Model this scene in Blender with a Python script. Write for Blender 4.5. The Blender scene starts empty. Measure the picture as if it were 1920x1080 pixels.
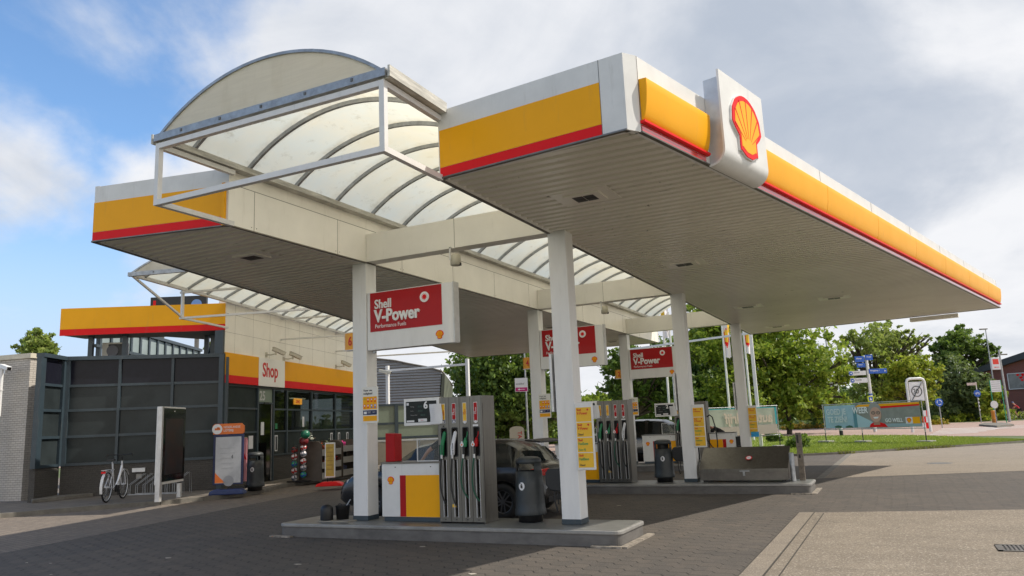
import bpy, bmesh, math, random
import numpy as np
from math import sin, cos, pi, radians, sqrt, atan2, hypot
from mathutils import Vector, Matrix
random.seed(7); RNG = np.random.default_rng(7)
scene = bpy.context.scene
COL = scene.collection
# ---------------------------------------------------------------- camera
FPX, YAW, PITCH, ROLL, CAMH = 1431.325592, -0.456502, 0.177133, -0.042878, 1.732285
_f = Vector((sin(YAW)*cos(PITCH), cos(YAW)*cos(PITCH), sin(PITCH)))
_r = Vector((cos(YAW), -sin(YAW), 0)); _u = _r.cross(_f)
_r, _u = cos(ROLL)*_r + sin(ROLL)*_u, -sin(ROLL)*_r + cos(ROLL)*_u
CAM = Vector((0, 0, CAMH))
cam = bpy.data.objects.new('camera', bpy.data.cameras.new('camera')); COL.objects.link(cam)
cam.data.sensor_width = 36; cam.data.lens = FPX/1920*36; cam.data.clip_start = .1; cam.data.clip_end = 3000
cam.matrix_world = Matrix((( _r.x, _u.x, -_f.x, 0), (_r.y, _u.y, -_f.y, 0), (_r.z, _u.z, -_f.z, CAMH), (0, 0, 0, 1)))
scene.camera = cam
def _ray(px, py): return _f + _r*((px-960)/FPX) - _u*((py-540)/FPX)
def G(px, py, z=0.0):                       # survey helper: spot on the level z seen at a photo position
    d = _ray(px, py); p = CAM + d*((z-CAMH)/d.z); return Vector((p.x, p.y, z))
def AT(px, py, D):                          # survey helper: spot at D metres depth
    return CAM + _ray(px, py)*D
def YP(px, py, y):
    d = _ray(px, py); return CAM + d*(y/d.y)
# ---------------------------------------------------------------- light, sky, exposure
SUN_AZ, SUN_EL = radians(64.4), radians(49.5)     # azimuth from +Y towards +X
sdir = Vector((sin(SUN_AZ)*cos(SUN_EL), cos(SUN_AZ)*cos(SUN_EL), sin(SUN_EL)))
sl = bpy.data.lights.new('sun', 'SUN'); sl.energy = 5.0; sl.angle = radians(.6); sl.color = (1, .93, .82)
so = bpy.data.objects.new('sun', sl); COL.objects.link(so)
so.rotation_euler = (-sdir).to_track_quat('-Z', 'Y').to_euler(); so.location = (20, 20, 30)
scene.view_settings.view_transform = 'Standard'; scene.view_settings.look = 'None'
scene.view_settings.exposure = 0.0; scene.view_settings.gamma = 1
w = bpy.data.worlds.new('World'); scene.world = w; w.use_nodes = True
N = w.node_tree.nodes; L = w.node_tree.links; N.clear()
def wn(t, **k):
    n = N.new(t)
    for a, b in k.items(): setattr(n, a, b)
    return n
def wm(op, a, b=None, c=None):
    n = wn('ShaderNodeMath', operation=op)
    for i, v in enumerate((a, b, c)):
        if v is None: continue
        if isinstance(v, (int, float)): n.inputs[i].default_value = v
        else: L.new(v, n.inputs[i])
    return n.outputs[0]
out = wn('ShaderNodeOutputWorld'); bg = wn('ShaderNodeBackground'); L.new(bg.outputs[0], out.inputs[0])
sky = wn('ShaderNodeTexSky', sky_type='NISHITA', sun_disc=False, sun_elevation=SUN_EL, sun_rotation=SUN_AZ, altitude=10, air_density=1.0, dust_density=.6, ozone_density=1.6)
skm = wn('ShaderNodeVectorMath', operation='MULTIPLY'); skm.inputs[1].default_value = (.165, .200, .222); L.new(sky.outputs[0], skm.inputs[0])
tc = wn('ShaderNodeTexCoord'); sep = wn('ShaderNodeSeparateXYZ'); L.new(tc.outputs['Generated'], sep.inputs[0])
zz = wm('ADD', wm('MAXIMUM', sep.outputs[2], 0.0), .32)
cu = wm('DIVIDE', sep.outputs[0], zz); cv = wm('DIVIDE', sep.outputs[1], zz)
cmb = wn('ShaderNodeCombineXYZ'); L.new(cu, cmb.inputs[0]); L.new(cv, cmb.inputs[1])
def noise(scale, det, rough, off, dist=0):
    mp = wn('ShaderNodeMapping'); mp.inputs['Location'].default_value = off; L.new(cmb.outputs[0], mp.inputs[0])
    n = wn('ShaderNodeTexNoise'); n.inputs['Scale'].default_value = scale; n.inputs['Detail'].default_value = det
    n.inputs['Roughness'].default_value = rough; n.inputs['Distortion'].default_value = dist; L.new(mp.outputs[0], n.inputs[0]); return n.outputs[0]
OX1, OX2 = (2.3, 2.6, 11.9), (3.6, 2.6, 2)
n1 = noise(1.25, 10, .56, OX1, .3); n2 = noise(1.3, 9, .55, OX2, .4)
# more cloud towards the right-hand (sun) side, open blue on the left
rightw = wm('ADD', wm('MULTIPLY', sep.outputs[0], cos(YAW)), wm('MULTIPLY', sep.outputs[1], -sin(YAW)))
cover = wm('ADD', n1, wm('ADD', wm('MULTIPLY', rightw, .50), .225))
def ramp(x, a, b):
    n = wn('ShaderNodeMapRange', interpolation_type='SMOOTHSTEP'); L.new(x, n.inputs[0])
    n.inputs[1].default_value = a; n.inputs[2].default_value = b; return n.outputs[0]
cmask = ramp(cover, .42, .60)
shade = ramp(wm('ADD', n2, wm('ADD', wm('MULTIPLY', rightw, -.03), wm('MULTIPLY', sep.outputs[2], -.10))), .34, .58)
low = ramp(sep.outputs[2], .30, -.02)
shade2 = wm('MINIMUM', wm('ADD', shade, wm('MULTIPLY', low, .65)), 1.0)
n3 = noise(3.4, 9, .6, (9.1, 3.3, 5), .5)
shade2 = wm('MINIMUM', wm('MAXIMUM', wm('ADD', wm('MULTIPLY', shade2, .80), wm('MULTIPLY', wm('SUBTRACT', n3, .36), .85)), 0.0), 1.0)
ccol = wn('ShaderNodeMix', data_type='RGBA'); L.new(shade2, ccol.inputs[0])
ccol.inputs[6].default_value = (.50, .56, .66, 1); ccol.inputs[7].default_value = (.92, .93, .96, 1)
mx = wn('ShaderNodeMix', data_type='RGBA'); L.new(cmask, mx.inputs[0]); hz = wn('ShaderNodeMix', data_type='RGBA'); L.new(ramp(sep.outputs[2], .32, .0), hz.inputs[0]); L.new(skm.outputs[0], hz.inputs[6]); hz.inputs[7].default_value = (.60, .69, .88, 1); L.new(hz.outputs[2], mx.inputs[6]); L.new(ccol.outputs[2], mx.inputs[7])
# added warm glow low behind the camera, brightens faces turned towards it
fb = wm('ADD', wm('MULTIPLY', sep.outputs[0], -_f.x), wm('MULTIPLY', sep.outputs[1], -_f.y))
back_glow = wm('MULTIPLY', ramp(fb, .15, .75), ramp(sep.outputs[2], .30, .04))
mx2 = wn('ShaderNodeMix', data_type='RGBA'); L.new(back_glow, mx2.inputs[0]); L.new(mx.outputs[2], mx2.inputs[6]); mx2.inputs[7].default_value = (2.1, 1.98, 1.78, 1)
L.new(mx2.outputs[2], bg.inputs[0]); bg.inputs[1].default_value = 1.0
# ---------------------------------------------------------------- materials
MAT = {}
def mat(name, col, rough=.5, metal=0.0, noise=0.0, nscale=8.0, bump=0.0, bscale=60.0, spec=.5, col2=None, stretch=None, trans=0.0, coat=0.0, emit=None, detail=5):
    if name in MAT: return MAT[name]
    m = bpy.data.materials.new(name); m.use_nodes = True; nt = m.node_tree; b = nt.nodes['Principled BSDF']
    b.inputs['Roughness'].default_value = rough; b.inputs['Metallic'].default_value = metal
    b.inputs['Specular IOR Level'].default_value = spec; b.inputs['Coat Weight'].default_value = coat
    b.inputs['Base Color'].default_value = (*col, 1)
    if emit: b.inputs['Emission Color'].default_value = (*emit[:3], 1); b.inputs['Emission Strength'].default_value = emit[3]
    t = nt.nodes.new('ShaderNodeTexCoord'); src = t.outputs['Object']
    if stretch:
        mp = nt.nodes.new('ShaderNodeMapping'); mp.inputs['Scale'].default_value = stretch; nt.links.new(src, mp.inputs[0]); src = mp.outputs[0]
    if noise or col2:
        n = nt.nodes.new('ShaderNodeTexNoise'); n.inputs['Scale'].default_value = nscale; n.inputs['Detail'].default_value = detail; n.inputs['Roughness'].default_value = .65
        nt.links.new(src, n.inputs[0]); r = nt.nodes.new('ShaderNodeMapRange'); r.inputs[1].default_value = .35; r.inputs[2].default_value = .65; nt.links.new(n.outputs[0], r.inputs[0])
        x = nt.nodes.new('ShaderNodeMix'); x.data_type = 'RGBA'; nt.links.new(r.outputs[0], x.inputs[0])
        c2 = col2 or tuple(c*(1-noise) for c in col)
        x.inputs[6].default_value = (*c2, 1); x.inputs[7].default_value = (*col, 1); nt.links.new(x.outputs[2], b.inputs['Base Color'])
        rr = nt.nodes.new('ShaderNodeMapRange'); rr.inputs[3].default_value = min(1, rough*1.15); rr.inputs[4].default_value = rough*.85; nt.links.new(n.outputs[0], rr.inputs[0]); nt.links.new(rr.outputs[0], b.inputs['Roughness'])
    if bump:
        n = nt.nodes.new('ShaderNodeTexNoise'); n.inputs['Scale'].default_value = bscale; n.inputs['Detail'].default_value = 4; nt.links.new(src, n.inputs[0])
        bp = nt.nodes.new('ShaderNodeBump'); bp.inputs['Strength'].default_value = bump; bp.inputs['Distance'].default_value = .01
        nt.links.new(n.outputs[0], bp.inputs['Height']); nt.links.new(bp.outputs[0], b.inputs['Normal'])
    if trans:
        tr = nt.nodes.new('ShaderNodeBsdfTranslucent'); tr.inputs[0].default_value = (*col, 1); ms = nt.nodes.new('ShaderNodeMixShader'); ms.inputs[0].default_value = trans
        o = nt.nodes['Material Output']; nt.links.new(b.outputs[0], ms.inputs[1]); nt.links.new(tr.outputs[0], ms.inputs[2]); nt.links.new(ms.outputs[0], o.inputs[0])
    MAT[name] = m; return m
def glass(name, tint, rough=.03, alpha=.35, diff=(.02, .022, .025)):
    if name in MAT: return MAT[name]
    m = bpy.data.materials.new(name); m.use_nodes = True; nt = m.node_tree; b = nt.nodes['Principled BSDF']
    b.inputs['Base Color'].default_value = (*diff, 1); b.inputs['Roughness'].default_value = rough; b.inputs['Specular IOR Level'].default_value = .8
    tp = nt.nodes.new('ShaderNodeBsdfTransparent'); tp.inputs[0].default_value = (*tint, 1); ms = nt.nodes.new('ShaderNodeMixShader'); ms.inputs[0].default_value = alpha
    nt.links.new(b.outputs[0], ms.inputs[1]); nt.links.new(tp.outputs[0], ms.inputs[2]); nt.links.new(ms.outputs[0], nt.nodes['Material Output'].inputs[0])
    MAT[name] = m; return m
def streaky(m, dirt=(.22, .19, .14), amt=.35, sc=(7, 7, .9), lo=.58, hi=.80):
    nt = m.node_tree; b = nt.nodes['Principled BSDF']; t = nt.nodes.new('ShaderNodeTexCoord'); mp = nt.nodes.new('ShaderNodeMapping'); mp.inputs['Scale'].default_value = sc; nt.links.new(t.outputs['Object'], mp.inputs[0])
    n = nt.nodes.new('ShaderNodeTexNoise'); n.inputs['Scale'].default_value = 1.3; n.inputs['Detail'].default_value = 7; n.inputs['Roughness'].default_value = .7; nt.links.new(mp.outputs[0], n.inputs[0])
    r = nt.nodes.new('ShaderNodeMapRange'); r.inputs[1].default_value = lo; r.inputs[2].default_value = hi; r.inputs[4].default_value = amt; nt.links.new(n.outputs[0], r.inputs[0])
    x = nt.nodes.new('ShaderNodeMix'); x.data_type = 'RGBA'; nt.links.new(r.outputs[0], x.inputs[0]); l = b.inputs['Base Color'].links
    if l: nt.links.new(l[0].from_socket, x.inputs[6])
    else: x.inputs[6].default_value = b.inputs['Base Color'].default_value
    x.inputs[7].default_value = (*dirt, 1); nt.links.new(x.outputs[2], b.inputs['Base Color']); return m
M_white = mat('white_paint', (.72, .715, .70), .35, noise=.10, nscale=2.5, bump=.02, bscale=30)
M_pillar = mat('pillar_paint', (.76, .755, .75), .4, noise=.07, nscale=5, stretch=(1, 1, .25), bump=.03, bscale=60)
M_cream = mat('cream_panel', (.91, .88, .81), .45, noise=.08, nscale=1.2, bump=.02, bscale=12)
M_yellow = mat('yellow_panel', (.88, .40, .003), .40, noise=.05, nscale=1.5, spec=.22)
M_yellowf = mat('yellow_flat', (.80, .47, .02), .5, noise=.04)
M_red = mat('red_panel', (.74, .008, .010), .45, noise=.05, nscale=2, spec=.2)
M_steel = mat('brushed_steel', (.19, .18, .16), .38, metal=.8, noise=.18, nscale=3, stretch=(6, 6, .7), bump=.03, bscale=120)
M_steeld = mat('worn_steel', (.20, .185, .165), .42, metal=.7, noise=.3, nscale=4, bump=.06, bscale=40)
M_galv = mat('galvanised', (.42, .43, .44), .45, metal=.6, noise=.3, nscale=9, bump=.05)
M_alu = mat('aluminium', (.62, .62, .62), .4, metal=.4, noise=.15, nscale=6)
M_redd = mat('deep_red', (.40, .004, .006), .5, noise=.1, spec=.25)
M_grey = mat('dark_grey_plastic', (.034, .040, .043), .5, noise=.2, nscale=9, bump=.05, bscale=90)
M_black = mat('black_plastic', (.012, .012, .013), .45, noise=.3)
M_rubber = mat('rubber', (.015, .015, .015), .75, noise=.3)
M_slate = mat('slate_frame', (.036, .055, .07), .42, noise=.15, nscale=5)
M_soffit = mat('soffit', (.50, .45, .37), .34, noise=.14, nscale=1.1, spec=.6)
M_gable = streaky(mat('gable_sheet', (.84, .81, .73), .4, noise=.14, nscale=3, stretch=(1, 1, 12), trans=.55), (.38, .33, .22), .4, (3, 3, .5), .5, .75)
M_paper = mat('paper', (.72, .72, .74), .8, noise=.06)
M_green = mat('green_plastic', (.012, .20, .07), .4, noise=.1)
M_greenh = mat('green_hose', (.010, .085, .045), .55, noise=.1)
M_blue = mat('blue_sign', (.012, .10, .48), .4, noise=.05)
M_navy = mat('navy', (.012, .02, .08), .5)
M_orange = mat('orange', (.78, .17, .015), .45, noise=.05)
M_conc = mat('concrete', (.30, .285, .26), .8, noise=.25, nscale=6, bump=.15, bscale=50)
M_kerb = mat('kerb_stone', (.19, .175, .15), .85, noise=.35, nscale=3, bump=.2, bscale=40)
M_skin = mat('skin', (.55, .28, .19), .5, noise=.08)
M_magenta = mat('magenta', (.45, .012, .16), .5)
M_text = mat('lettering_white', (.78, .78, .78), .5)
M_textr = mat('lettering_red', (.60, .015, .015), .5)
M_textb = mat('lettering_dark', (.03, .03, .04), .5)
M_textg = mat('lettering_green', (.02, .30, .10), .5)
M_alum2 = mat('white_tube', (.72, .71, .70), .4, noise=.08, nscale=6)
for m_, a_ in ((M_white, .30), (M_pillar, .28), (M_cream, .22), (M_yellow, .18), (M_red, .2), (M_alum2, .35), (M_slate, .3)): streaky(m_, amt=a_)
streaky(M_steel, (.10, .085, .06), .5, (5, 5, .6), .5, .75); streaky(M_grey, (.16, .15, .13), .35, (5, 5, 1), .6, .8)
# ---------------------------------------------------------------- mesh builder
class B:
    def __init__(s): s.v = []; s.f = []; s.sm = []
    def add(s, vs, fs, smooth=False):
        o = len(s.v); s.v += [tuple(v) for v in vs]; s.f += [tuple(i+o for i in f) for f in fs]; s.sm += [smooth]*len(fs); return s
    def box(s, x0, x1, y0, y1, z0, z1):
        return s.hexa([(x0,y0,z0),(x1,y0,z0),(x1,y1,z0),(x0,y1,z0)], [(x0,y0,z1),(x1,y0,z1),(x1,y1,z1),(x0,y1,z1)])
    def hexa(s, a, b):
        return s.add(list(a)+list(b), [(3,2,1,0),(4,5,6,7),(0,1,5,4),(1,2,6,5),(2,3,7,6),(3,0,4,7)])
    def obox(s, c, sx, sy, sz, X=(1,0,0), Y=(0,1,0), Z=(0,0,1)):      # centred oriented box
        c = Vector(c); X = Vector(X)*sx/2; Y = Vector(Y)*sy/2; Z = Vector(Z)*sz/2
        return s.hexa([c-X-Y-Z, c+X-Y-Z, c+X+Y-Z, c-X+Y-Z], [c-X-Y+Z, c+X-Y+Z, c+X+Y+Z, c-X+Y+Z])
    def prism(s, poly, vec, smooth=False):
        n = len(poly); vec = Vector(vec); P = [Vector(p) for p in poly]
        return s.add(P+[p+vec for p in P], [tuple(range(n))[::-1], tuple(range(n, 2*n))]+[(i, (i+1) % n, n+(i+1) % n, n+i) for i in range(n)], smooth)
    def quad(s, a, b, c, d): return s.add([a, b, c, d], [(0, 1, 2, 3)])
    def beam(s, p, q, wd, ht, up=(0, 0, 1)):
        p = Vector(p); q = Vector(q); d = (q-p).normalized(); x = d.cross(Vector(up))
        if x.length < 1e-4: x = Vector((1, 0, 0))
        x.normalize(); y = x.cross(d).normalized()
        return s.obox((p+q)/2, wd, (q-p).length, ht, x, d, y)
    def tube(s, pts, r, n=8, cap=True):
        pts = [Vector(p) for p in pts]; m = len(pts); R = r if isinstance(r, (list, tuple)) else [r]*m
        vs = []; X = None
        for i, p in enumerate(pts):
            d = (pts[min(i+1, m-1)]-pts[max(i-1, 0)]).normalized()
            if X is None: X = d.orthogonal().normalized()
            else: X = (X-d*X.dot(d)).normalized()
            Y = d.cross(X)
            vs += [p+X*(R[i]*cos(2*pi*k/n))+Y*(R[i]*sin(2*pi*k/n)) for k in range(n)]
        fs = [(i*n+k, i*n+(k+1) % n, (i+1)*n+(k+1) % n, (i+1)*n+k) for i in range(m-1) for k in range(n)]
        s.add(vs, fs, True)
        if cap: s.add(vs[:n], [tuple(range(n))[::-1]]); s.add(vs[-n:], [tuple(range(n))])
        return s
    def cyl(s, p, q, r0, r1=None, n=16): return s.tube([p, q], [r0, r0 if r1 is None else r1], n)
    def lathe(s, prof, c=(0, 0, 0), n=24, a0=0, a1=2*pi, sx=1, sy=1):
        c = Vector(c); vs = []; full = abs(a1-a0-2*pi) < 1e-6; k = n if full else n+1
        for r, z in prof: vs += [c+Vector((r*cos(a0+(a1-a0)*j/n)*sx, r*sin(a0+(a1-a0)*j/n)*sy, z)) for j in range(k)]
        fs = [(i*k+j, i*k+(j+1) % k, (i+1)*k+(j+1) % k, (i+1)*k+j) for i in range(len(prof)-1) for j in range(n)]
        return s.add(vs, fs, True)
    def sphere(s, c, r, n=12, sz=1.0):
        return s.lathe([(r*sin(pi*i/n)+1e-5, -r*sz*cos(pi*i/n)) for i in range(n+1)], c, n=n*2)
    def disc(s, c, r, X, Y, n=20, t=0.0):
        c = Vector(c); X = Vector(X); Y = Vector(Y); P = [c+X*(r*cos(2*pi*k/n))+Y*(r*sin(2*pi*k/n)) for k in range(n)]
        return s.prism(P, X.cross(Y).normalized()*t) if t else s.add(P, [tuple(range(n))])
def inv(parent): return parent['_m'] if False else (INV[parent.name] if parent is not None and parent.name in INV else None)
INV = {}
def obj(name, b, m, parent=None, local=False, bevel=0.0, label=None, auto=False):
    me = bpy.data.meshes.new(name); vs = b.v
    if parent is not None and not local:
        iv = INV.get(parent.name)
        if iv is not None: vs = [tuple(iv @ Vector(v)) for v in vs]
    me.from_pydata(vs, [], b.f); me.polygons.foreach_set('use_smooth', b.sm); me.update()
    o = bpy.data.objects.new(name, me); COL.objects.link(o)
    if m is not None: me.materials.append(m)
    if parent is not None:
        o.parent = parent; INV[o.name] = INV.get(parent.name) if not local else None
        if INV[o.name] is None: INV.pop(o.name)
    if bevel:
        bv = o.modifiers.new('bevel', 'BEVEL'); bv.width = bevel; bv.segments = 2; bv.limit_method = 'ANGLE'; bv.angle_limit = radians(40)
    if label: o['label'] = label
    return o
def thing(name, label, cat, loc=(0, 0, 0), rz=0.0, group=None):
    o = bpy.data.objects.new(name, None); COL.objects.link(o); o.empty_display_size = .2
    o.location = loc; o.rotation_euler = (0, 0, rz); o['label'] = label; o['category'] = cat
    if group: o['group'] = group
    INV[o.name] = (Matrix.Translation(Vector(loc)) @ Matrix.Rotation(rz, 4, 'Z')).inverted(); return o
def tag(o, label, cat, group=None, kind=None):
    o['label'] = label; o['category'] = cat
    if group: o['group'] = group
    if kind: o['kind'] = kind
    return o
def struct(name, b, m, bevel=0):
    o = obj(name, b, m, bevel=bevel); o['kind'] = 'structure'; return o
def dup(o, parent=None, off=None, label=None, group=None, rz=None):
    c = o.copy(); COL.objects.link(c)
    if parent is not None: c.parent = parent; c.matrix_parent_inverse = o.matrix_parent_inverse.copy()
    if off is not None: c.location = o.location+Vector(off)
    if rz is not None: c.rotation_euler.z = rz
    if label: c['label'] = label
    if group: c['group'] = group
    for ch in list(o.children): dup(ch, c)
    return c
_tc = {}
def text(body, size, o, X, Y, m, parent=None, name='lettering', bold=0.0, sx=1.0, ext=.0015, align='LEFT', shear=0.0):
    cu = bpy.data.curves.new('t', 'FONT'); cu.body = body; cu.size = 1; cu.offset = bold; cu.resolution_u = 3; cu.align_x = align; cu.shear = shear; cu.extrude = ext/size
    to = bpy.data.objects.new('t', cu); COL.objects.link(to)
    dg = bpy.context.evaluated_depsgraph_get(); me = bpy.data.meshes.new_from_object(to.evaluated_get(dg))
    X = Vector(X).normalized(); Y = Vector(Y).normalized(); Z = X.cross(Y); o = Vector(o)
    b = B(); b.v = [tuple(o+X*(v.co.x*size*sx)+Y*(v.co.y*size)+Z*(v.co.z*size+ext)) for v in me.vertices]
    b.f = [tuple(p.vertices) for p in me.polygons]; b.sm = [False]*len(b.f)
    bpy.data.objects.remove(to); bpy.data.meshes.remove(me); bpy.data.curves.remove(cu)
    return obj(name, b, m, parent)
def pecten(c, X, Y, size, parent, th=.02, name='emblem'):
    """scallop shell mark: red shell with yellow fan cut by thin red rays"""
    c = Vector(c); X = Vector(X).normalized(); Y = Vector(Y).normalized(); Z = X.cross(Y)
    def outline(k, dz):
        P = []
        base = [(-.10, -.47), (-.24, -.41), (-.235, -.40), (-.30, -.40), (-.30, -.18), (-.43, -.08)]
        for x, y in base: P.append((x, y))
        n = 26
        for i in range(n+1):
            a = pi*1.03 - (pi*1.06)*i/n; rr = .5 + .008*cos(i*pi*14/n)
            P.append((rr*cos(a), .05+.45*sin(a)))
        for x, y in reversed(base): P.append((-x, y))
        return [c+X*(x*k*size)+Y*((y*k+(1-k)*-.0)*size)+Z*dz for x, y in P]
    b = B(); b.prism(outline(1, 0), Z*th); e = obj(name, b, M_red, parent)
    b = B(); b.prism(outline(.84, th), Z*.003); obj('fan', b, M_yellow, e)
    if th > .02: b = B(); b.prism(outline(1.035, -th*.5), Z*(th*1.2)); obj('rim', b, M_alum2, e)
    b = B()
    for i in range(7):
        a = radians(90+(i-3)*18.5); o0 = c+Y*(-.30*size)+Z*(th+.003); A_, B_, C_ = (cos(a)/.42)**2+(sin(a)/.378)**2, 2*sin(a)*(-.342)/.378**2, (.342/.378)**2-1
        p = Vector((cos(a), sin(a))); t = Vector((-sin(a), cos(a)))
        # ray length to the inner outline
        ln = (-B_+sqrt(max(0, B_*B_-4*A_*C_)))/(2*A_)*1.04*size
        w0, w1 = .003*size, .0135*size; s0 = .13*size
        q = lambda d, w: o0+X*(p.x*d+t.x*w)+Y*(p.y*d+t.y*w)
        b.prism([q(s0, -w0), q(ln, -w1), q(ln, w1), q(s0, w0)], Z*.002)
    obj('ray', b, M_red, e); return e
# ================================================================ SETTING: ground, paving, lawn, road
def nodemat(name):
    m = bpy.data.materials.new(name); m.use_nodes = True; MAT[name] = m
    return m, m.node_tree, m.node_tree.nodes['Principled BSDF']
def NM(nt, op, a, b=None, c=None):
    n = nt.nodes.new('ShaderNodeMath'); n.operation = op
    for i, v in enumerate((a, b, c)):
        if v is None: continue
        if isinstance(v, (int, float)): n.inputs[i].default_value = v
        else: nt.links.new(v, n.inputs[i])
    return n.outputs[0]
def nz(nt, src, scale, det=4, rough=.6):
    n = nt.nodes.new('ShaderNodeTexNoise'); n.inputs['Scale'].default_value = scale; n.inputs['Detail'].default_value = det; n.inputs['Roughness'].default_value = rough
    nt.links.new(src, n.inputs[0]); return n.outputs[0]
def mr(nt, x, a, b, c=0.0, d=1.0):
    n = nt.nodes.new('ShaderNodeMapRange'); nt.links.new(x, n.inputs[0])
    for i, v in zip((1, 2, 3, 4), (a, b, c, d)): n.inputs[i].default_value = v
    return n.outputs[0]
def mix(nt, f, a, b, mode='MIX'):
    n = nt.nodes.new('ShaderNodeMix'); n.data_type = 'RGBA'; n.blend_type = mode
    if isinstance(f, float): n.inputs[0].default_value = f
    else: nt.links.new(f, n.inputs[0])
    for i, v in ((6, a), (7, b)):
        if isinstance(v, tuple): n.inputs[i].default_value = (*v, 1)
        else: nt.links.new(v, n.inputs[i])
    return n.outputs[2]
def pavers(name, ca, cb, P=.25, J=.1, RH=.25, joint=(.014, .012, .010)):
    m, nt, b = nodemat(name); t = nt.nodes.new('ShaderNodeTexCoord'); sp = nt.nodes.new('ShaderNodeSeparateXYZ'); nt.links.new(t.outputs['Object'], sp.inputs[0])
    # slight waviness of the laid rows
    wv = nz(nt, t.outputs['Object'], .35, 2); x = NM(nt, 'ADD', sp.outputs[0], NM(nt, 'MULTIPLY', wv, .12)); y = NM(nt, 'ADD', sp.outputs[1], NM(nt, 'MULTIPLY', wv, .10))
    q = NM(nt, 'DIVIDE', x, P); fr = NM(nt, 'FRACT', q); fl = NM(nt, 'FLOOR', q)
    st = NM(nt, 'ADD', fl, mr(nt, fr, .76, 1.0)); v = NM(nt, 'DIVIDE', NM(nt, 'ADD', y, NM(nt, 'MULTIPLY', st, J)), RH)
    fv = NM(nt, 'FRACT', v); rv = NM(nt, 'FLOOR', v); d = NM(nt, 'ABSOLUTE', NM(nt, 'SUBTRACT', fv, .5))
    line = mr(nt, d, .43, .478)
    cu = NM(nt, 'ADD', NM(nt, 'DIVIDE', NM(nt, 'ADD', x, .02), P), NM(nt, 'MULTIPLY', rv, .5)); fu = NM(nt, 'ABSOLUTE', NM(nt, 'SUBTRACT', NM(nt, 'FRACT', cu), .5))
    line2 = NM(nt, 'MULTIPLY', mr(nt, fu, .475, .498), .35)
    jog = mr(nt, fr, .74, .80); strong = NM(nt, 'ADD', .62, NM(nt, 'MULTIPLY', jog, .38))
    patch = mr(nt, nz(nt, t.outputs['Object'], 1.3, 3), .35, .62, .35, 1.0)
    L1 = NM(nt, 'MULTIPLY', NM(nt, 'MAXIMUM', NM(nt, 'MULTIPLY', line, .62), NM(nt, 'MULTIPLY', NM(nt, 'MULTIPLY', mr(nt, d, .39, .455), jog), .9)), patch); LL = NM(nt, 'MINIMUM', NM(nt, 'MAXIMUM', L1, NM(nt, 'MULTIPLY', line2, patch)), 1.0)
    cmb = nt.nodes.new('ShaderNodeCombineXYZ'); nt.links.new(NM(nt, 'FLOOR', cu), cmb.inputs[0]); nt.links.new(rv, cmb.inputs[1])
    wn_ = nt.nodes.new('ShaderNodeTexWhiteNoise'); nt.links.new(cmb.outputs[0], wn_.inputs[0])
    big = nz(nt, t.outputs['Object'], .22, 6); c = mix(nt, mr(nt, big, .3, .68), ca, cb); oil = nz(nt, t.outputs['Object'], 3.1, 3, .5); c = mix(nt, mr(nt, oil, .66, .72, 0, .6), c, (.016, .014, .012))
    c = mix(nt, mr(nt, wn_.outputs[0], 0, 1, 0, .45), c, (.02, .02, .02)); fine = nz(nt, t.outputs['Object'], 160, 3); c = mix(nt, mr(nt, fine, .35, .75, 0, .30), c, (.30, .27, .24))
    st2 = nz(nt, t.outputs['Object'], 2.2, 6, .7); c = mix(nt, mr(nt, st2, .52, .72, 0, .45), c, (.035, .033, .032))
    c = mix(nt, LL, c, joint); nt.links.new(c, b.inputs['Base Color']); b.inputs['Roughness'].default_value = .82
    bp = nt.nodes.new('ShaderNodeBump'); bp.inputs['Strength'].default_value = .6; bp.inputs['Distance'].default_value = .012
    nt.links.new(NM(nt, 'ADD', NM(nt, 'MULTIPLY', LL, -1.0), NM(nt, 'MULTIPLY', fine, .35)), bp.inputs['Height']); nt.links.new(bp.outputs[0], b.inputs['Normal'])
    return m
def bricks(name, c1, c2, mort, W, H, ms=.008, rot=0.0, vert=False, rough=.85, big=.25):
    m, nt, b = nodemat(name); t = nt.nodes.new('ShaderNodeTexCoord'); src = t.outputs['Object']
    if vert:      # wall: run along the wall from x+y, up from z
        sp = nt.nodes.new('ShaderNodeSeparateXYZ'); nt.links.new(src, sp.inputs[0]); cb_ = nt.nodes.new('ShaderNodeCombineXYZ')
        nt.links.new(NM(nt, 'ADD', sp.outputs[0], sp.outputs[1]), cb_.inputs[0]); nt.links.new(sp.outputs[2], cb_.inputs[1]); s2 = cb_.outputs[0]
    else:
        mp = nt.nodes.new('ShaderNodeMapping'); mp.inputs['Rotation'].default_value = (0, 0, rot); nt.links.new(src, mp.inputs[0]); s2 = mp.outputs[0]
    k = nt.nodes.new('ShaderNodeTexBrick'); nt.links.new(s2, k.inputs[0]); k.inputs['Scale'].default_value = 1; k.inputs['Brick Width'].default_value = W; k.inputs['Row Height'].default_value = H
    k.inputs['Mortar Size'].default_value = ms; k.inputs['Mortar Smooth'].default_value = .3; k.inputs['Color1'].default_value = (*c1, 1); k.inputs['Color2'].default_value = (*c2, 1); k.inputs['Mortar'].default_value = (*mort, 1)
    n = nz(nt, src, .8, 7, .65); c = mix(nt, mr(nt, n, .4, .75, 0, big), k.outputs[0], (.04, .038, .034)); fine = nz(nt, src, 90, 3)
    c = mix(nt, mr(nt, fine, .35, .7, 0, .2), c, (.45, .42, .38)); nt.links.new(c, b.inputs['Base Color']); b.inputs['Roughness'].default_value = rough
    bp = nt.nodes.new('ShaderNodeBump'); bp.inputs['Strength'].default_value = .7; bp.inputs['Distance'].default_value = .01
    nt.links.new(NM(nt, 'ADD', NM(nt, 'MULTIPLY', k.outputs[1], -1.0), NM(nt, 'MULTIPLY', fine, .3)), bp.inputs['Height']); nt.links.new(bp.outputs[0], b.inputs['Normal']); return m
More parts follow.
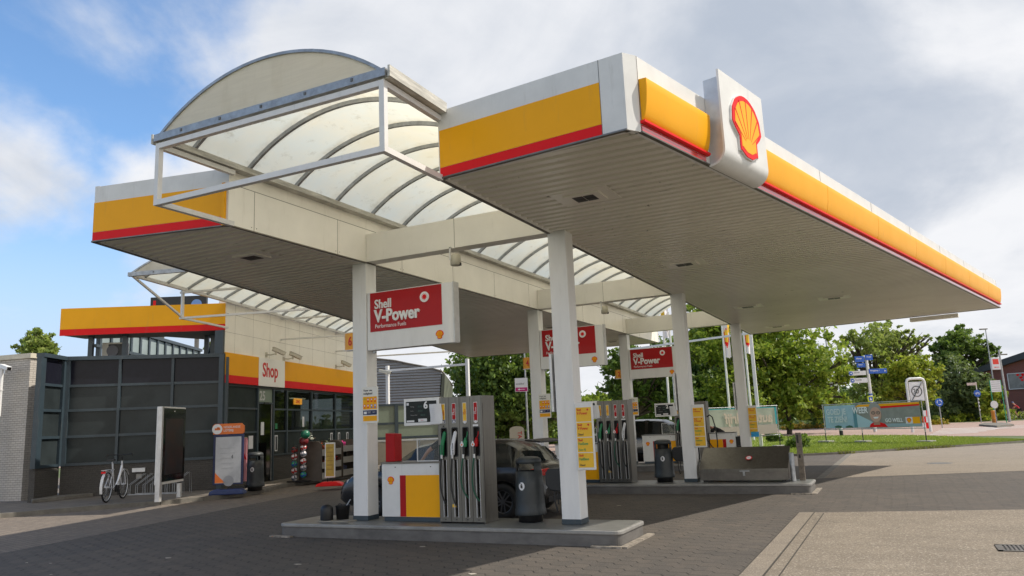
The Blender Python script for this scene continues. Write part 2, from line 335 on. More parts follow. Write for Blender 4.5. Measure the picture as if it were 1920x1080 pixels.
M_pave = pavers('forecourt_pavers', (.050, .040, .032), (.084, .067, .053))
M_klink = bricks('lane_bricks', (.130, .100, .076), (.180, .142, .108), (.05, .044, .038), .22, .11, .008, rot=.26)
M_side = bricks('sidewalk_bricks', (.12, .10, .08), (.16, .135, .108), (.05, .042, .036), .3, .3, .008, rot=.26)
def aggregate(name, ca, cb, cd, s=1.0):
    m, nt, b = nodemat(name); t = nt.nodes.new('ShaderNodeTexCoord'); src = t.outputs['Object']
    c = mix(nt, mr(nt, nz(nt, src, .9, 6, .7), .35, .65), ca, cb); c = mix(nt, mr(nt, nz(nt, src, 70*s, 2), .48, .62, 0, .7), c, cd)
    c = mix(nt, mr(nt, nz(nt, src, 38*s, 3), .56, .68, 0, .55), c, (.62, .56, .48))
    mp = nt.nodes.new('ShaderNodeMapping'); mp.inputs['Scale'].default_value = (.25, 1.3, 1); nt.links.new(src, mp.inputs[0])
    c = mix(nt, mr(nt, nz(nt, mp.outputs[0], 1.7, 7, .72), .52, .78, 0, .55), c, cd)
    v = nt.nodes.new('ShaderNodeTexVoronoi'); v.feature = 'DISTANCE_TO_EDGE'; v.inputs['Scale'].default_value = .55; v.inputs['Randomness'].default_value = 1
    ad = nt.nodes.new('ShaderNodeVectorMath'); ad.operation = 'ADD'; nn = nt.nodes.new('ShaderNodeTexNoise'); nn.inputs['Scale'].default_value = 2.5; nn.inputs['Detail'].default_value = 6; nt.links.new(src, nn.inputs[0])
    nt.links.new(src, ad.inputs[0]); nt.links.new(nn.outputs[1], ad.inputs[1]); nt.links.new(ad.outputs[0], v.inputs[0])
    crack = NM(nt, 'MULTIPLY', mr(nt, v.outputs[0], .0, .012, 1, 0), mr(nt, nz(nt, src, .5, 2), .5, .6)); c = mix(nt, NM(nt, 'MULTIPLY', crack, .6), c, (.08, .07, .06))
    nt.links.new(c, b.inputs['Base Color']); b.inputs['Roughness'].default_value = .9
    bp = nt.nodes.new('ShaderNodeBump'); bp.inputs['Strength'].default_value = .5; bp.inputs['Distance'].default_value = .008; nt.links.new(nz(nt, src, 90*s, 3), bp.inputs['Height']); nt.links.new(bp.outputs[0], b.inputs['Normal']); return m
M_beige = aggregate('washed_concrete', (.25, .208, .158), (.185, .152, .115), (.09, .075, .058))
M_tan = aggregate('plain_tan_concrete', (.25, .208, .16), (.205, .172, .135), (.12, .10, .08), 1.5)
M_pink = aggregate('pink_asphalt', (.38, .25, .21), (.34, .24, .20), (.2, .15, .13), .6)
M_asph = aggregate('far_asphalt', (.28, .255, .235), (.24, .22, .20), (.13, .12, .11), .6)
def grassmat(name, a, b_, c_):
    m, nt, b = nodemat(name); t = nt.nodes.new('ShaderNodeTexCoord'); src = t.outputs['Object']
    c = mix(nt, mr(nt, nz(nt, src, .7, 6), .35, .65), a, b_); c = mix(nt, mr(nt, nz(nt, src, 12, 4), .45, .75, 0, .6), c, c_); nt.links.new(c, b.inputs['Base Color']); b.inputs['Roughness'].default_value = .9; return m
M_grass = grassmat('lawn', (.12, .20, .03), (.23, .29, .05), (.34, .30, .10))
M_field = grassmat('far_ground', (.07, .11, .03), (.10, .13, .04), (.12, .12, .06))
def sheet(name, pts, z, m):
    b = B(); b.add([(p[0], p[1], z) for p in pts], [tuple(range(len(pts)))]); return struct(name, b, m)
sheet('ground', [(-900, -200), (900, -200), (900, 1500), (-900, 1500)], 0.0, M_field)
bnd = lambda y: -13.71-.249*(y-8.07)                                   # where dark pavers meet the brown lane
sheet('forecourt_pavement', [(bnd(-6), -6), (20, -6), (20, 42.5), (-2.5, 37.2), (-3.9, 35.2), (-9, 35.4), (bnd(34), 36.5)], .004, M_pave)
sheet('lane_pavement', [(-45, -6), (bnd(-6), -6), (bnd(34), 36.5), (-30, 36.5), (-45, 20)], .004, M_klink)
sheet('beige_pad', [(-1.52, 3), (16, 3), (16, 18.6), (-1.50, 14.66)], .008, M_beige)
b = B()
b.hexa([(-1.76, 3, .004), (-1.52, 3, .004), (-1.50, 14.66, .004), (-1.76, 14.60, .004)], [(-1.76, 3, .014), (-1.52, 3, .014), (-1.50, 14.66, .014), (-1.76, 14.60, .014)])
struct('pad_kerb_strip', b, M_tan)
b = B(); b.hexa([(-1.508, 3, .009), (-1.36, 3, .009), (-1.36, 14.5, .009), (-1.49, 14.6, .009)], [(-1.508, 3, .012), (-1.36, 3, .012), (-1.36, 14.5, .012), (-1.49, 14.6, .012)])
struct('pad_edge_strip', b, M_beige)
b = B(); b.box(-1.525, -1.505, 3, 14.66, .010, .0145); b.box(-1.365, -1.35, 3, 14.55, .0085, .0125); b.box(-1.785, -1.765, 3, 14.6, .0045, .0085); struct('pad_joints', b, mat('joint_dirt', (.06, .052, .042), .9, noise=.5, nscale=6))
p1 = G(1594, 895.5); p2 = G(1913, 883.5); k = (p2.y-p1.y)/(p2.x-p1.x)
A0 = (-1.98, p1.y+k*(-1.98-p1.x)); A1 = (22, p1.y+k*(22-p1.x))
lawn_near = [G(1180, 858), G(1300, 857), G(1420, 856), G(1505, 855), G(1600, 850.5), G(1700, 844), G(1800, 838), G(1880, 832.5), G(1925, 829)]
sheet('tan_pad', [A0, A1, (22, 46), (4.3, 40.2), (1.5, 38.2), (-1.90, 35.8)], .008, M_tan)
b = B(); b.hexa([(-2.14, A0[1]-.1, .004), (-1.96, A0[1], .004), (-1.88, 35.6, .004), (-2.06, 35.4, .004)], [(-2.14, A0[1]-.1, .012), (-1.96, A0[1], .012), (-1.88, 35.6, .012), (-2.06, 35.4, .012)])
struct('tan_pad_edge', b, M_kerb)
lawn_far = [G(1925, 829), G(1880, 826), G(1800, 821.5), G(1700, 818), G(1600, 818), G(1500, 819), G(1400, 822), G(1180, 826)]
sheet('lawn', [(p.x, p.y) for p in lawn_near]+[(p.x, p.y) for p in lawn_far[1:]], .06, M_grass)
b = B()
for p, q in zip(lawn_near[:-1], lawn_near[1:]):
    b.beam(p+Vector((0, 0, .035)), q+Vector((0, 0, .035)), .12, .11)
struct('lawn_kerb', b, M_kerb)
sheet('road', [(-60, 36.6), (-30, 36.6), (-9, 35.5), (-6, 36), (-6, 50), (3.5, 51), (9.5, 45.5), (22, 46), (60, 62), (60, 92), (-60, 92)], .012, M_pink)
b = B()                                                                # zebra markings
for i in range(5):
    a = G(1745+i*5, 815-i*2.6, .02); c = G(1835+i*16, 810.5-i*2.5, .02); d = Vector((0, .55+i*.1, 0)); b.add([a, c, c+d, a+d], [(0, 1, 2, 3)])
for i in range(3):
    a = G(1860+i*6, 803-i*2.2, .02); c = G(1935, 802-i*2.2, .02); d = Vector((0, .6, 0)); b.add([a, c, c+d, a+d], [(0, 1, 2, 3)])
struct('crossing_markings', b, mat('road_paint', (.66, .66, .64), .7, noise=.2, nscale=6))
b = B(); q = [G(1836, 799), G(1870, 802), G(1902, 799), G(1880, 795.5), G(1845, 795.5)]; b.prism([(p.x, p.y, .012) for p in q], (0, 0, .14)); struct('traffic_island', b, M_kerb)
# left sidewalk with kerb
kl = [G(-260, 1003), G(0, 972), G(100, 963), G(200, 954.5), G(300, 947), G(380, 939.5), G(440, 932.5), G(490, 925), G(516, 918), G(545, 912), G(580, 907)]
FD = Vector((-.2785, .9604, 0)); FN = Vector((.9604, .2785, 0)); CN = Vector((-19.42, 18.1, 0))
kl += [CN+FD*13+FN*3.1, CN+FD*26+FN*3.1]
back = [CN+FD*26-FN*.5, CN-FN*.2, Vector((-23.3, 15, 0)), Vector((-24.2, 13.2, 0)), Vector((-45, 4, 0)), Vector((-45, -3, 0))]
b = B(); pl = [(p.x, p.y) for p in kl]+[(p.x, p.y) for p in back]
b.add([(x, y, .115) for x, y in pl], [tuple(range(len(pl)))]); struct('sidewalk', b, M_side)
b = B()
for p, q in zip(kl[:-1], kl[1:]): b.beam(p+Vector((0, 0, .058)), q+Vector((0, 0, .058)), .13, .124)
struct('sidewalk_kerb', b, M_kerb)
# ================================================================ CANOPY
ZS, ZT = 4.73, 5.60
RLn, RCn, RC2, RRf, RLf = Vector((-4.69, 7.67, 0)), Vector((-2.20, 7.39, 0)), Vector((-2.10, 7.53, 0)), Vector((3.25, 28.40, 0)), Vector((-4.69, 29.95, 0))
LOn, LIn, LIf, LOf = Vector((-10.62, 7.28, 0)), Vector((-8.31, 7.75, 0)), Vector((-8.31, 30.1, 0)), Vector((-16.55, 29.26, 0))
Z = lambda p, z: Vector((p.x, p.y, z))
can = thing('canopy', 'long white forecourt canopy with yellow and red fascia and arched clear roof', 'canopy', (-6.5, 18, 0))
def soffit(poly, ycl, parent):
    """ribbed metal soffit: trapezoid ribs running across, clipped to the plan polygon"""
    b = B(); pts = poly; y0 = min(p.y for p in pts); y1 = max(p.y for p in pts)
    def xr(y):
        xs = []
        for p, q in zip(pts, pts[1:]+pts[:1]):
            if (p.y-y)*(q.y-y) <= 0 and abs(p.y-q.y) > 1e-6: xs.append(p.x+(q.x-p.x)*(y-p.y)/(q.y-p.y))
        return (min(xs), max(xs)) if xs else None
    y = y0+.002; prof = [(0, .0), (.105, .0), (.120, .055), (.185, .055), (.20, .0)]; rows = []
    while y < y1-.2:
        for dy, dz in prof[:-1]: rows.append((y+dy, ZS+dz))
        y += .20
    V = []
    for yy, z in rows:
        a = xr(yy)
        if a: V.append(((a[0]+.06, yy, z+.001), (a[1]-.06, yy, z+.001)))
    vs = [p for ab in V for p in ab]; fs = [(2*i, 2*i+2, 2*i+3, 2*i+1) for i in range(len(V)-1)]
    b.add(vs, fs); return obj('soffit', b, M_soffit, parent)
m, nt, bb = nodemat('soffit_metal'); t = nt.nodes.new('ShaderNodeTexCoord'); src = t.outputs['Object']
c = mix(nt, mr(nt, nz(nt, src, .5, 5), .35, .65), (.69, .65, .575), (.78, .74, .66)); mp = nt.nodes.new('ShaderNodeMapping'); mp.inputs['Scale'].default_value = (.7, 9, 1); nt.links.new(src, mp.inputs[0])
c = mix(nt, mr(nt, nz(nt, mp.outputs[0], 2.6, 8, .75), .60, .74, 0, .6), c, (.10, .075, .05)); c = mix(nt, mr(nt, nz(nt, src, 9, 6, .7), .66, .73, 0, .85), c, (.05, .04, .03)); nt.links.new(c, bb.inputs['Base Color']); bb.inputs['Roughness'].default_value = .30; bb.inputs['Specular IOR Level'].default_value = .6
M_soffit = m
rl = [RLn, RCn, RC2, RRf, RLf]; ll = [LOn, LIn, LIf, LOf]
soffit(rl, 0, can); soffit(ll, 0, can)
def inset(poly, k):
    c = sum(poly, Vector())/len(poly); return [p+(c-p).normalized()*k for p in poly]
for poly in (rl, ll):
    b = B(); b.prism([Z(p, ZS+.075) for p in inset(poly, .14)], (0, 0, ZT-ZS-.10)); obj('roof_deck', b, M_white, can)
    b = B()                                                            # thin drip edge under the fascia
    for p, q in zip(poly, poly[1:]+poly[:1]):
        if (p-q).length > .3: b.beam(Z(p, ZS-.002), Z(q, ZS-.002), .05, .018)
    obj('drip_edge', b, M_steeld, can)
def band(p, q, z0, z1, o0, o1, m, name, parent=can, ext=0.0):
    """vertical strip along plan line p-q between heights, from o0 to o1 outside the line (outside = right of travel)"""
    d = (q-p).normalized(); n = Vector((d.y, -d.x, 0)); p = p-d*ext; q = q+d*ext; b = B()
    b.hexa([Z(p+n*o0, z0), Z(q+n*o0, z0), Z(q+n*o1, z0), Z(p+n*o1, z0)], [Z(p+n*o0, z1), Z(q+n*o0, z1), Z(q+n*o1, z1), Z(p+n*o1, z1)])
    return obj(name, b, m, parent)
seam = lambda p, q, s: p+(q-p).normalized()*s
SM = RLn+(RCn-RLn)*((-2.49+4.69)/(2.49))
band(RLn, RCn, ZS-.0, ZT, -.08, 0, M_white, 'fascia'); band(RCn, RC2, ZS, ZT, -.08, -.001, M_white, 'fascia')
band(RLn+(SM-RLn)*.008, SM, 4.862, 5.34, .001, .006, M_yellow, 'yellow_band'); band(RLn+(SM-RLn)*.008, SM, ZS+.004, 4.858, .001, .006, M_red, 'red_band')
band(SM, seam(SM, RCn, .006), ZS+.002, ZT, .0005, .003, M_steeld, 'panel_gap')
band(RC2, RRf, ZS, ZT, -.08, 0, M_white, 'fascia'); band(RRf, RLf, ZS, ZT, -.08, 0, M_white, 'fascia')
band(RRf, RLf, 4.862, 5.34, .001, .006, M_yellow, 'yellow_band'); band(RRf, RLf, ZS+.004, 4.858, .001, .006, M_red, 'red_band')
band(LOn, LIn, ZS, ZT-.01, -.08, 0, M_white, 'fascia'); band(LOf, LOn, ZS, ZT, -.08, 0, M_white, 'fascia'); band(LIf, LOf, ZS, ZT, -.08, 0, M_white, 'fascia')
E1 = LOn+(LIn-LOn)*.965
band(LOn, E1, 4.872, 5.335, .001, .006, M_yellow, 'yellow_band'); band(LOn, E1, ZS+.004, 4.868, .001, .006, M_red, 'red_band')
band(E1, LIn+(LOn-LIn)*.016, ZS-.005, 5.36, .0, .05, M_yellow, 'end_trim')
band(LOf, LOn, 4.872, 5.335, .001, .006, M_yellow, 'yellow_band'); band(LOf, LOn, ZS+.004, 4.868, .001, .006, M_red, 'red_band')
band(LIn, LIf, ZS, ZT-.03, -.08, 0, M_cream, 'inner_panel'); band(RLf, RLn, ZS, ZT-.03, -.08, 0, M_cream, 'inner_panel')
b = B()
for y in [8.25+1.93*i for i in range(12)]:
    b.box(-8.3095, -8.308, y-.004, y+.004, ZS, 5.36)
    for dy in (-.05, .05): b.box(-8.31, -8.305, y+dy-.006, y+dy+.006, ZS+.055, ZS+.067)
b.box(-8.3095, -8.3075, 7.8, 30, 5.353, 5.361); obj('panel_seams', b, M_steeld, can)
# curved light band on the long outer side
OD = (RRf-RC2).normalized(); ON = Vector((OD.y, -OD.x, 0)); OL = (RRf-RC2).length
def O(s, o, z): return Z(RC2+OD*s+ON*o, z)
def curved(s0, s1):
    pr = [(.004, 4.86), (.02, 4.862), (.036, 4.88), (.056, 4.93), (.070, 4.99), (.082, 5.06), (.09, 5.14), (.096, 5.23), (.097, 5.315), (.092, 5.325), (.004, 5.335)]
    b = B(); n = len(pr); vs = [O(s0, o, z) for o, z in pr]+[O(s1, o, z) for o, z in pr]
    b.add(vs, [(i, i+1, n+i+1, n+i) for i in range(n-1)], True); b.add(vs, [tuple(range(n))[::-1], tuple(range(n, 2*n))]); return obj('light_band', b, M_yellow, can)
pr_ = [.03, 1.60]; curved(.03, 1.50)
ends = [2.86]+[5.62+2.76*i for i in range(6)]+[OL-.02]
for a, c in zip(ends[:-1], ends[1:]): curved(a+.006, c-.006)
b = B()
for a, c in ((.0, 1.52), (2.86, OL)):
    pr = [(.004, 4.822), (.035, 4.822), (.058, 4.832), (.058, 4.856), (.03, 4.852), (.004, 4.858)]
    b.prism([O(a, o, z) for o, z in pr], OD*(c-a))
obj('red_rail', b, M_red, can)
b = B()
for a, c in ((.02, 1.48), (2.86, OL)): b.hexa([O(a, .001, ZS+.012), O(c, .001, ZS+.012), O(c, .012, ZS+.012), O(a, .012, ZS+.012)], [O(a, .001, 4.81), O(c, .001, 4.81), O(c, .012, 4.81), O(a, .012, 4.81)])
obj('red_strip', b, mat('red_gloss', (.56, .015, .02), .12, coat=1.0, spec=.8), can)
b = B()
for s in [.02]+ends[1:-1]: b.hexa([O(s-.004, 0, ZS), O(s+.004, 0, ZS), O(s+.004, .0025, ZS), O(s-.004, .0025, ZS)], [O(s-.004, 0, ZT), O(s+.004, 0, ZT), O(s+.004, .0025, ZT), O(s-.004, .0025, ZT)])
obj('panel_gaps', b, M_steeld, can)
# emblem blade: J-shaped board on the outer side
b = B(); n = 9; prof = [(.235, 5.90), (.235, 4.90)]+[(.235-.2*(1-cos(a)), 4.90-.2*sin(a)) for a in [pi/2*i/n for i in range(1, n+1)]]+[(.012, 4.70)]
inner = [(o-.028 if z > 4.86 else o, z) for o, z in prof]
inn = [(.207, 5.90), (.207, 4.90)]+[(.207-.172*(1-cos(a)), 4.90-.172*sin(a)) for a in [pi/2*i/n for i in range(1, n+1)]]+[(.012, 4.728)]
m_ = len(prof); s0, s1 = 1.55, 2.83
vs = [O(s0, *p) for p in prof]+[O(s0, *p) for p in inn]+[O(s1, *p) for p in prof]+[O(s1, *p) for p in inn]
b.add(vs, [(i, i+1, 2*m_+i+1, 2*m_+i) for i in range(m_-1)]+[(m_+i+1, m_+i, 3*m_+i, 3*m_+i+1) for i in range(m_-1)], True)
b.add(vs, [(i+1, i, m_+i, m_+i+1) for i in range(m_-1)]+[(2*m_+i, 2*m_+i+1, 3*m_+i+1, 3*m_+i) for i in range(m_-1)]+[(0, 2*m_, 3*m_, m_)])
blade = obj('emblem_board', b, M_white, can)
b = B(); b.prism([O(1.60, o, z) for o, z in [(.003, 5.83), (.206, 5.83), (.206, 4.90)]+[(.206-.17*(1-cos(a)), 4.90-.17*sin(a)) for a in [pi/2*i/6 for i in range(1, 7)]]+[(.003, 4.73)]], OD*1.18); obj('board_box', b, M_alu, blade)
pecten(O(2.19, .236, 5.29), -OD*-1, (0, 0, 1), .84, blade, .035)
# pillars and cross beams
PX = (-8.615, -4.713); PW = .305
for i, y0 in enumerate((10.965, 18.41, 25.965)):
    for x0 in PX:
        b = B(); b.box(x0, x0+PW, y0, y0+PW, .23, ZS+.03); p = obj('pillar', b, M_pillar, can, bevel=.008)
        b = B(); b.box(x0-.004, x0+PW+.004, y0-.004, y0+PW+.004, .23, .305); obj('pillar_foot', b, M_slate, p)
    b = B(); b.box(-8.304, -4.695, y0+.01, y0+PW-.01, 4.745, 5.26); bm_ = obj('cross_beam', b, M_cream, can)
    b = B(); b.box(-6.45, -6.444, y0+.007, y0+.010, 4.745, 5.26); obj('beam_joint', b, M_steeld, bm_)
# ceiling light units
def clight(x, y):
    b = B(); b.box(x-.40, x+.40, y-.33, y+.33, ZS-.006, ZS+.002); b.box(x-.25, x+.25, y-.2, y+.2, ZS-.03, ZS-.006); o = obj('ceiling_light', b, M_soffit, can)
    b = B()
    for i in range(2):
        for j in range(2): b.box(x-.15+.155*i, x-.15+.155*i+.145, y-.12+.125*j, y-.12+.125*j+.115, ZS-.034, ZS-.03)
    obj('grille', b, M_black, o)
for y in (9.4, 14.8, 22.0, 27.9): clight(-3.45, y); clight(-9.5, y)
clight(-1.2, 22.0)
# arched roof over the gap
VX0, VX1, VZ, RISE, VY0, VY1 = -8.23, -4.67, 5.64, .62, 6.5, 29.6
vh = (VX1-VX0)/2; vr = (vh*vh+RISE*RISE)/(2*RISE); va = math.asin(vh/vr); vcx = (VX0+VX1)/2
arc = lambda k, n, dr=0.0, r=vr: Vector((vcx+(r+dr)*sin(-va+2*va*k/n), 0, VZ+RISE-r+(r+dr)*cos(-va+2*va*k/n)))
m, nt, bb = nodemat('clear_sheet'); t = nt.nodes.new('ShaderNodeTexCoord'); src = t.outputs['Object']; bb.inputs['Roughness'].default_value = .4
mp = nt.nodes.new('ShaderNodeMapping'); mp.inputs['Scale'].default_value = (1.2, 1, 1.2); nt.links.new(src, mp.inputs[0])
c = mix(nt, mr(nt, nz(nt, mp.outputs[0], 1.2, 6, .7), .3, .7), (.70, .645, .50), (.62, .635, .56)); c = mix(nt, mr(nt, nz(nt, mp.outputs[0], 4, 7, .75), .56, .74, 0, .6), c, (.36, .31, .20)); nt.links.new(c, bb.inputs['Base Color'])
sy_ = nt.nodes.new('ShaderNodeSeparateXYZ'); nt.links.new(src, sy_.inputs[0]); fy_ = NM(nt, 'ABSOLUTE', NM(nt, 'SUBTRACT', NM(nt, 'FRACT', NM(nt, 'ADD', sy_.outputs[1], .47)), .5)); c = mix(nt, NM(nt, 'MULTIPLY', mr(nt, fy_, .16, .0), mr(nt, nz(nt, src, 3.5, 6, .7), .38, .68, 0, .75)), c, (.33, .28, .17))
c = mix(nt, mr(nt, nz(nt, src, .45, 4, .6), .40, .62, 0, .55), c, (.60, .52, .33))
tr = nt.nodes.new('ShaderNodeBsdfTranslucent'); nt.links.new(c, tr.inputs[0]); tp = nt.nodes.new('ShaderNodeBsdfTransparent'); ms = nt.nodes.new('ShaderNodeMixShader'); ms.inputs[0].default_value = .80
ms2 = nt.nodes.new('ShaderNodeMixShader'); ms2.inputs[0].default_value = .03; nt.links.new(bb.outputs[0], ms.inputs[1]); nt.links.new(tr.outputs[0], ms.inputs[2]); nt.links.new(ms.outputs[0], ms2.inputs[1]); nt.links.new(tp.outputs[0], ms2.inputs[2]); nt.links.new(ms2.outputs[0], nt.nodes['Material Output'].inputs[0]); M_clear = m
K = 24; vault = None
def sheet_arc(y0, y1, mt=None, dr=.02, T=Matrix.Identity(4), parent=can):
    b = B(); vs = []
    for y in (y0, y1):
        for k in range(K+1): p = arc(k, K, dr); vs.append(T @ Vector((p.x, y, p.z)))
    b.add(vs, [(k, k+1, K+1+k+1, K+1+k) for k in range(K)], True); return obj('roof_sheet', b, mt or M_clear, parent)
def rib(y, T=Matrix.Identity(4), parent=can, wd=.045):
    b = B(); vs = []
    for yy in (y-wd/2, y+wd/2):
        for dr in (-.045, .012):
            for k in range(K+1): p = arc(k, K, dr); vs.append(T @ Vector((p.x, yy, p.z)))
    n = K+1; fs = []
    for k in range(K): fs += [(k, k+1, 2*n+k+1, 2*n+k), (k, n+k, n+k+1, k+1), (2*n+k, 2*n+k+1, 3*n+k+1, 3*n+k)]
    b.add(vs, fs); return obj('rib', b, M_galv, parent)
sheet_arc(VY0, VY1)
y = 7.03
while y < VY1: rib(y); y += 1.0
def gable(y, T=Matrix.Identity(4), parent=can):
    b = B(); pts = [T @ Vector((arc(k, K).x, y, arc(k, K).z)) for k in range(K+1)]; b.prism(pts, T.to_3x3() @ Vector((0, .012, 0))); obj('gable_panel', b, M_gable, parent)
    b = B(); vs = []
    for yy in (y-.02, y+.03):
        for dr in (-.012, .025): vs += [T @ Vector((arc(k, K, dr).x, yy, arc(k, K, dr).z)) for k in range(K+1)]
    n = K+1; fs = []
    for k in range(K): fs += [(k, k+1, n+k+1, n+k), (n+k, n+k+1, 3*n+k+1, 3*n+k), (k, 2*n+k, 2*n+k+1, k+1), (2*n+k, 3*n+k, 3*n+k+1, 2*n+k+1)]
    b.add(vs, fs); obj('gable_trim', b, M_galv, parent)
    b = B(); P = lambda x, yy, z: T @ Vector((x, yy, z))
    b.hexa([P(VX0-.06, y-.05, VZ-.075), P(VX1+.06, y-.05, VZ-.075), P(VX1+.06, y+.03, VZ-.075), P(VX0-.06, y+.03, VZ-.075)], [P(VX0-.06, y-.05, VZ+.02), P(VX1+.06, y-.05, VZ+.02), P(VX1+.06, y+.03, VZ+.02), P(VX0-.06, y+.03, VZ+.02)])
    e = obj('gable_beam', b, M_galv, parent); b = B()
    for i in range(5):
        c = P(VX0+.45+i*.68, y-.053, VZ-.02); b.obox(c, .03, .012, .035)
    obj('bolt', b, M_steeld, e)
gable(VY0)
b = B(); b.box(VX0-.09, VX0+.07, VY0, VY1, VZ-.09, VZ-.01); b.box(VX1-.07, VX1+.09, VY0, VY1, VZ-.09, VZ-.01)
b.box(VX1+.09, VX1+.12, VY0-.04, 7.66, VZ-.09, VZ+.04); b.box(VX0-.12, VX0-.09, VY0-.04, 7.7, VZ-.09, VZ+.04)
obj('roof_gutter', b, mat('grimy_white', (.62, .60, .54), .5, noise=.45, nscale=5, stretch=(1, .5, 4)), can)
b = B(); tb = .068; z0, z1 = 4.735, 5.50
for x in (VX0, VX1): b.beam((x, VY0, z0-.034), (x, VY0, z1+.034), tb, tb, up=(0, 1, 0))
for x, ye in ((VX0, 7.76), (VX1, 7.67)):
    for z in (z0, z1): b.beam((x, VY0+.035, z), (x, ye, z), tb, tb)
for z in (z0, z1): b.beam((VX0+.035, VY0, z), (VX1-.035, VY0, z), tb, tb)
obj('end_frame', b, M_alum2, can)
# ================================================================ PUMP ISLANDS
WHERE = ['nearest', 'middle', 'farthest']
DY = [0, 7.45, 15.0]
def rrect(x0, x1, y0, y1, r, z, n=5):
    P = []
    for cx, cy, a in ((x1-r, y0+r, -90), (x1-r, y1-r, 0), (x0+r, y1-r, 90), (x0+r, y0+r, 180)):
        for i in range(n+1): t = radians(a+90*i/n); P.append((cx+r*cos(t), cy+r*sin(t), z))
    return P
XY, XZ, ZZ = Vector((1, 0, 0)), Vector((0, 0, 1)), Vector((0, 0, 1))
M_lip = mat('kerb_lip_steel', (.34, .33, .31), .45, metal=.3, noise=.3, nscale=3, bump=.05, bscale=30)
M_isl = mat('island_side', (.16, .15, .14), .6, metal=.1, noise=.35, nscale=2.5, stretch=(1, 1, 2), bump=.08, bscale=30)
M_isltop = mat('island_top', (.19, .19, .18), .38, metal=.15, noise=.3, nscale=2)
def island(i, x0, x1, y0, y1):
    t = thing('pump_island', ['nearest low grey pump island with rounded steel edge', 'middle pump island with steel edge, carrying the sloped steel box', 'farthest pump island, mostly hidden behind the others'][i], 'pump island', ((x0+x1)/2, (y0+y1)/2, 0), group='pump islands under the canopy')
    b = B(); b.prism(rrect(x0+.02, x1-.02, y0+.02, y1-.02, .10, 0), (0, 0, .17)); obj('island_base', b, M_isl, t)
    b = B(); b.prism(rrect(x0, x1, y0, y1, .12, .168), (0, 0, .054)); obj('edge_lip', b, M_lip, t, bevel=.012)
    b = B(); b.prism(rrect(x0+.05, x1-.05, y0+.05, y1-.05, .08, .20), (0, 0, .026)); obj('top_plate', b, M_isltop, t)
    # rusty angle pieces at the ends
    ra = mat('rusty_angle', (.42, .37, .31), .6, metal=.3, noise=.6, nscale=14)
    b = B(); b.box(x0-.12, x0+.35, y0-.09, y0-.01, .004, .03); obj('corner_angle', b, ra, t)
    b = B(); b.box(x1-.42, x1+.02, y0-.09, y0-.01, .004, .03); b.box(x1-.01, x1+.10, y0-.06, y1+.08, .004, .026); obj('corner_angle', b, ra, t)
    return t
island(0, -9.83, -3.62, 10.44, 11.62); island(1, -9.83, -1.86, 17.88, 19.06); island(2, -9.83, -3.62, 25.42, 26.60)
def sticker(b_, x0, x1, z0, z1, y, m, parent, name='sticker'):
    b = B(); b.add([(x0, y, z0), (x1, y, z0), (x1, y, z1), (x0, y, z1)], [(0, 1, 2, 3)]); return obj(name, b, m, parent)
def vtext(s, size, x, z0, y, m, parent, **k): return text(s, size, (x, y, z0), (0, 0, 1), (-1, 0, 0), m, parent, **k)
def htext(s, size, x, z, y, m, parent, **k): return text(s, size, (x, y, z), (1, 0, 0), (0, 0, 1), m, parent, **k)
def nozzle(t, x, y, kind, xo=0.0):
    """hanging in its boot, spout up; kind = sleeve colour or grip colour"""
    b = B(); P = lambda dx, dz, dy=-.03: Vector((x+dx, y+dy, dz))
    grip = {'gs': M_green, 'ws': M_paper, 'g': M_green, 'r': M_redd}[kind]
    if kind in ('gs', 'ws'):
        b.prism([P(-.055, 1.29), P(.005, 1.29), P(.018, 1.46), P(.062, 1.64), P(.040, 1.675), P(.012, 1.655), P(-.035, 1.50), P(-.055, 1.42)], (0, .035, 0)); n = obj('nozzle', b, grip, t, bevel=.006)
        vtext('Let op Diesel' if kind == 'gs' else 'Let op V-Power', .038, x-.002, 1.30, y-.034, M_textb, n, bold=.01, sx=.75)
    else:
        b.tube([P(.052, 1.655, .0), P(.045, 1.60, .0), P(.02, 1.55, .0)], .010); b.prism([P(-.02, 1.40), P(.035, 1.42), P(.045, 1.50), P(.03, 1.565), P(.008, 1.555), P(-.018, 1.49)], (0, .035, 0)); n = obj('nozzle', b, grip, t, bevel=.006)
        b = B(); b.tube([P(.0, 1.42), P(-.005, 1.36), P(-.005, 1.31)], .021); obj('grip', b, M_black, n)
        b = B(); c = P(-.035, 1.452, -.045); b.prism([c+Vector((.032*cos(a), 0, .034*sin(a)+(.02 if abs(a-pi/2) < .5 else 0))) for a in [2*pi*i/14 for i in range(14)]], (0, .006, 0)); tg = obj('tag', b, M_paper, n)
        b = B(); b.disc(c+Vector((0, -.001, -.002)), .015, (1, 0, 0), (0, 0, 1), 10); obj('tag_mark', b, M_orange, tg)
    b = B(); b.cyl(P(-.02, 1.30), P(-.022, 1.235), .019); obj('swivel', b, M_alu, n)
    return n
def hose(t, x, y, m, xe, ze, sag=0.0):
    p = []; x0, z0 = x-.022, 1.24
    for i in range(17):
        u = i/16; xx = x0+(xe-x0)*u**2.2-(.035+sag)*sin(pi*min(1, u*1.1)); zz = z0+(ze-z0)*(1-(1-u)**1.5) if True else 0
        p.append((xx, y-.045+.05*u**3, zz))
    b = B(); b.tube(p, .0135, 8); return obj('hose', b, m, t)
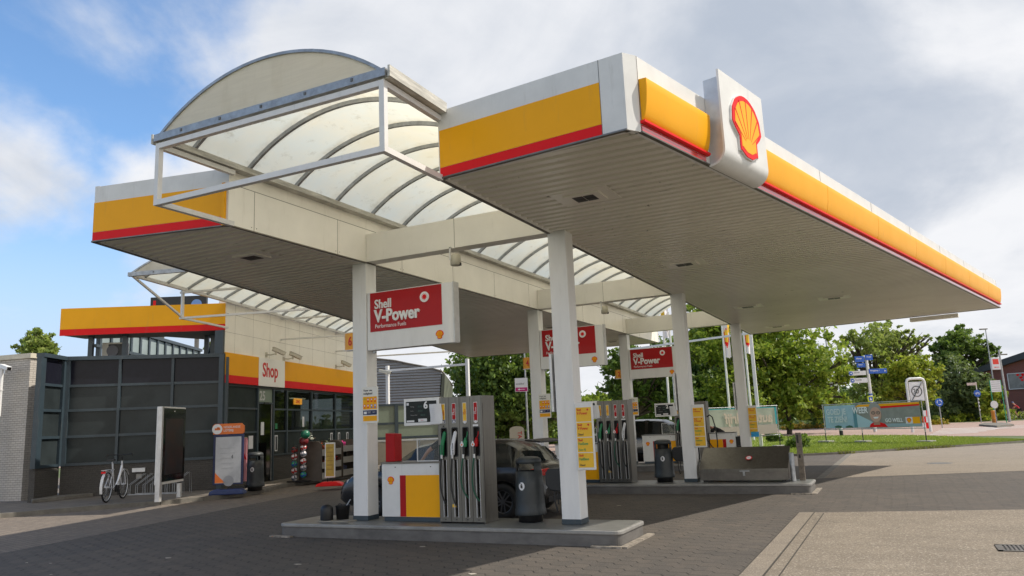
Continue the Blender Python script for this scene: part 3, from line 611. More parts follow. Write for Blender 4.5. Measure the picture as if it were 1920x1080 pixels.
def pump(i, order, hm):
    dy = DY[i]; y = 10.86+dy; x0 = -6.79; cw = .2025
    t = thing('fuel_pump', ['stainless steel fuel pump with four nozzles on the nearest island', 'stainless steel fuel pump with four nozzles on the middle island', 'stainless steel fuel pump on the farthest island, half hidden by a pillar'][i], 'fuel pump', (-6.38, y+.2, .23), group='fuel pumps')
    b = B(); x1 = x0+4*cw; b.box(x0, x1, y+.09, y+.42, .25, 2.20)
    for k in range(4):
        a = x0+k*cw; g = .003; a0, a1 = a+g, a+cw-g; s0, s1 = a+.055, a+.155; c0, c1 = a+.078, a+.140
        b.box(a0, a1, y, y+.09, 1.72, 2.22); b.box(a0, s0, y, y+.09, 1.275, 1.72); b.box(s1, a1, y, y+.09, 1.275, 1.72); b.box(a0, a1, y, y+.09, 1.215, 1.275)
        b.box(a0, c0, y, y+.09, .33, 1.215); b.box(c1, a1, y, y+.09, .33, 1.215); b.box(a0, a1, y, y+.09, .25, .33)
    b.box(x1, x1+.012, y, y+.43, .23, 2.222); b.box(x0-.008, x0, y, y+.43, .23, 2.222); b.box(x0, x1, y+.09, y+.42, 2.20, 2.222)
    obj('casing', b, M_steel, t)
    b = B()
    for k in range(4): a = x0+k*cw; b.box(a+.05, a+.16, y+.075, y+.088, 1.28, 1.72); b.box(a+.07, a+.145, y+.07, y+.088, .33, 1.22)
    obj('recess_lining', b, M_black, t)
    b = B()
    for k in range(4):
        a = x0+k*cw
        for q in (.070, .140): b.box(a+q, a+q+.009, y-.012, y+.02, .32, 1.22)
    obj('hose_guides', b, M_alu, t)
    for k in range(4):                                                 # rounded black boots
        a = x0+k*cw; b = B(); P = rrect(a+.046, a+.164, 1.262, 1.732, .025, 0); Q = rrect(a+.058, a+.152, 1.28, 1.715, .018, 0); n = len(P)
        vs = [(p[0], y-.004, p[1]) for p in P]+[(p[0], y-.004, p[1]) for p in Q]; b.add(vs, [(j, (j+1) % n, n+(j+1) % n, n+j) for j in range(n)]); obj('boot', b, M_black, t)
    cols = [M_yellowf, M_redd, M_yellowf, M_redd] if i == 0 else [M_yellowf, M_yellowf, M_redd, M_redd]
    names = ['FuelSave', 'V-Power', 'FuelSave', 'V-Power'] if i == 0 else ['FuelSave', 'FuelSave', 'V-Power', 'V-Power']
    for k in range(4):
        a = x0+k*cw+.10; s = sticker(None, a-.036, a+.036, 1.80, 2.12, y-.002, M_paper, t, 'grade_sticker'); sticker(None, a-.030, a+.030, 1.86 if k < 2 else 1.82, 2.112, y-.003, cols[k], s, 'colour_field')
        red = names[k] == 'V-Power'; vtext('Shell', .022, a-.012, 1.93, y-.0045, M_text if red else M_textr, s, bold=.01); vtext(names[k], .030 if red else .024, a+.016, 1.93, y-.0045, M_text if red else M_textr, s, bold=.02)
        if k < 2: sticker(None, a-.030, a+.030, 1.806, 1.856, y-.003, M_navy, s, 'dark_field'); sticker(None, a-.014, a+.014, 1.812, 1.842, y-.004, M_paper, s, 'white_mark')
        else: sticker(None, a-.018, a+.018, 1.785, 1.83, y-.004, M_paper, s, 'white_mark')
    for k in range(4):
        nozzle(t, x0+k*cw+.09, y, order[k]); hose(t, x0+k*cw+.09, y, hm[k], x0+k*cw+.125, .52-.05*(k % 2)+(.10 if k > 1 else 0), .018 if k > 1 else 0)
    for k in range(4):
        b = B(); b.cyl((x0+k*cw+.1, y-.004, .285), (x0+k*cw+.1, y+.002, .285), .011, n=8); obj('bolt', b, M_black, t)
    b = B(); b.cyl((x0+.10, y-.006, 1.755), (x0+.10, y, 1.755), .012, n=10); obj('lock', b, M_black, t)
    sticker(None, x1-.16, x1-.06, 1.735, 1.765, y-.002, M_paper, t, 'small_label'); sticker(None, x0+.23, x0+.30, .225+.25, .52, y-.002, M_yellowf, t, 'small_label')
    b = B(); b.box(x1+.0125, x1+.0135, y+.10, y+.30, .8, .802); b.box(x1+.0125, x1+.0135, y+.02, y+.03, .3, 2.1); obj('side_seam', b, M_black, t)
    # display head
    b = B(); b.box(-7.46, -6.76, y-.01, y+.14, 1.785, 2.235); d = obj('display_head', b, M_pillar, t, bevel=.01)
    b = B(); b.box(-6.80, -6.72, y+.02, y+.12, 1.80, 2.23); obj('bracket', b, M_steel, t)
    b = B(); b.add([(-7.415, y-.0125, 1.835), (-6.81, y-.0125, 1.835), (-6.81, y-.0125, 2.185), (-7.415, y-.0125, 2.185)], [(0, 1, 2, 3)]); sc = obj('screen', b, mat('screen_glass', (.006, .010, .010), .3, spec=.25), d)
    yy = y-.0135
    for s, z in (('Bedrag', 2.09), ('Liters', 2.02), ('Prijs per liter', 1.95)): htext(s, .028, -7.32, z, yy, mat('dim_lettering', (.25, .25, .25), .6), d, sx=.9)
    for q, z in enumerate((2.085, 2.015, 1.945)):
        sticker(None, -7.19+.05*(q == 2), -6.995, z-.012, z+.04, yy, mat('display_window', (.012, .022, .02), .4, spec=.2), d, 'digit_window'); htext('8.88.8' if 0 else '0000', .045, -7.17+.05*(q == 2), z-.004, yy-.001, mat('dim_digits', (.06, .10, .085), .5), d, sx=1.0)
    htext(['6', '4', '2'][i], .165, -7.06, 2.062, yy, M_text, d, bold=.03)
    sticker(None, -7.40, -7.355, 2.125, 2.165, yy, M_paper, d, 'corner_label'); sticker(None, -7.40, -7.25, 1.845, 1.875, yy, M_paper, d, 'small_label'); s = sticker(None, -7.17, -7.0, 1.845, 1.895, yy, M_paper, d, 'small_label')
    htext('Let op', .02, -7.12, 1.867, yy-.001, M_textr, s)
    b = B(); P = lambda u, v: (-6.93+.235*u+.01*sin(v*5), y-.028-.018*sin(u*3.1)*(.4+v), 1.80+.325*v)
    b.add([P(u/6, v/6) for v in range(7) for u in range(7)], [(v*7+u, v*7+u+1, v*7+u+8, v*7+u+7) for v in range(6) for u in range(6)], True); pp = obj('paper_notice', b, M_paper, t)
    for q in range(7): htext('mm mmmm mm m' if 0 else '- -- --- -- -', .024, -6.905, 2.04-.033*q, y-.050, mat('print_grey', (.30, .30, .33), .8), pp, sx=.9)
    b = B(); b.box(-6.79, -6.75, y-.004, y-.001, 1.20, 1.46)
    for q in range(9): b.box(-6.785, -6.755, y-.006, y-.003, 1.21+.028*q, 1.222+.028*q)
    obj('vent_grille', b, M_black, t)
    return t
def cabinet(i, mirror=False):
    dy = DY[i]; y = 10.95+dy
    x0, x1 = (-8.0, -6.84) if not mirror else (-5.70, -4.87)
    lab = ['white pump cabinet with yellow and red panel on the nearest island', 'white pump cabinet with yellow panel on the middle island, mostly hidden by a white pillar', 'white cabinet left of the display on the farthest island'][i] if not mirror else 'white cabinet with red stripe, right of the steel column on the farthest island'
    t = thing('pump_cabinet', lab, 'cabinet', ((x0+x1)/2, y+.2, .23), group='pump cabinets')
    b = B(); b.box(x0, x1, y, y+.40, .30, 1.165); c = obj('cabinet_body', b, M_white, t, bevel=.006)
    b = B(); b.box(x0-.012, x1+.002, y-.015, y+.41, 1.167, 1.195); obj('lid', b, M_steel, t)
    b = B(); b.box(x0+.03, x1-.01, y+.02, y+.38, .23, .30); obj('plinth', b, M_slate, t)
    b = B(); ww = x1-x0
    if not mirror: ya, yb, ra, rb, sx = x0+.49, x1-.003, x0+.37, x0+.487, x0+.185
    else: ya, yb, ra, rb, sx = x0+.003, x0+.42, x0+.423, x0+.53, x0+.70
    b.box(ya, yb, y-.003, y, .305, .975); obj('yellow_panel', b, M_yellowf if 0 else M_yellow, t); b = B(); b.box(ra, rb, y-.003, y, .305, .975); obj('red_stripe', b, M_redd, t)
    pecten((sx, y-.001, .89), (1, 0, 0), (0, 0, 1), .135, t, .004)
    for xx in (x0+.28, x0+.85*ww): b = B(); b.cyl((xx, y-.006, 1.11), (xx, y, 1.11), .009); obj('lock', b, M_black, t)
    if not mirror:
        b = B(); z0, z1, a, c_ = 1.20, 1.56, -7.30, -6.86
        for p, q in (((a, z0), (a, z1)), ((a, z1), (c_, z1)), ((c_, z1), (c_, z0)), ((a, z0), (c_, z0))): b.beam((p[0], y+.05, p[1]), (q[0], y+.05, q[1]), .014, .014, up=(0, 1, 0))
        o = obj('notice_frame', b, M_alum2, t)
        b = B(); b.box(a+.01, c_-.01, y+.049, y+.051, z0, z1); obj('notice_pane', b, glass('clear_pane', (.92, .95, .96), .05, .9, (.5, .5, .5)), t)
    return t
def red_box(i):
    y = 11.05+DY[i]; b = B(); b.prism([(-7.99, y, 1.197), (-7.80, y, 1.197), (-7.80, y, 1.66), (-7.99, y, 1.68)], (0, .22, 0)); o = obj('glove_dispenser', b, M_redd, bevel=.008)
    return tag(o, 'red metal dispenser box standing on the white pump cabinet nearest the camera', 'dispenser')
def bin_(x, y, lab, z=.23, turn=0.0, yellow=False):
    t = thing('litter_bin', lab, 'litter bin', (x, y, z), turn, group='dark grey round litter bins')
    b = B(); b.lathe([(0, .0), (.19, 0), (.19, .085), (.205, .10)], n=28); obj('bin_foot', b, M_black, t, local=True)
    b = B(); b.lathe([(.20, .10), (.245, .105), (.25, .12), (.245, .19), (.235, .205), (.232, .30), (.222, .55), (.207, .775), (.19, .775), (.20, .5), (.19, .2), (0, .2)], n=32); obj('bin_body', b, M_grey, t, local=True)
    b = B(); b.lathe([(.20, .888), (.207, .888), (.205, .93), (.19, .965), (.15, .985), (.08, .995), (0, .998)], n=32); obj('hood', b, M_grey, t, local=True)
    b = B(); nb = 18
    for a0, a1 in ((-40, 12), (168, 230 if not yellow else 215)):
        b.lathe([(.207, .773), (.207, .89), (.19, .89), (.19, .773)], n=8, a0=radians(a0), a1=radians(a1))
    obj('hood_post', b, M_grey, t, local=True)
    b = B(); b.lathe([(0, .60), (.19, .60)], n=20); obj('liner', b, M_black, t, local=True)
    b = B(); c = Vector((-.03, -.2235, .55)); b.prism([c+Vector((.048*cos(a), 0, .062*sin(a))) for a in [2*pi*i/22 for i in range(22)]], (0, .012, 0)); s = obj('pictogram_label', b, M_paper, t, local=True)
    b = B(); b.box(-.045, -.015, -.2245, -.2235, .52, .565); b.box(-.038, -.022, -.2245, -.2235, .565, .59); b.beam((-.052, -.224, .53), (-.052, -.224, .58), .006, .002); b.disc((-.054, -.2243, .592), .008, (1, 0, 0), (0, 0, 1), 10); obj('pictogram', b, M_black, s, local=True)
    if yellow: b = B(); b.lathe([(.186, .775), (.186, .888)], n=10, a0=radians(40), a1=radians(135)); obj('back_flap', b, M_black, t, local=True)
    return t
def vsign(i):
    dy = DY[i]; y = 10.98+dy; x0, x1 = -8.295, -6.50
    t = thing('brand_sign', ['big red fuel sign fixed to the pillar of the nearest island', 'red fuel sign partly covered by a white pillar', 'smallest red fuel sign, on the pillar of the farthest island'][i], 'sign', (x0, y+.1, 3.13), group='red fuel signs on the pillars')
    b = B(); z0, z1 = 3.135, 4.165; yb = y+.20
    top = [(x0, y), (x1-.14, y)]+[(x1-.14+.12*sin(a), y+.06-.06*cos(a)) for a in [pi/2*i/8 for i in range(1, 9)]]+[(x1-.02, yb-.03), (x1-.14, yb), (x0, yb)]
    b.prism([(px, py, z0) for px, py in top], (0, 0, z1-z0)); s = obj('sign_box', b, M_pillar, t)
    b = B(); b.box(x1-.028, x1-.012, y+.02, yb, z0+.01, z1+.012); obj('end_cap', b, M_alu, t)
    b = B(); b.box(x0+.065, -6.735, y-.006, y, 3.455, z1-.012); r = obj('red_face', b, mat('red_sign_face', (.42, .003, .005), .45, noise=.12, nscale=1.5, coat=.05, spec=.3), t)
    yy = y-.0065; L = x0+.065
    htext('Shell', .225, L+.105, 3.865, yy, M_text, r, bold=.018, sx=.86, ext=.008); htext('V-Power', .305, L+.105, 3.625, yy, M_text, r, bold=.030, sx=.865, ext=.010); htext('Performance Fuels', .098, L+.105, 3.515, yy, M_text, r, sx=.90)
    c = Vector((L+1.155, y-.006, 3.965)); b = B(); b.disc(c, .094, (1, 0, 0), (0, 0, -1), 28, .012) if 0 else b.prism([c+Vector((.092*cos(a), 0, .092*sin(a))) for a in [2*pi*k/28 for k in range(28)]], (0, -.010, 0)); g = obj('badge', b, M_text, r)
    b = B(); P = []
    for k in range(24): a = 2*pi*k/24; rr = .066 if k % 2 == 0 else .034; P.append(c+Vector((rr*cos(a+.15*(k % 2 == 0)), -.0102, rr*sin(a+.15*(k % 2 == 0)))))
    b.prism(P, (0, -.002, 0)); obj('star', b, M_red, g)
    pecten((-6.79, y-.001, 3.285), (1, 0, 0), (0, 0, 1), .155, t, .006)
    b = B(); b.box(x0+.05, x0+.10, y+.08, y+.12, z0-.05, z0); obj('bracket', b, M_galv, t)
    return t
def numsign(i):
    y = 10.99+DY[i]; n = '642'[i]; t = thing('number_sign', 'orange pump number sign reading %s beside the %s left pillar' % (n, WHERE[i]), 'number sign', (-8.72, y, 3.2), group='orange pump numbers')
    b = B(); top = [(-8.84, y+.035), (-8.80, y+.008), (-8.74, y), (-8.70, y), (-8.64, y+.012), (-8.60, y+.03), (-8.60, y+.12), (-8.84, y+.12)]
    b.prism([(px, py, 3.185) for px, py in top], (0, 0, .30)); o = obj('number_box', b, mat('number_orange', (.82, .36, .012), .4), t)
    b = B(); b.box(-8.842, -8.598, y+.002, y+.125, 3.170, 3.185); obj('rim', b, M_white, t)
    htext(n, .225, -8.735, 3.26, y-.002, M_textr, o, bold=.018, sx=.75); return t
def safety(i):
    y = 10.945+DY[i]; x0, x1, z0, z1 = -8.40, -8.065, 1.865, 2.49
    t = thing('safety_notice', 'white and yellow safety notice on the %s left pillar' % WHERE[i], 'notice', (-8.2, y, 1.86), group='safety notices')
    b = B(); b.prism([(p[0], y, p[1]) for p in rrect(x0, x1, z0, z1, .02, 0)], (0, .018, 0)); p = obj('notice_board', b, mat('notice_white', (.74, .72, .66), .45), t)
    w_ = x1-x0; yy = y-.0015
    def fld(u0, u1, v0, v1, m, nm='field'): return sticker(None, x0+u0*w_, x0+u1*w_, z0+v0*(z1-z0), z0+v1*(z1-z0), yy, m, p, nm)
    htext('Voor uw', .052, x0+.03, z1-.075, yy, M_textb, p, bold=.006); htext('veiligheid', .052, x0+.03, z1-.130, yy, M_textb, p, bold=.006)
    fld(.06, .94, .38, .73, M_yellow); fld(.06, .94, .225, .355, M_navy); fld(.06, .94, .055, .20, M_yellow)
    yy -= .001
    for k in range(4):
        for r_ in range(2):
            if r_ == 1 and k == 0: fld(.10, .22, .64, .69, mat('olive', (.45, .42, .02), .6), 'pictogram'); continue
            u = .16+.225*k; v = .655 if r_ else .485; c = Vector((x0+u*w_, yy, z0+v*(z1-z0))); mm = M_blue if (r_ == 0 and k > 1) else M_red
            b = B(); b.add([c+Vector((.022*cos(a), 0, .022*sin(a))) for a in [2*pi*q/14 for q in range(14)]], [tuple(range(14))]); b.add([c+Vector((-.020, 0, -.045)), c+Vector((.020, 0, -.045)), c+Vector((.020, 0, -.030)), c+Vector((-.020, 0, -.030))], [(0, 1, 2, 3)]); pg = obj('pictogram', b, mm, p)
            b = B(); b.add([c+Vector((.014*cos(a), -.0008, .014*sin(a))) for a in [2*pi*q/12 for q in range(12)]], [tuple(range(12))]); obj('pictogram_centre', b, M_text, pg)
    fld(.12, .30, .25, .32, M_text, 'symbol'); htext('Deze tank', .016, x0+.12, z0+.19, yy-.001, M_text, p); htext('installatie', .016, x0+.12, z0+.172, yy-.001, M_text, p); htext('Bel 112', .018, x0+.23, z0+.18, yy-.001, M_text, p)
    return t
def priceboard(i):
    y = 10.93+DY[i]; x0, x1, z0, z1 = -4.405, -4.115, 1.02, 2.02
    t = thing('grade_board', 'upright yellow fuel grade board on the %s right pillar' % WHERE[i], 'grade board', (-4.3, y, 1.0), group='yellow grade boards')
    b = B(); b.box(x0, x1, y, y+.05, z0, z1); p = obj('board', b, M_white, t, bevel=.012); h_ = (z1-z0-.10)/4; yy = y-.002
    rows = [('V-Power', M_textr, '', 1), ('V-Power', M_textr, 'Diesel', 1), ('FuelSave', M_textg, 'Euro 95', 0), ('FuelSave', M_textg, 'Diesel', 0)]
    for k, (a, ma, s, st_) in enumerate(rows):
        zb = z1-.07-(k+1)*h_; e = sticker(None, x0+.025, x1-.02, zb+.008, zb+h_-.004, yy, M_yellowf, p, 'grade_field')
        htext('Shell', .048, x0+.04, zb+h_-.055, yy-.001, M_textr, e, bold=.01, sx=.8); htext(a, .058 if st_ else .055, x0+.04, zb+h_-.11, yy-.001, ma, e, bold=.012, sx=.82)
        if s: htext(s, .046, x0+.045, zb+.03, yy-.001, M_textb if s == 'Diesel' else M_textg, e, sx=.75)
        if st_: b = B(); c = Vector((x1-.075, yy-.001, zb+h_-.04)); b.add([c+Vector(((.02 if q % 2 else .013)*cos(q*pi/6), 0, (.02 if q % 2 else .013)*sin(q*pi/6))) for q in range(12)], [tuple(range(12))]); obj('grade_mark', b, M_textr, e)
    if i == 2: sticker(None, x0+.05, x1+.01, z0-.0, z0+.16, yy-.003, mat('light_blue', (.02, .32, .65), .4), p, 'blue_label')
    return t
def sidepanel(i):
    y = 11.0+DY[i]; t = thing('poster_frame', 'dark poster frame seen edge-on, left of the %s right pillar' % WHERE[i], 'poster frame', (-4.77, y, 1.93), group='edge-on poster frames')
    b = B(); b.box(-4.80, -4.755, y-.03, y+.62, 1.90, 2.80); o = obj('frame', b, M_alu, t, bevel=.008)
    b = B(); b.box(-4.812, -4.80, y+.01, y+.58, 1.94, 2.76); obj('panel', b, M_black, t); b = B(); b.box(-4.756, -4.712, y+.05, y+.2, 2.3, 2.35); obj('bracket', b, M_galv, t); return t
def squeegee(i):
    y = 11.13+DY[i]; x = -4.86; t = thing('window_wash_tub', 'black window washing tub on the left side of the %s right pillar' % WHERE[i], 'wash tub', (x, y, .7), group='black wash tubs')
    b = B(); b.prism([(x-.13, y-.10, .98), (x-.13, y-.10, .80), (x-.06, y-.10, .715), (x+.145, y-.10, .69), (x+.145, y-.10, 1.05), (x-.08, y-.10, 1.04)], (0, .22, 0)); obj('tub', b, M_black, t, bevel=.02)
    b = B(); b.tube([(x-.02, y, .70), (x-.02, y-.01, .55), (x+.02, y-.02, .40)], .012); b.tube([(x+.03, y, .70), (x+.04, y-.01, .50)], .010); obj('hanging_stick', b, M_black, t); return t
def speaker(i):
    y = 10.99+DY[i]; x = -6.43; t = thing('loudspeaker', 'small beige loudspeaker hanging under the %s cross beam' % WHERE[i], 'loudspeaker', (x, y, 4.5), group='loudspeakers under the cross beams')
    b = B(); b.lathe([(0, 4.425), (.078, 4.43), (.092, 4.44), (.088, 4.60), (.06, 4.625), (0, 4.63)], (x, y-.02, 0), n=20); obj('speaker_body', b, mat('beige_plastic', (.50, .47, .38), .5), t)
    b = B(); b.box(x-.068, x-.040, y-.12, y-.105, 4.52, 4.745); b.box(x-.068, x-.04, y-.12, y+.02, 4.728, 4.742); obj('bracket', b, M_white, t)
    b = B(); b.box(x+.06, x+.10, y-.04, y-.0, 4.42, 4.47); obj('plug', b, M_black, t)
M_bh = mat('black_hose', (.014, .014, .014), .5)
pump(0, ['gs', 'ws', 'g', 'r'], [M_bh, M_bh, M_greenh, M_greenh]); pump(1, ['gs', 'g', 'r', 'ws'], [M_bh, M_bh, M_greenh, M_bh]); pump(2, ['gs', 'g', 'r', 'ws'], [M_bh, M_bh, M_greenh, M_bh])
for i in range(3): cabinet(i); vsign(i); numsign(i); safety(i); priceboard(i); sidepanel(i); squeegee(i)
for i in range(2): speaker(i)
cabinet(2, True); red_box(0)
bin_(-5.36, 11.24, 'round dark grey litter bin beside the nearest fuel pump'); bin_(-5.22, 18.55, 'round dark grey litter bin with yellow patch beside the middle fuel pump', turn=.3, yellow=True)
# second steel column with black hoses on the farthest island
t = thing('gas_dispenser', 'plain steel dispenser column with black hoses on the farthest island', 'dispenser', (-5.86, 26.0, .23))
b = B(); b.box(-6.02, -5.72, 25.85, 26.28, .23, 2.235); obj('column', b, M_steeld, t, bevel=.01)
b = B(); b.tube([(-5.72, 25.95, 1.72), (-5.62, 25.86, 1.78), (-5.52, 25.8, 1.70), (-5.44, 25.78, 1.35), (-5.42, 25.8, .9), (-5.44, 25.8, .55)], .02); b.tube([(-5.78, 25.84, 1.5), (-5.76, 25.80, 1.0), (-5.6, 25.78, .75), (-5.45, 25.78, .62)], .018); obj('hose', b, M_bh, t)
b = B(); b.tube([(-5.22, 25.80, .45), (-5.15, 25.80, .62), (-5.0, 25.80, .70), (-4.85, 25.82, .66), (-4.72, 25.88, .58)], .022); obj('hose', b, M_bh, t); b = B(); b.box(-4.83, -4.70, 25.9, 26.0, .23, .75); obj('hose_stub', b, M_black, t)
# sloped steel box and posts at the end of the middle island
t = thing('steel_storage_box', 'sloped stainless steel storage box at the right end of the middle island', 'storage box', (-3.3, 18.6, .23))
y0, y1 = 18.30, 18.95; xa, xb = -4.30, -2.36
b = B(); b.prism([(xa, y0, .27), (xa, y1, .27), (xa, y1, .93), (xa, y0, .50)], (xb-xa, 0, 0)); obj('box_body', b, M_steeld, t, bevel=.006)
b = B(); b.prism([(xa-.02, y0-.03, .525), (xa-.02, y1+.02, .985), (xa-.02, y1+.02, .955), (xa-.02, y0-.01, .515), (xa-.02, y0-.01, .45), (xa-.02, y0-.03, .45)], (xb-xa+.04, 0, 0)); l_ = obj('lid', b, M_steel, t)
b = B(); b.box(-3.40, -3.18, y0-.035, y0-.03, .46, .49); b.box(-3.33, -3.28, y0-.045, y0-.03, .37, .47); obj('latch', b, M_galv, t)
b = B(); c = Vector((-3.22, y0+.27, .752)); X = Vector((1, 0, 0)); Y = Vector((0, .67, .46)).normalized(); b.disc(c, .075, X, Y, 20); l2 = obj('label', b, M_red, l_); b = B(); b.disc(c+Vector((0, -.001, .002)), .055, X, Y, 20); obj('label_centre', b, M_text, l2)
b = B(); b.beam(c+Vector((-.04, -.003, .004)), c+Vector((.04, -.003, .004)), .012, .002); obj('label_mark', b, M_textr, l2)
b = B(); b.box(xa+.05, xa+.15, y0+.02, y1-.02, .23, .27); b.box(xb-.15, xb-.05, y0+.02, y1-.02, .23, .27); obj('skid', b, M_black, t)
t = thing('steel_post', 'short round steel bollard right beside the sloped steel box', 'post', (-2.27, 18.62, .23)); b = B(); b.lathe([(.055, .23), (.055, .84), (.045, .855), (0, .86)], (-2.27, 18.45, 0), n=16); obj('tube', b, M_galv, t)
t = thing('steel_upright', 'tall slotted steel upright at the far right end of the middle island', 'upright', (-2.10, 18.75, .23)); b = B(); b.box(-2.17, -2.05, 18.70, 18.79, .23, 1.28); u_ = obj('upright', b, mat('rusted_steel', (.26, .22, .18), .6, metal=.4, noise=.5, nscale=10), t); b = B(); b.box(-2.15, -2.11, 18.697, 18.70, 1.05, 1.24); b.box(-2.14, -2.10, 18.697, 18.70, .72, .80); obj('slot', b, M_black, u_)
# cans on the nearest island
t = thing('watering_can', 'black plastic watering can at the left end of the nearest island', 'watering can', (-9.05, 11.1, .23))
c = Vector((-9.09, 10.83, .232)); b = B(); b.lathe([(0, 0), (.11, 0), (.118, .02), (.118, .19), (.108, .23), (.07, .265), (.045, .265)], c, n=20, sy=.8); obj('can_body', b, M_black, t)
b = B(); b.tube([c+Vector((.05, 0, .20)), c+Vector((.10, 0, .19)), c+Vector((.115, 0, .12)), c+Vector((.09, 0, .05))], .012); b.tube([c+Vector((-.02, 0, .22)), c+Vector((.02, 0, .255)), c+Vector((.06, 0, .21))], .011); obj('handle', b, M_black, t)
t = thing('wash_bucket', 'black bucket with a squeegee standing in it, next to the watering can', 'bucket', (-8.85, 11.1, .23))
c = Vector((-8.88, 11.0, .232)); b = B(); b.lathe([(0, 0), (.105, 0), (.125, .24), (.132, .245), (.126, .235), (.10, .01)], c, n=20); obj('bucket', b, M_black, t)
b = B(); b.tube([c+Vector((-.105, 0, .20)), c+Vector((-.08, 0, .27)), c+Vector((-.02, 0, .26)), c+Vector((.03, 0, .22))], .006); obj('bail', b, M_black, t)
b = B(); b.tube([c+Vector((.0, 0, .08)), c+Vector((.09, 0, .24)), c+Vector((.17, .0, .34))], .009); obj('squeegee_stick', b, M_alu, t)
b = B(); b.box(-9.2, -8.55, 10.72, 11.35, .225, .240); tag(obj('stone_slab', b, mat('slab_stone', (.34, .31, .26), .8, noise=.3, nscale=5)), 'flat beige slab lying at the left end of the nearest island', 'slab')
# ================================================================ SHOP
M_brickd = bricks('dark_wall_brick', (.026, .023, .020), (.036, .031, .027), (.045, .041, .037), .21, .065, .008, vert=True, big=.3)
M_brickw = bricks('pale_wall_brick', (.50, .46, .41), (.56, .52, .47), (.26, .23, .20), .21, .068, .007, vert=True, big=.25)
M_panel = mat('frosted_panel', (.034, .043, .046), .2, noise=.35, nscale=1.0, spec=.16)
M_paneld = mat('dark_panel', (.015, .016, .025), .12, noise=.2, spec=.12)
M_sglass = glass('shop_glass', (.55, .6, .58), .03, .45, (.012, .014, .014))
M_int = mat('interior_dark', (.05, .05, .045), .8, noise=.5, nscale=3)
shop = thing('shop_building', 'shop with slate framed dark glass walls, cream upper wall and Shop sign', 'shop', (CN.x, CN.y, .115))
S = lambda s, o, z: CN+FD*s+FN*o+Vector((0, 0, z))
def sbox(name, s0, s1, o0, o1, z0, z1, m, parent=shop, F=None, bevel=0):
    F = F or S; b = B(); b.hexa([F(s0, o0, z0), F(s0, o1, z0), F(s1, o1, z0), F(s1, o0, z0)], [F(s0, o0, z1), F(s0, o1, z1), F(s1, o1, z1), F(s1, o0, z1)]); return obj(name, b, m, parent, bevel=bevel)
uw = sbox('upper_wall', 0, 12, -.25, 0, 3.47, 6.16, M_cream)
b = B()
for s in [1.2*k+.6 for k in range(10)]: b.hexa([S(s-.003, 0, 4.47), S(s-.003, .002, 4.47), S(s+.003, .002, 4.47), S(s+.003, 0, 4.47)], [S(s-.003, 0, 6.15), S(s-.003, .002, 6.15), S(s+.003, .002, 6.15), S(s+.003, 0, 6.15)])
b.hexa([S(0, 0, 5.13), S(0, .002, 5.13), S(12, .002, 5.13), S(12, 0, 5.13)], [S(0, 0, 5.137), S(0, .002, 5.137), S(12, .002, 5.137), S(12, 0, 5.137)]); b.hexa([S(0, 0, 5.75), S(0, .002, 5.75), S(12, .002, 5.75), S(12, 0, 5.75)], [S(0, 0, 5.757), S(0, .002, 5.757), S(12, .002, 5.757), S(12, 0, 5.757)])
obj('panel_joints', b, M_steeld, uw)
for a, c in ((-.02, 2.12), (4.07, 12)):
    sbox('yellow_fascia', a, c, .003, .055, 3.73, 4.455, M_yellow); sbox('red_fascia', a, c, .003, .055, 3.465, 3.727, M_red)
sg = sbox('sign_panel', 2.125, 4.065, .003, .065, 3.46, 4.46, mat('sign_white', (.88, .87, .84), .4))
text('Shop', .70, S(2.37, .066, 3.80), FD, ZZ, M_textr, sg, bold=.018, sx=.82, ext=.004)
sbox('lintel', 0, 12, -.25, -.02, 3.38, 3.462, M_black)
sbox('plinth_wall', .1, 2.25, -.25, -.06, .115, 1.0, M_brickd); sbox('plinth_wall', 3.45, 12, -.25, -.06, .115, 1.0, M_brickd)
sbox('inner_back_wall', 0, 12, -3.2, -3.1, .115, 3.4, M_int); sbox('inner_floor', 0, 12, -3.1, -.3, .10, .13, M_int); sbox('inner_ceiling', 0, 12, -3.1, -.3, 3.33, 3.37, M_int)
for k in range(3):
    s = 4.0+k*2.6; sbox('goods_rack', s, s+1.8, -2.4, -1.9, .13, 1.55, mat('goods', (.22, .12, .08), .7, noise=.8, nscale=14, col2=(.04, .08, .10)))
sbox('ceiling_lamp', 5.0, 6.3, -2.0, -1.85, 3.28, 3.32, mat('lamp_tube', (.9, .85, .7), .5, emit=(1, .85, .6, 2.2))); sbox('ceiling_lamp', 9.0, 10.3, -2.2, -2.05, 3.28, 3.32, MAT['lamp_tube'])
mul = [0.06, 2.28, 3.42, 4.48, 6.62, 9.0, 11.92]
for s in mul: sbox('mullion', s-.045, s+.045, -.14, -.02, 1.0 if s not in (2.28, 3.42) else .115, 3.40, M_slate)
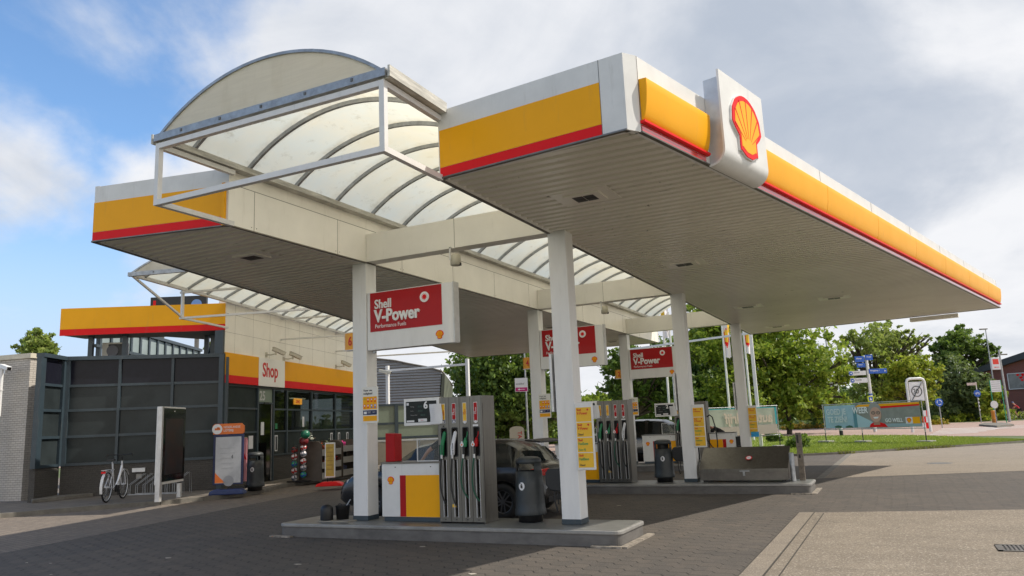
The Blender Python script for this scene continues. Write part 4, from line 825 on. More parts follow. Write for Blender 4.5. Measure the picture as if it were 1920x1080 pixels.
for a, c in zip(mul[:-1], mul[1:]):
    dr = a == 2.28
    for z in ((2.66, 1.86, 1.02) if not dr else (2.87,)): sbox('transom', a+.045, c-.045, -.13, -.03, z-.03, z+.03, M_slate)
    fro = a == 0.06
    if dr:
        sbox('door_pane', a+.045, c-.045, -.09, -.08, .14, 2.84, glass('door_glass', (.25, .27, .27), .05, .3, (.004, .005, .005))); pn = sbox('number_pane', a+.045, c-.045, -.085, -.075, 2.90, 3.38, mat('pale_green_pane', (.20, .25, .20), .3))
        text('25', .46, S(a+.16, -.074, 2.97), FD, ZZ, M_alu, pn, bold=.02, sx=.9, ext=.004); sbox('door_edge', c-.10, c-.085, -.07, -.055, .14, 2.84, M_alu); nt_ = sbox('door_notice', a+.30, a+.52, -.078, -.074, 1.75, 2.20, M_paper); sbox('door_sensor', a+.40, a+.75, -.06, .0, 2.83, 2.90, M_black)
    else:
        sbox('pane', a+.045, c-.045, -.09, -.08, 2.69, 3.38, M_panel if fro else M_sglass); sbox('pane', a+.045, c-.045, -.09, -.08, 1.89, 2.63, M_panel if fro else M_sglass); sbox('pane', a+.045, c-.045, -.09, -.08, 1.05, 1.83, M_panel)
for s in (3.60, 8.55, 9.35, 10.3, 11.3): h = sbox('pane_handle', s, s+.20, -.078, -.06, 1.15, 1.72, M_paper); sbox('handle_plate', s+.04, s+.16, -.0595, -.055, 1.19, 1.68, M_black, h)
dh = sbox('lit_courier_sign', 5.05, 5.75, -.075, -.03, 2.86, 3.10, mat('courier_yellow', (.80, .36, .02), .5, emit=(.8, .36, .02, .25)), bevel=.03); text('DHL', .17, S(5.19, -.028, 2.92), FD, ZZ, M_textr, dh, bold=.03, shear=.25)
for s, z, w_, h_, m_ in ((1.30, 1.28, .34, .42, mat('green_poster', (.24, .30, .06), .6, noise=.9, nscale=9, col2=(.5, .4, .2))), (1.75, 1.30, .30, .44, M_paper), (5.85, 2.0, .17, .40, M_paper), (3.62, 1.95, .18, .2, M_green)): sbox('window_poster', s, s+w_, -.076, -.072, z, z+h_, m_)
# left glazed wall towards the brick wall
WA, WB = Vector((-23.1, 15.2, 0)), Vector((-19.42, 18.1, 0)); WD = (WB-WA).normalized(); WN = Vector((WD.y, -WD.x, 0)); WL = (WB-WA).length
W = lambda s, o, z: WA+WD*s+WN*o+Vector((0, 0, z))
RA, RB = Vector((-22.50, 14.1, 0)), WA; RD = (RB-RA).normalized(); RN = Vector((RD.y, -RD.x, 0)); RL = (RB-RA).length
R_ = lambda s, o, z: RA+RD*s+RN*o+Vector((0, 0, z))
for F, Ln, ms_ in ((W, WL, [0, WL/3, 2*WL/3, WL]), (R_, RL, [0, RL])):
    sbox('base_wall', 0, Ln, -.2, -.03, .115, 1.06, M_brickd, F=F); sbox('top_rail', -.03, Ln+.03, -.2, .05, 4.30, 4.42, M_slate, F=F)
    for k, s in enumerate(ms_):
        wd = .13 if k in (0, len(ms_)-1) else .04
        sbox('wall_post', s-wd, s+wd, -.12, .02, 1.06, 4.30, M_slate, F=F)
    for a, c in zip(ms_[:-1], ms_[1:]):
        for j, (z0, z1) in enumerate(((1.14, 1.90), (1.98, 2.70), (2.78, 3.46), (3.54, 4.31))):
            sbox('wall_pane', a+.04, c-.04, -.07, -.06, z0, z1, M_panel if j < 3 else M_paneld, F=F); sbox('wall_rail', a+.04, c-.04, -.10, .0, z0-.08, z0, M_slate, F=F)
sbox('wall_socket', 2.05, 2.42, -.03, .03, .78, .90, M_pillar, F=W); sbox('wall_socket', 2.17, 2.33, -.03, .02, .58, .72, M_conc, F=W)
sbox('corner_post', -.12, .06, -.12, .04, .115, 4.40, M_slate); sbox('end_post', -.10, -.003, -.30, -.01, 4.42, 5.18, M_slate)
# roof slab with its own yellow and red edge
q0 = CN+FN*.0; q1 = G(113, 629, 5.2); qd = (q1-Vector((q0.x, q0.y, 5.2))); qd.z = 0; ql = qd.length; qd.normalize(); qn = Vector((-qd.y, qd.x, 0))     # outward towards camera
q0 = Vector((q0.x, q0.y, 0))
if qn.y > 0: qn = -qn
Q = lambda s, o, z: q0+qd*s+qn*o+Vector((0, 0, z))
sbox('roof_slab_band', 0, ql, 0, .05, 5.385, 6.07, M_yellow, F=Q); sbox('roof_slab_band', 0, ql, 0, .05, 5.18, 5.382, M_red, F=Q)
b = B(); b.prism([Q(.02, -.01, 5.2), Q(ql, -.01, 5.2), Q(ql-.25, -1.1, 5.2), Q(2.4, -1.3, 5.2), Q(1.5, -2.4, 5.2), Q(.1, -1.2, 5.2)], (0, 0, .85)); obj('roof_slab', b, mat('slab_dark', (.10, .095, .09), .7, noise=.2), shop)
for s, o in ((ql-.75, -.5), (ql-1.85, -.5), (1.1, -1.5), (.75, -1.1), (.12, -.2)): sbox('roof_post', s-.07, s+.07, o-.07, o+.07, 4.3, 5.2, M_slate, F=Q)
b = B(); b.beam(Q(1.1, -1.5, 4.4), Q(.7, -1.1, 5.15), .06, .06); obj('roof_brace', b, M_slate, shop)
# screen wall of pale panels on the roof
e0 = AT(145, 640, 25); e1 = AT(372, 660, 36); e0.z = e1.z = 0; sd = (e1-e0).normalized(); sn = Vector((sd.y, -sd.x, 0)); sl_ = (e1-e0).length
V = lambda s, o, z: e0+sd*s+sn*o+Vector((0, 0, z))
nP = 12; M_screen = mat('pale_screen', (.42, .50, .50), .4, noise=.15, nscale=1, trans=.3)
for k in range(nP+1):
    s = sl_*.13+(sl_*.87)*k/nP; sbox('screen_post', s-.07, s+.07, -.06, .08, 4.0, 5.76, M_slate, F=V)
    if k < nP: s2 = sl_*.13+(sl_*.87)*(k+1)/nP; pz = 4.85 if k < 4 else 4.1; sbox('screen_panel', s+.07, s2-.07, 0, .02, pz+.2, 5.76, M_screen, F=V)
sbox('screen_rail', -.2, sl_+.2, -.08, .12, 5.76, 5.88, M_slate, F=V); sbox('screen_rail', sl_*.1, sl_*.5, -.05, .09, 4.95, 5.05, M_slate, F=V)
for nm, px, py, D, w_, h_, d_, lab in (('ac_unit', 190, 668, 25.5, .75, .56, .35, 'beige and black air conditioning unit on the shop roof'), ('ac_unit', 383, 660, 30, .5, .2, .3, 'small pale vent unit at the right end of the shop roof edge')):
    p = AT(px, py+6, D); t = thing(nm, lab, 'air conditioner' if w_ > .6 else 'roof vent', p); X = Vector((.80, .60, 0)); Y = Vector((-.6, .8, 0))
    b = B(); b.obox(p+X*w_/2+Y*d_/2+ZZ*h_/2, w_, d_, h_, X, Y); o = obj('housing', b, mat('beige_metal', (.55, .52, .45), .5), t, bevel=.01)
    b = B(); b.obox(p+X*w_*.62-Y*.004+ZZ*h_*.48, w_*.7, .01, h_*.85, X, Y); g = obj('fan_grille', b, M_black, t); b = B(); b.cyl(p+X*w_*.45-Y*.03+ZZ*h_*.5, p+X*w_*.45-Y*.006+ZZ*h_*.5, h_*.33, n=20); obj('fan', b, mat('fan_grey', (.12, .12, .14), .5), g)
    b = B(); b.obox(p-X*.003+Y*d_*.5+ZZ*h_*.7, .006, .07, .08, X, Y); obj('socket', b, M_black, o)
# billboard beyond the roof
p = AT(284, 585, 46); t = thing('billboard', 'black billboard with outlined lettering showing above the yellow roof edge', 'billboard', (p.x, p.y, 0)); X = _r.copy(); X.z = 0; X.normalize(); Y = Vector((-X.y, X.x, 0)); p.z = 0; zt = AT(300, 557, 46).z
b = B(); b.obox(p+X*1.65+ZZ*(zt-1.0), 3.35, .25, 2.0, X, Y); f_ = obj('board', b, M_black, t); b = B()
for s in (.6, 2.7): b.obox(p+X*s+Y*.2+ZZ*(zt/2-.5), .2, .2, zt-1, X, Y)
obj('board_legs', b, M_steeld, t)
b = B(); b.obox(p+X*.22-Y*.13+ZZ*(zt-.65), .16, .01, .9, X, Y); obj('red_mark', b, M_red, f_); b = B(); c = p+X*2.75-Y*.131+ZZ*(zt-.55); b.disc(c, .33, X, ZZ, 24); obj('blue_disc', b, mat('pale_blue', (.16, .30, .62), .5), f_)
text('KROTEP', .62, p+X*.35-Y*.128+ZZ*(zt-1.0), X, ZZ, M_text, f_, bold=-.0, sx=.78); text('KROTEP', .62, p+X*.35-Y*.131+ZZ*(zt-1.0), X, ZZ, M_black, f_, bold=-.018, sx=.78)
# second arched roof in front of the shop wall
can2 = thing('arched_walkway_roof', 'second arched clear roof on white tubes in front of the shop wall', 'arched roof', (CN.x, CN.y, 5.2))
V2W, V2H = 5.35, 1.15
T2 = Matrix(((FN.x, FD.x, 0, CN.x), (FN.y, FD.y, 0, CN.y), (0, 0, 1, .53), (0, 0, 0, 1))) @ Matrix.Translation((.09, 0, VZ)) @ Matrix.Diagonal((V2W/(2*vh), 1, V2H, 1)) @ Matrix.Translation((-VX0, 0, -VZ))
sheet_arc(-4.8, 12.2, T=T2, parent=can2)
for k in range(17): rib(-4.3+k, T2, can2)
gable(-4.8, T2, can2)
S2 = lambda s, o, z: S(s, o+.09, z)
b = B()
for o in (0, V2W): b.beam(S2(-4.8, o, 6.13), S2(12.2, o, 6.13), .10, .09)
obj('side_beam', b, M_alum2, can2)
b = B(); b.beam(S2(-4.75, 0, 6.10), S2(-2.5, 0, 5.28), .055, .055)
b.beam(S2(-2.5, 0, 5.22), S2(-2.5, 0, 6.08), .07, .07, up=(0, 1, 0)); b.beam(S2(-2.5, 0, 5.25), S2(0, 0, 5.25), .06, .06)
for s in (-2.5, 3.82, 8.95, 12.1):
    for z in (5.25, 6.02): b.beam(S2(s, -.08, z), S2(s, 5.5, z), .06, .06)
    b.beam(S2(s, V2W, 5.25), S2(s, V2W, 6.08), .06, .06, up=(0, 1, 0))
obj('tube_frame', b, M_alum2, can2)
# security cameras on the shop wall
M_cam = mat('camera_beige', (.56, .53, .45), .45)
def cctv(s, z, lab):
    p = S(s, 0, z); t = thing('security_camera', lab, 'security camera', p, group='cameras on the shop wall'); a = p+FN*.34+FD*.10+ZZ*.02
    b = B(); b.obox(p+FN*.02, .10, .04, .16, FD, FN); obj('wall_plate', b, M_cam, t); b = B(); b.tube([p+FN*.03, p+FN*.2+ZZ*-.02, a], .022); b.cyl(a-ZZ*.05, a+ZZ*.06, .035); obj('arm', b, M_cam, t)
    d = (FD*.80+FN*.50-ZZ*.33).normalized(); c = a+ZZ*.12+d*.12; x = d.cross(ZZ).normalized(); y = x.cross(d); b = B(); b.obox(c, .13, .50, .12, x, d, y); o = obj('camera_body', b, M_cam, t, bevel=.015); b = B(); b.obox(c+y*.07-d*.0, .15, .54, .012, x, d, y); obj('sun_shield', b, M_cam, t)
    b = B(); b.obox(c+d*.252, .10, .006, .09, x, d, y); obj('lens', b, M_black, o)
cctv(2.72, 4.60, 'beige security camera above the letters of the Shop sign'); cctv(4.05, 4.55, 'beige security camera at the right edge of the Shop sign'); cctv(8.95, 4.58, 'beige security camera left of the number sign pillar')
# pale brick wall with cap, and the camera on the white pole
pA = G(58, 664, 4.52); pB = G(0, 669, 4.52); dA = (pB-pA); dA.z = 0; dA.normalize(); nA = Vector((-dA.y, dA.x, 0)); nA = nA if nA.y > 0 else -nA
t = thing('brick_wall', 'tall pale brick wall with a cream cap at the left edge', 'wall', (pA.x, pA.y, .1)); pa = Vector((pA.x, pA.y, 0))
b = B(); c = [pa, pa+dA*9, pa+dA*9+nA*.42, pa+nA*.42]; b.hexa([v+ZZ*.1 for v in (c[0], c[3], c[2], c[1])], [v+ZZ*4.40 for v in (c[0], c[3], c[2], c[1])]); obj('wall', b, M_brickw, t)
b = B(); c = [pa-dA*.05-nA*.05, pa+dA*9-nA*.05, pa+dA*9+nA*.47, pa-dA*.05+nA*.47]; b.hexa([v+ZZ*4.40 for v in (c[0], c[3], c[2], c[1])], [v+ZZ*4.55 for v in (c[0], c[3], c[2], c[1])]); obj('cap', b, mat('cap_stone', (.62, .57, .46), .7, noise=.15), t)
p = pa+dA*.70-nA*.35; t = thing('pole_camera', 'white security camera on a white pole in front of the pale brick wall', 'security camera', (p.x, p.y, .1))
b = B(); b.cyl(p+ZZ*.1, p+ZZ*4.15, .06, .05, 14); b.cyl(p+ZZ*3.42, p+ZZ*3.46, .068, n=14); b.cyl(p+ZZ*1.9, p+ZZ*1.94, .068, n=14); obj('pole', b, M_pillar, t)
d = (-dA*.9-ZZ*.25-nA*.2).normalized(); c = p+ZZ*4.17+d*.18; x = d.cross(ZZ).normalized(); y = x.cross(d); b = B(); b.obox(c, .15, .46, .12, x, d, y); o = obj('camera_body', b, M_pillar, t, bevel=.01); b = B(); b.obox(c+d*.232, .12, .006, .10, x, d, y); obj('lens', b, M_black, o); b = B(); b.box(c.x-.02, c.x+.05, c.y-.03, c.y+.03, c.z-.2, c.z-.06); obj('bracket', b, M_pillar, t)
# low slab with dead leaves at the wall foot
pts = [G(52, 936, .115), G(60, 944, .115), G(175, 931, .115), G(178, 924, .115)]
b = B(); b.prism([(q.x, q.y, .117) for q in pts], (0, 0, .10)); tag(obj('stone_step', b, M_kerb, bevel=.01), 'low grey slab on the pavement at the foot of the dark glass wall', 'step')
# digital totem
pl, pr2 = G(296, 941, .115), G(337, 932, .115); X = (pr2-pl); X.z = 0; tl = X.length; X.normalize(); Y = Vector((-X.y, X.x, 0)); pl.z = 0
t = thing('advert_totem', 'tall black advertising screen in a white frame on the pavement', 'advert screen', (pl.x, pl.y, .115))
Tz = lambda x, y, z: pl+X*x+Y*y+ZZ*z; zt = 2.62
b = B(); b.hexa([Tz(-.07, -.06, .115), Tz(.07, -.06, .115), Tz(.07, .06, .115), Tz(-.07, .06, .115)], [Tz(-.07, -.06, zt), Tz(.07, -.06, zt), Tz(.07, .06, zt), Tz(-.07, .06, zt)]); obj('post', b, M_alu, t)
b = B(); b.obox(Tz(tl-.05, 0, .3), .10, .10, .40, X, Y); obj('post', b, M_alu, t); b = B(); b.obox(Tz(tl/2+.02, .02, .55+(zt-.55)/2), tl+.12, .16, zt-.55, X, Y); o = obj('housing', b, M_white, t, bevel=.01)
b = B(); b.obox(Tz(tl/2+.05, -.064, .60+(zt-.62)/2), tl+.04, .01, zt-.66, X, Y); o2 = obj('screen', b, mat('off_screen', (.006, .006, .007), .1, spec=.6), t); b = B(); b.obox(Tz(tl/2, -.071, zt-.12), .05, .004, .03, X, Y); obj('logo_mark', b, M_text, o2)
b = B(); b.obox(Tz(tl/2+.05, -.0705, 1.55), tl-.22, .003, 1.5, X, Y); obj('poster', b, mat('dim_poster', (.035, .012, .012), .3, noise=.8, nscale=2, col2=(.008, .012, .02)), o2)
# lottery board
p = G(427, 927, .115); t = thing('lottery_sign', 'orange topped lottery pavement sign with white poster and blue foot', 'pavement sign', p); X = Vector((.86, .50, 0)).normalized(); Y = Vector((-X.y, X.x, 0)); Lz = lambda x, y, z: p+X*x+Y*y+ZZ*z
b = B(); b.prism([Lz(x, -.19, z) for x, z in ((-.50, .0), (-.47, .09), (-.36, .15), (.36, .15), (.47, .09), (.50, .0))], Y*.38); obj('foot', b, mat('foot_blue', (.02, .04, .14), .5), t, bevel=.03)
b = B(); b.obox(Lz(0, 0, .98), .86, .06, 1.42, X, Y); fr = obj('frame', b, M_navy, t, bevel=.01); b = B(); b.obox(Lz(0, -.033, .97), .72, .008, 1.30, X, Y); po = obj('poster', b, mat('poster_grey', (.50, .51, .54), .35, noise=.2, nscale=3), t)
yy = -.0385
b = B(); b.add([Lz(-.36, yy, .33), Lz(-.06, yy, .33), Lz(-.2, yy, .45), Lz(-.36, yy, .62)], [(0, 1, 2, 3)]); obj('orange_corner', b, M_orange, po); b = B(); b.disc(Lz(.02, yy, .38), .15, X, ZZ, 24); obj('grey_dome', b, mat('dome_grey', (.32, .33, .36), .6), po)
text('4', .16, Lz(.08, yy, 1.0), X, ZZ, M_textb, po, sx=.8)
for q in range(5): b = B(); b.obox(Lz(-.02, yy, 1.3-.14*q), .45-.03*q, .002, .012, X, Y); obj('print_line', b, mat('line_grey', (.35, .36, .38), .7), po)
b = B(); b.prism([Lz(x, -.03, z) for x, z in ((-.44, 1.70), (.40, 1.70), (.44, 1.74), (.44, 1.92), (.36, 2.0), (-.40, 2.0), (-.46, 1.95))], Y*.05); hd = obj('header', b, M_orange, t)
b = B(); c = Lz(-.33, -.034, 1.85); b.disc(c, .145, X, ZZ, 26); rd = obj('roundel', b, M_text, hd); b = B(); b.obox(c-Y*.002+X*.01, .16, .002, .06, X, Y); b.obox(c-Y*.002+X*.03+ZZ*.03, .08, .002, .05, X, Y); obj('lion_mark', b, M_orange, rd)
text('NEDERLANDSE', .088, Lz(-.15, -.032, 1.87), X, ZZ, M_text, hd, sx=.80); text('LOTERIJ', .088, Lz(-.15, -.032, 1.775), X, ZZ, M_text, hd, bold=.012, sx=.9)
p2 = p+X*.16+Y*.40; t = thing('pink_sign', 'pink pavement sign half hidden behind the lottery sign', 'pavement sign', p2); b = B(); b.obox(p2+ZZ*.95, .5, .04, 1.25, X, Y); o = obj('board', b, mat('pink', (.70, .30, .34), .6), t); text('A', .4, p2-X*.02-Y*.024+ZZ*.95, X, ZZ, M_textr, o, bold=.02); b = B(); b.obox(p2+ZZ*.16, .5, .3, .08, X, Y); obj('foot', b, M_black, t)
pb = G(478, 920, .115); t = bin_(pb.x, pb.y, 'dark grey litter bin between the lottery sign and the shop door', z=.117, turn=.55); t.scale = (1.12, 1.12, 1.14)
# ball rack
pk = G(560, 904, .115); t = thing('ball_rack', 'black wire rack holding two columns of toy balls', 'ball rack', pk); Dk = (pk-Vector((CAM.x, CAM.y, pk.z))).dot(Vector((_f.x, _f.y, 0)).normalized())
depth = lambda p: (p-CAM).dot(_f)
DB = depth(pk)
b = B()
for xx in (-.34, -.10, .12, .30): b.tube([pk+FD*xx, pk+FD*xx+ZZ*1.25], .008)
for zz_ in (.02, .42, .82, 1.22): b.tube([pk+FD*-.36+ZZ*zz_, pk+FD*.34+ZZ*zz_], .007)
b.box(pk.x-.35, pk.x+.35, pk.y-.2, pk.y+.2, .12, .16); obj('rack', b, M_black, t)
def ballmat(name, base, spot):
    if name in MAT: return MAT[name]
    m, nt, bb = nodemat(name); t_ = nt.nodes.new('ShaderNodeTexCoord'); v = nt.nodes.new('ShaderNodeTexVoronoi'); v.inputs['Scale'].default_value = 9; nt.links.new(t_.outputs['Object'], v.inputs[0]); c = mix(nt, mr(nt, v.outputs[0], .40, .46), spot, base); nt.links.new(c, bb.inputs['Base Color']); bb.inputs['Roughness'].default_value = .3; return m
MB_ = {'r': ballmat('ball_red', (.40, .02, .02), (.7, .7, .7)), 'g': ballmat('ball_globe', (.02, .10, .35), (.04, .28, .12)), 's': ballmat('ball_silver', (.12, .14, .18), (.65, .60, .62)), 'd': ballmat('ball_dark', (.30, .02, .02), (.02, .02, .02))}
word = ['lowest', 'second lowest', 'middle', 'second highest', 'highest']
for cx, ys, kinds, side in ((552, (844, 856.5, 870, 883, 896), 'drgrs', 'left'), (569, (839, 851, 865, 877, 890), 'rsrsg', 'right')):
    for k, (yp, kd) in enumerate(zip(ys, kinds)):
        c = AT(cx, yp, DB); b = B(); b.sphere((0, 0, 0), .108, 10); o = obj('toy_ball', b, MB_[kd]); o.location = c; tag(o, '%s patterned toy ball in the %s column of the ball rack' % (word[4-k], side), 'ball', 'toy balls in the rack')
for xp, yp, rr, mm, lab in ((572.5, 814.5, .155, mat('ball_green', (.01, .12, .07), .3), 'large dark green ball on top of the ball rack'), (570, 827, .15, mat('ball_maroon', (.14, .01, .015), .35), 'large maroon ball just under the green ball')):
    b = B(); b.sphere((0, 0, 0), rr, 10); o = obj('toy_ball', b, mm); o.location = AT(xp, yp, DB); tag(o, lab, 'ball', 'large balls on the rack')
# display shelves along the shop front
M_shelf = mat('shelf_brown', (.085, .068, .055), .6, noise=.2, nscale=4); M_shelfi = mat('shelf_grey', (.30, .29, .27), .6)
P0 = G(603, 902, .115); P0 = Vector((P0.x, P0.y, 0))
def shelf(p, L_, lab, panelm, rows):
    t = thing('display_shelf', lab, 'shelf', (p.x, p.y, .115)); F = lambda s, o, z: p+FD*s+FN*o+ZZ*z
    for s in (0, L_-.04):
        b = B(); pr = [(-.85, .115), (0, .115), (0, 1.28)]+[(-.20+.20*cos(a), 1.28+.17*sin(a)) for a in [pi/2*i/6 for i in range(1, 7)]]+[(-.85, 1.45)]
        b.prism([F(s, o, z) for o, z in pr], FD*.04); obj('side_panel', b, panelm, t)
    sbox('back_panel', .04, L_-.04, -.85, -.80, .13, 1.45, panelm, t, F)
    for z in rows: sbox('shelf_board', .045, L_-.045, -.79, -.02, z, z+.03, M_shelfi, t, F); sbox('front_lip', .045, L_-.045, -.02, -.004, z, z+.22, M_shelfi, t, F)
    return F
F1 = shelf(P0, 1.75, 'brown curved display shelf with flowers, next to the ball rack', M_shelf, (.16, .52, .95)); P1 = P0+FD*1.85; F2 = shelf(P1, 1.6, 'dark display shelf with pink and blue goods beside the flower shelf', M_shelf, (.16, .62, 1.02))
def flowers(p, col, n, r, lab):
    b = B(); rs = random.Random(int(p.x*100))
    for k in range(n):
        c = p+Vector((rs.gauss(0, r), rs.gauss(0, r), abs(rs.gauss(0, r)))); s = .035; a = rs.random()*6; X_ = Vector((cos(a), sin(a), rs.random()-.5))*s; Y_ = Vector((-sin(a), cos(a), rs.random()-.5))*s; b.quad(c-X_-Y_, c+X_-Y_, c+X_+Y_, c-X_+Y_)
    o = obj('flower_bunch', b, col); tag(o, lab, 'flowers', 'flower bunches on the brown shelf'); return o
leafd = mat('dull_leaf', (.05, .07, .03), .7, noise=.5)
flowers(F1(.35, -.25, 1.15), mat('flower_orange', (.55, .10, .03), .7, noise=.5, nscale=30), 160, .10, 'orange flowers on the upper left of the brown shelf'); flowers(F1(.35, -.2, .65), MAT['flower_orange'], 120, .08, 'orange flowers on the lower left of the brown shelf'); flowers(F1(1.3, -.2, .72), mat('flower_red', (.42, .015, .02), .7, noise=.5, nscale=30), 160, .10, 'red flowers on the lower right of the brown shelf'); flowers(F1(1.25, -.35, 1.25), leafd, 140, .10, 'dull green bunch on the upper right of the brown shelf')
flowers(F1(-.05, -.5, 1.52), mat('cellophane', (.50, .52, .45), .3, noise=.5), 260, .09, 'bouquet wrapped in clear foil on top of the brown shelf')
for s, z, m_, lab in ((.35, 1.06, M_magenta, 'magenta pack on the top board of the dark shelf'), (.75, .66, M_black, 'black pack on the middle board of the dark shelf'), (.45, .20, M_navy, 'blue jerry can on the lowest board of the dark shelf')): b = B(); c = F2(s, -.2, z); b.obox(c+ZZ*.16, .34, .2, .30, FD, FN); b.obox(c+ZZ*.33, .1, .08, .06, FD, FN); tag(obj('goods_pack', b, m_, bevel=.01), lab, 'pack', 'packs on the dark shelf')
pr = G(619, 911, .115); t = thing('yellow_sign', 'narrow yellow pavement sign on a red foot before the shelves', 'pavement sign', pr); X = Vector((.89, .45, 0)).normalized(); Y = Vector((-X.y, X.x, 0))
b = B(); b.prism([pr+X*x+Y*-.22+ZZ*z for x, z in ((-.42, 0), (-.36, .08), (-.22, .13), (.22, .13), (.36, .08), (.42, 0))], Y*.44); obj('foot', b, M_red, t, bevel=.02)
b = B(); b.obox(pr+ZZ*.78, .32, .05, 1.06, X, Y); o = obj('frame', b, M_alum2, t, bevel=.01); b = B(); b.obox(pr+ZZ*.78-Y*.027, .25, .006, .98, X, Y); o = obj('panel', b, mat('mustard', (.55, .36, .06), .6, noise=.3, nscale=8), t)
for q in range(6): b = B(); b.obox(pr+ZZ*(1.15-.13*q)-Y*.031, .18, .002, .03, X, Y); obj('print_line', b, mat('brown_print', (.35, .20, .04), .7), o)
b = B(); b.cyl(pr+X*-.08+ZZ*.1, pr+X*-.08+ZZ*.3, .015); b.cyl(pr+X*.08+ZZ*.1, pr+X*.08+ZZ*.3, .015); obj('spring_legs', b, M_black, t)
# ---------------------------------------------------------------- bicycle
def bicycle(base, d, lab, frame_m, sc=1.0, lady=True, bars=True, cat='bicycle'):
    """base = contact of the rear wheel, d = heading"""
    d = Vector(d).normalized(); n = Vector((d.y, -d.x, 0)); t = thing('bicycle', lab, cat, base); P = lambda x, z, o=0: Vector(base)+d*(x*sc)+n*(o*sc)+ZZ*(z*sc); R0 = .345
    for x in (0, 1.10):
        b = B(); c = P(x, R0); vs = []; N_ = 36
        b.tube([c+(d*cos(a)+ZZ*sin(a))*R0*sc*.955 for a in [2*pi*i/N_ for i in range(N_+1)]], .019*sc, 8, cap=False); w_ = obj('wheel', b, M_rubber, t)
        b = B(); b.tube([c+(d*cos(a)+ZZ*sin(a))*R0*sc*.89 for a in [2*pi*i/N_ for i in range(N_+1)]], .010*sc, 6, cap=False); b.cyl(c-n*.04*sc, c+n*.04*sc, .02*sc)
        for i in range(16): a = 2*pi*i/16; b.tube([c, c+(d*cos(a)+ZZ*sin(a))*R0*sc*.88], .0016, 4, cap=False)
        obj('rim', b, M_alu, w_)
        b = B(); A = [radians(v) for v in (range(-20, 165, 12) if x == 0 else range(35, 185, 12))]; N2 = len(A); vs = []
        for a in A:
            rr = (R0+.03)*sc; dd = -d if x == 0 else d
            q = c+(dd*cos(a)+ZZ*sin(a))*rr if x == 0 else c+(-d*cos(pi-a)+ZZ*sin(a))*rr
            vs += [q-n*.03*sc, q+n*.03*sc]
        b.add(vs, [(2*i, 2*i+1, 2*i+3, 2*i+2) for i in range(N2-1)], True); obj('mudguard', b, M_alum2, t)
    b = B(); bbk = P(.44, .29)
    if lady: b.tube([P(.93, .80), P(.86, .66), P(.72, .46), P(.56, .33), bbk], .026*sc)
    else: b.tube([P(.90, .84), bbk], .02*sc); b.tube([P(.91, .88), P(.32, .86)], .018*sc)
    b.tube([bbk, P(.28, .92)], .018*sc); b.tube([P(.0, R0, .05), bbk], .011*sc); b.tube([P(0, R0, .05), P(.30, .72, .02)], .010*sc); b.tube([P(0, R0, -.05), bbk], .011*sc); b.tube([P(0, R0, -.05), P(.30, .72, -.02)], .010*sc)
    b.tube([P(.92, .92), P(.97, .70)], .022*sc); 
    for s in (-.05, .05): b.tube([P(.97, .70, s*.8), P(1.02, .55, s), P(1.10, R0, s)], .012*sc)
    obj('frame', b, frame_m, t)
    b = B(); b.tube([P(.92, .9), P(.90, 1.03)], .014*sc); b.tube([P(.72, 1.04, -.30), P(.82, 1.08, -.26), P(.93, 1.06, -.1), P(.93, 1.06, .1), P(.82, 1.08, .26), P(.72, 1.04, .30)], .012*sc); h = obj('handlebar', b, M_black, t)
    b = B(); b.prism([P(.14, .93, -.09), P(.14, .93, .09), P(.30, .93, .06), P(.42, .93, .02), P(.42, .93, -.02), P(.30, .93, -.06)], ZZ*.05*sc); obj('saddle', b, M_black, t, bevel=.01)
    b = B(); b.beam(P(-.22, .74), P(.25, .74), .13*sc, .012*sc); b.tube([P(-.15, .74, .05), P(0, R0, .06)], .006*sc); b.tube([P(-.15, .74, -.05), P(0, R0, -.06)], .006*sc); ca = obj('carrier', b, M_alu, t)
    b = B(); b.obox(P(-.26, .69), .03*sc, .09*sc, .045*sc, d, n); obj('rear_light', b, M_red, ca)
    b = B(); b.disc(bbk+n*.05*sc, .09*sc, d, ZZ, 18, .006); b.tube([bbk+n*.08*sc, P(.50, .14, .08), P(.52, .14, .18)], .010*sc); b.tube([bbk-n*.08*sc, P(.38, .44, -.08), P(.36, .44, -.18)], .010*sc); b.obox(P(.53, .14, .15), .09*sc, .09*sc, .02*sc, d, n); b.obox(P(.35, .44, -.15), .09*sc, .09*sc, .02*sc, d, n); obj('crank', b, M_black, t)
    b = B(); b.tube([P(.35, .30, -.03), P(.22, .02, -.16)], .010*sc); obj('side_stand', b, M_black, t)
    return t, P
bp0 = G(199, 942.5, .115); bp1 = G(241, 932, .115); bicycle(bp0, bp1-bp0, 'white ladies bicycle parked on the pavement in front of the shop', mat('bike_white', (.70, .70, .72), .25, coat=.4), 1.17)
# bicycle racks
t = thing('bicycle_rack', 'low galvanised bicycle rack behind the white bicycle', 'bicycle rack', G(262, 931, .115)); r0 = G(240, 929, .115); r1 = G(330, 926, .115); X = (r1-r0); X.z = 0; rl_ = X.length; X.normalize(); Y = Vector((-X.y, X.x, 0))
for k in range(7):
    b = B(); c = r0+X*(rl_*k/6.5)
    for o in (0, .06): b.tube([c+X*o, c+X*o+ZZ*.30, c+X*(o+.12)+ZZ*.42+Y*.1, c+X*(o+.32)+ZZ*.62+Y*.25, c+X*(o+.35)+ZZ*.60+Y*.3, c+X*(o+.35)+Y*.35], .008)
    obj('wheel_loop', b, M_galv, t)
b = B(); b.beam(r0+ZZ*.02, r1+ZZ*.02, .03, .03); b.beam(r0+Y*.35+ZZ*.02, r1+Y*.35+ZZ*.02, .03, .03); obj('floor_bar', b, M_galv, t)
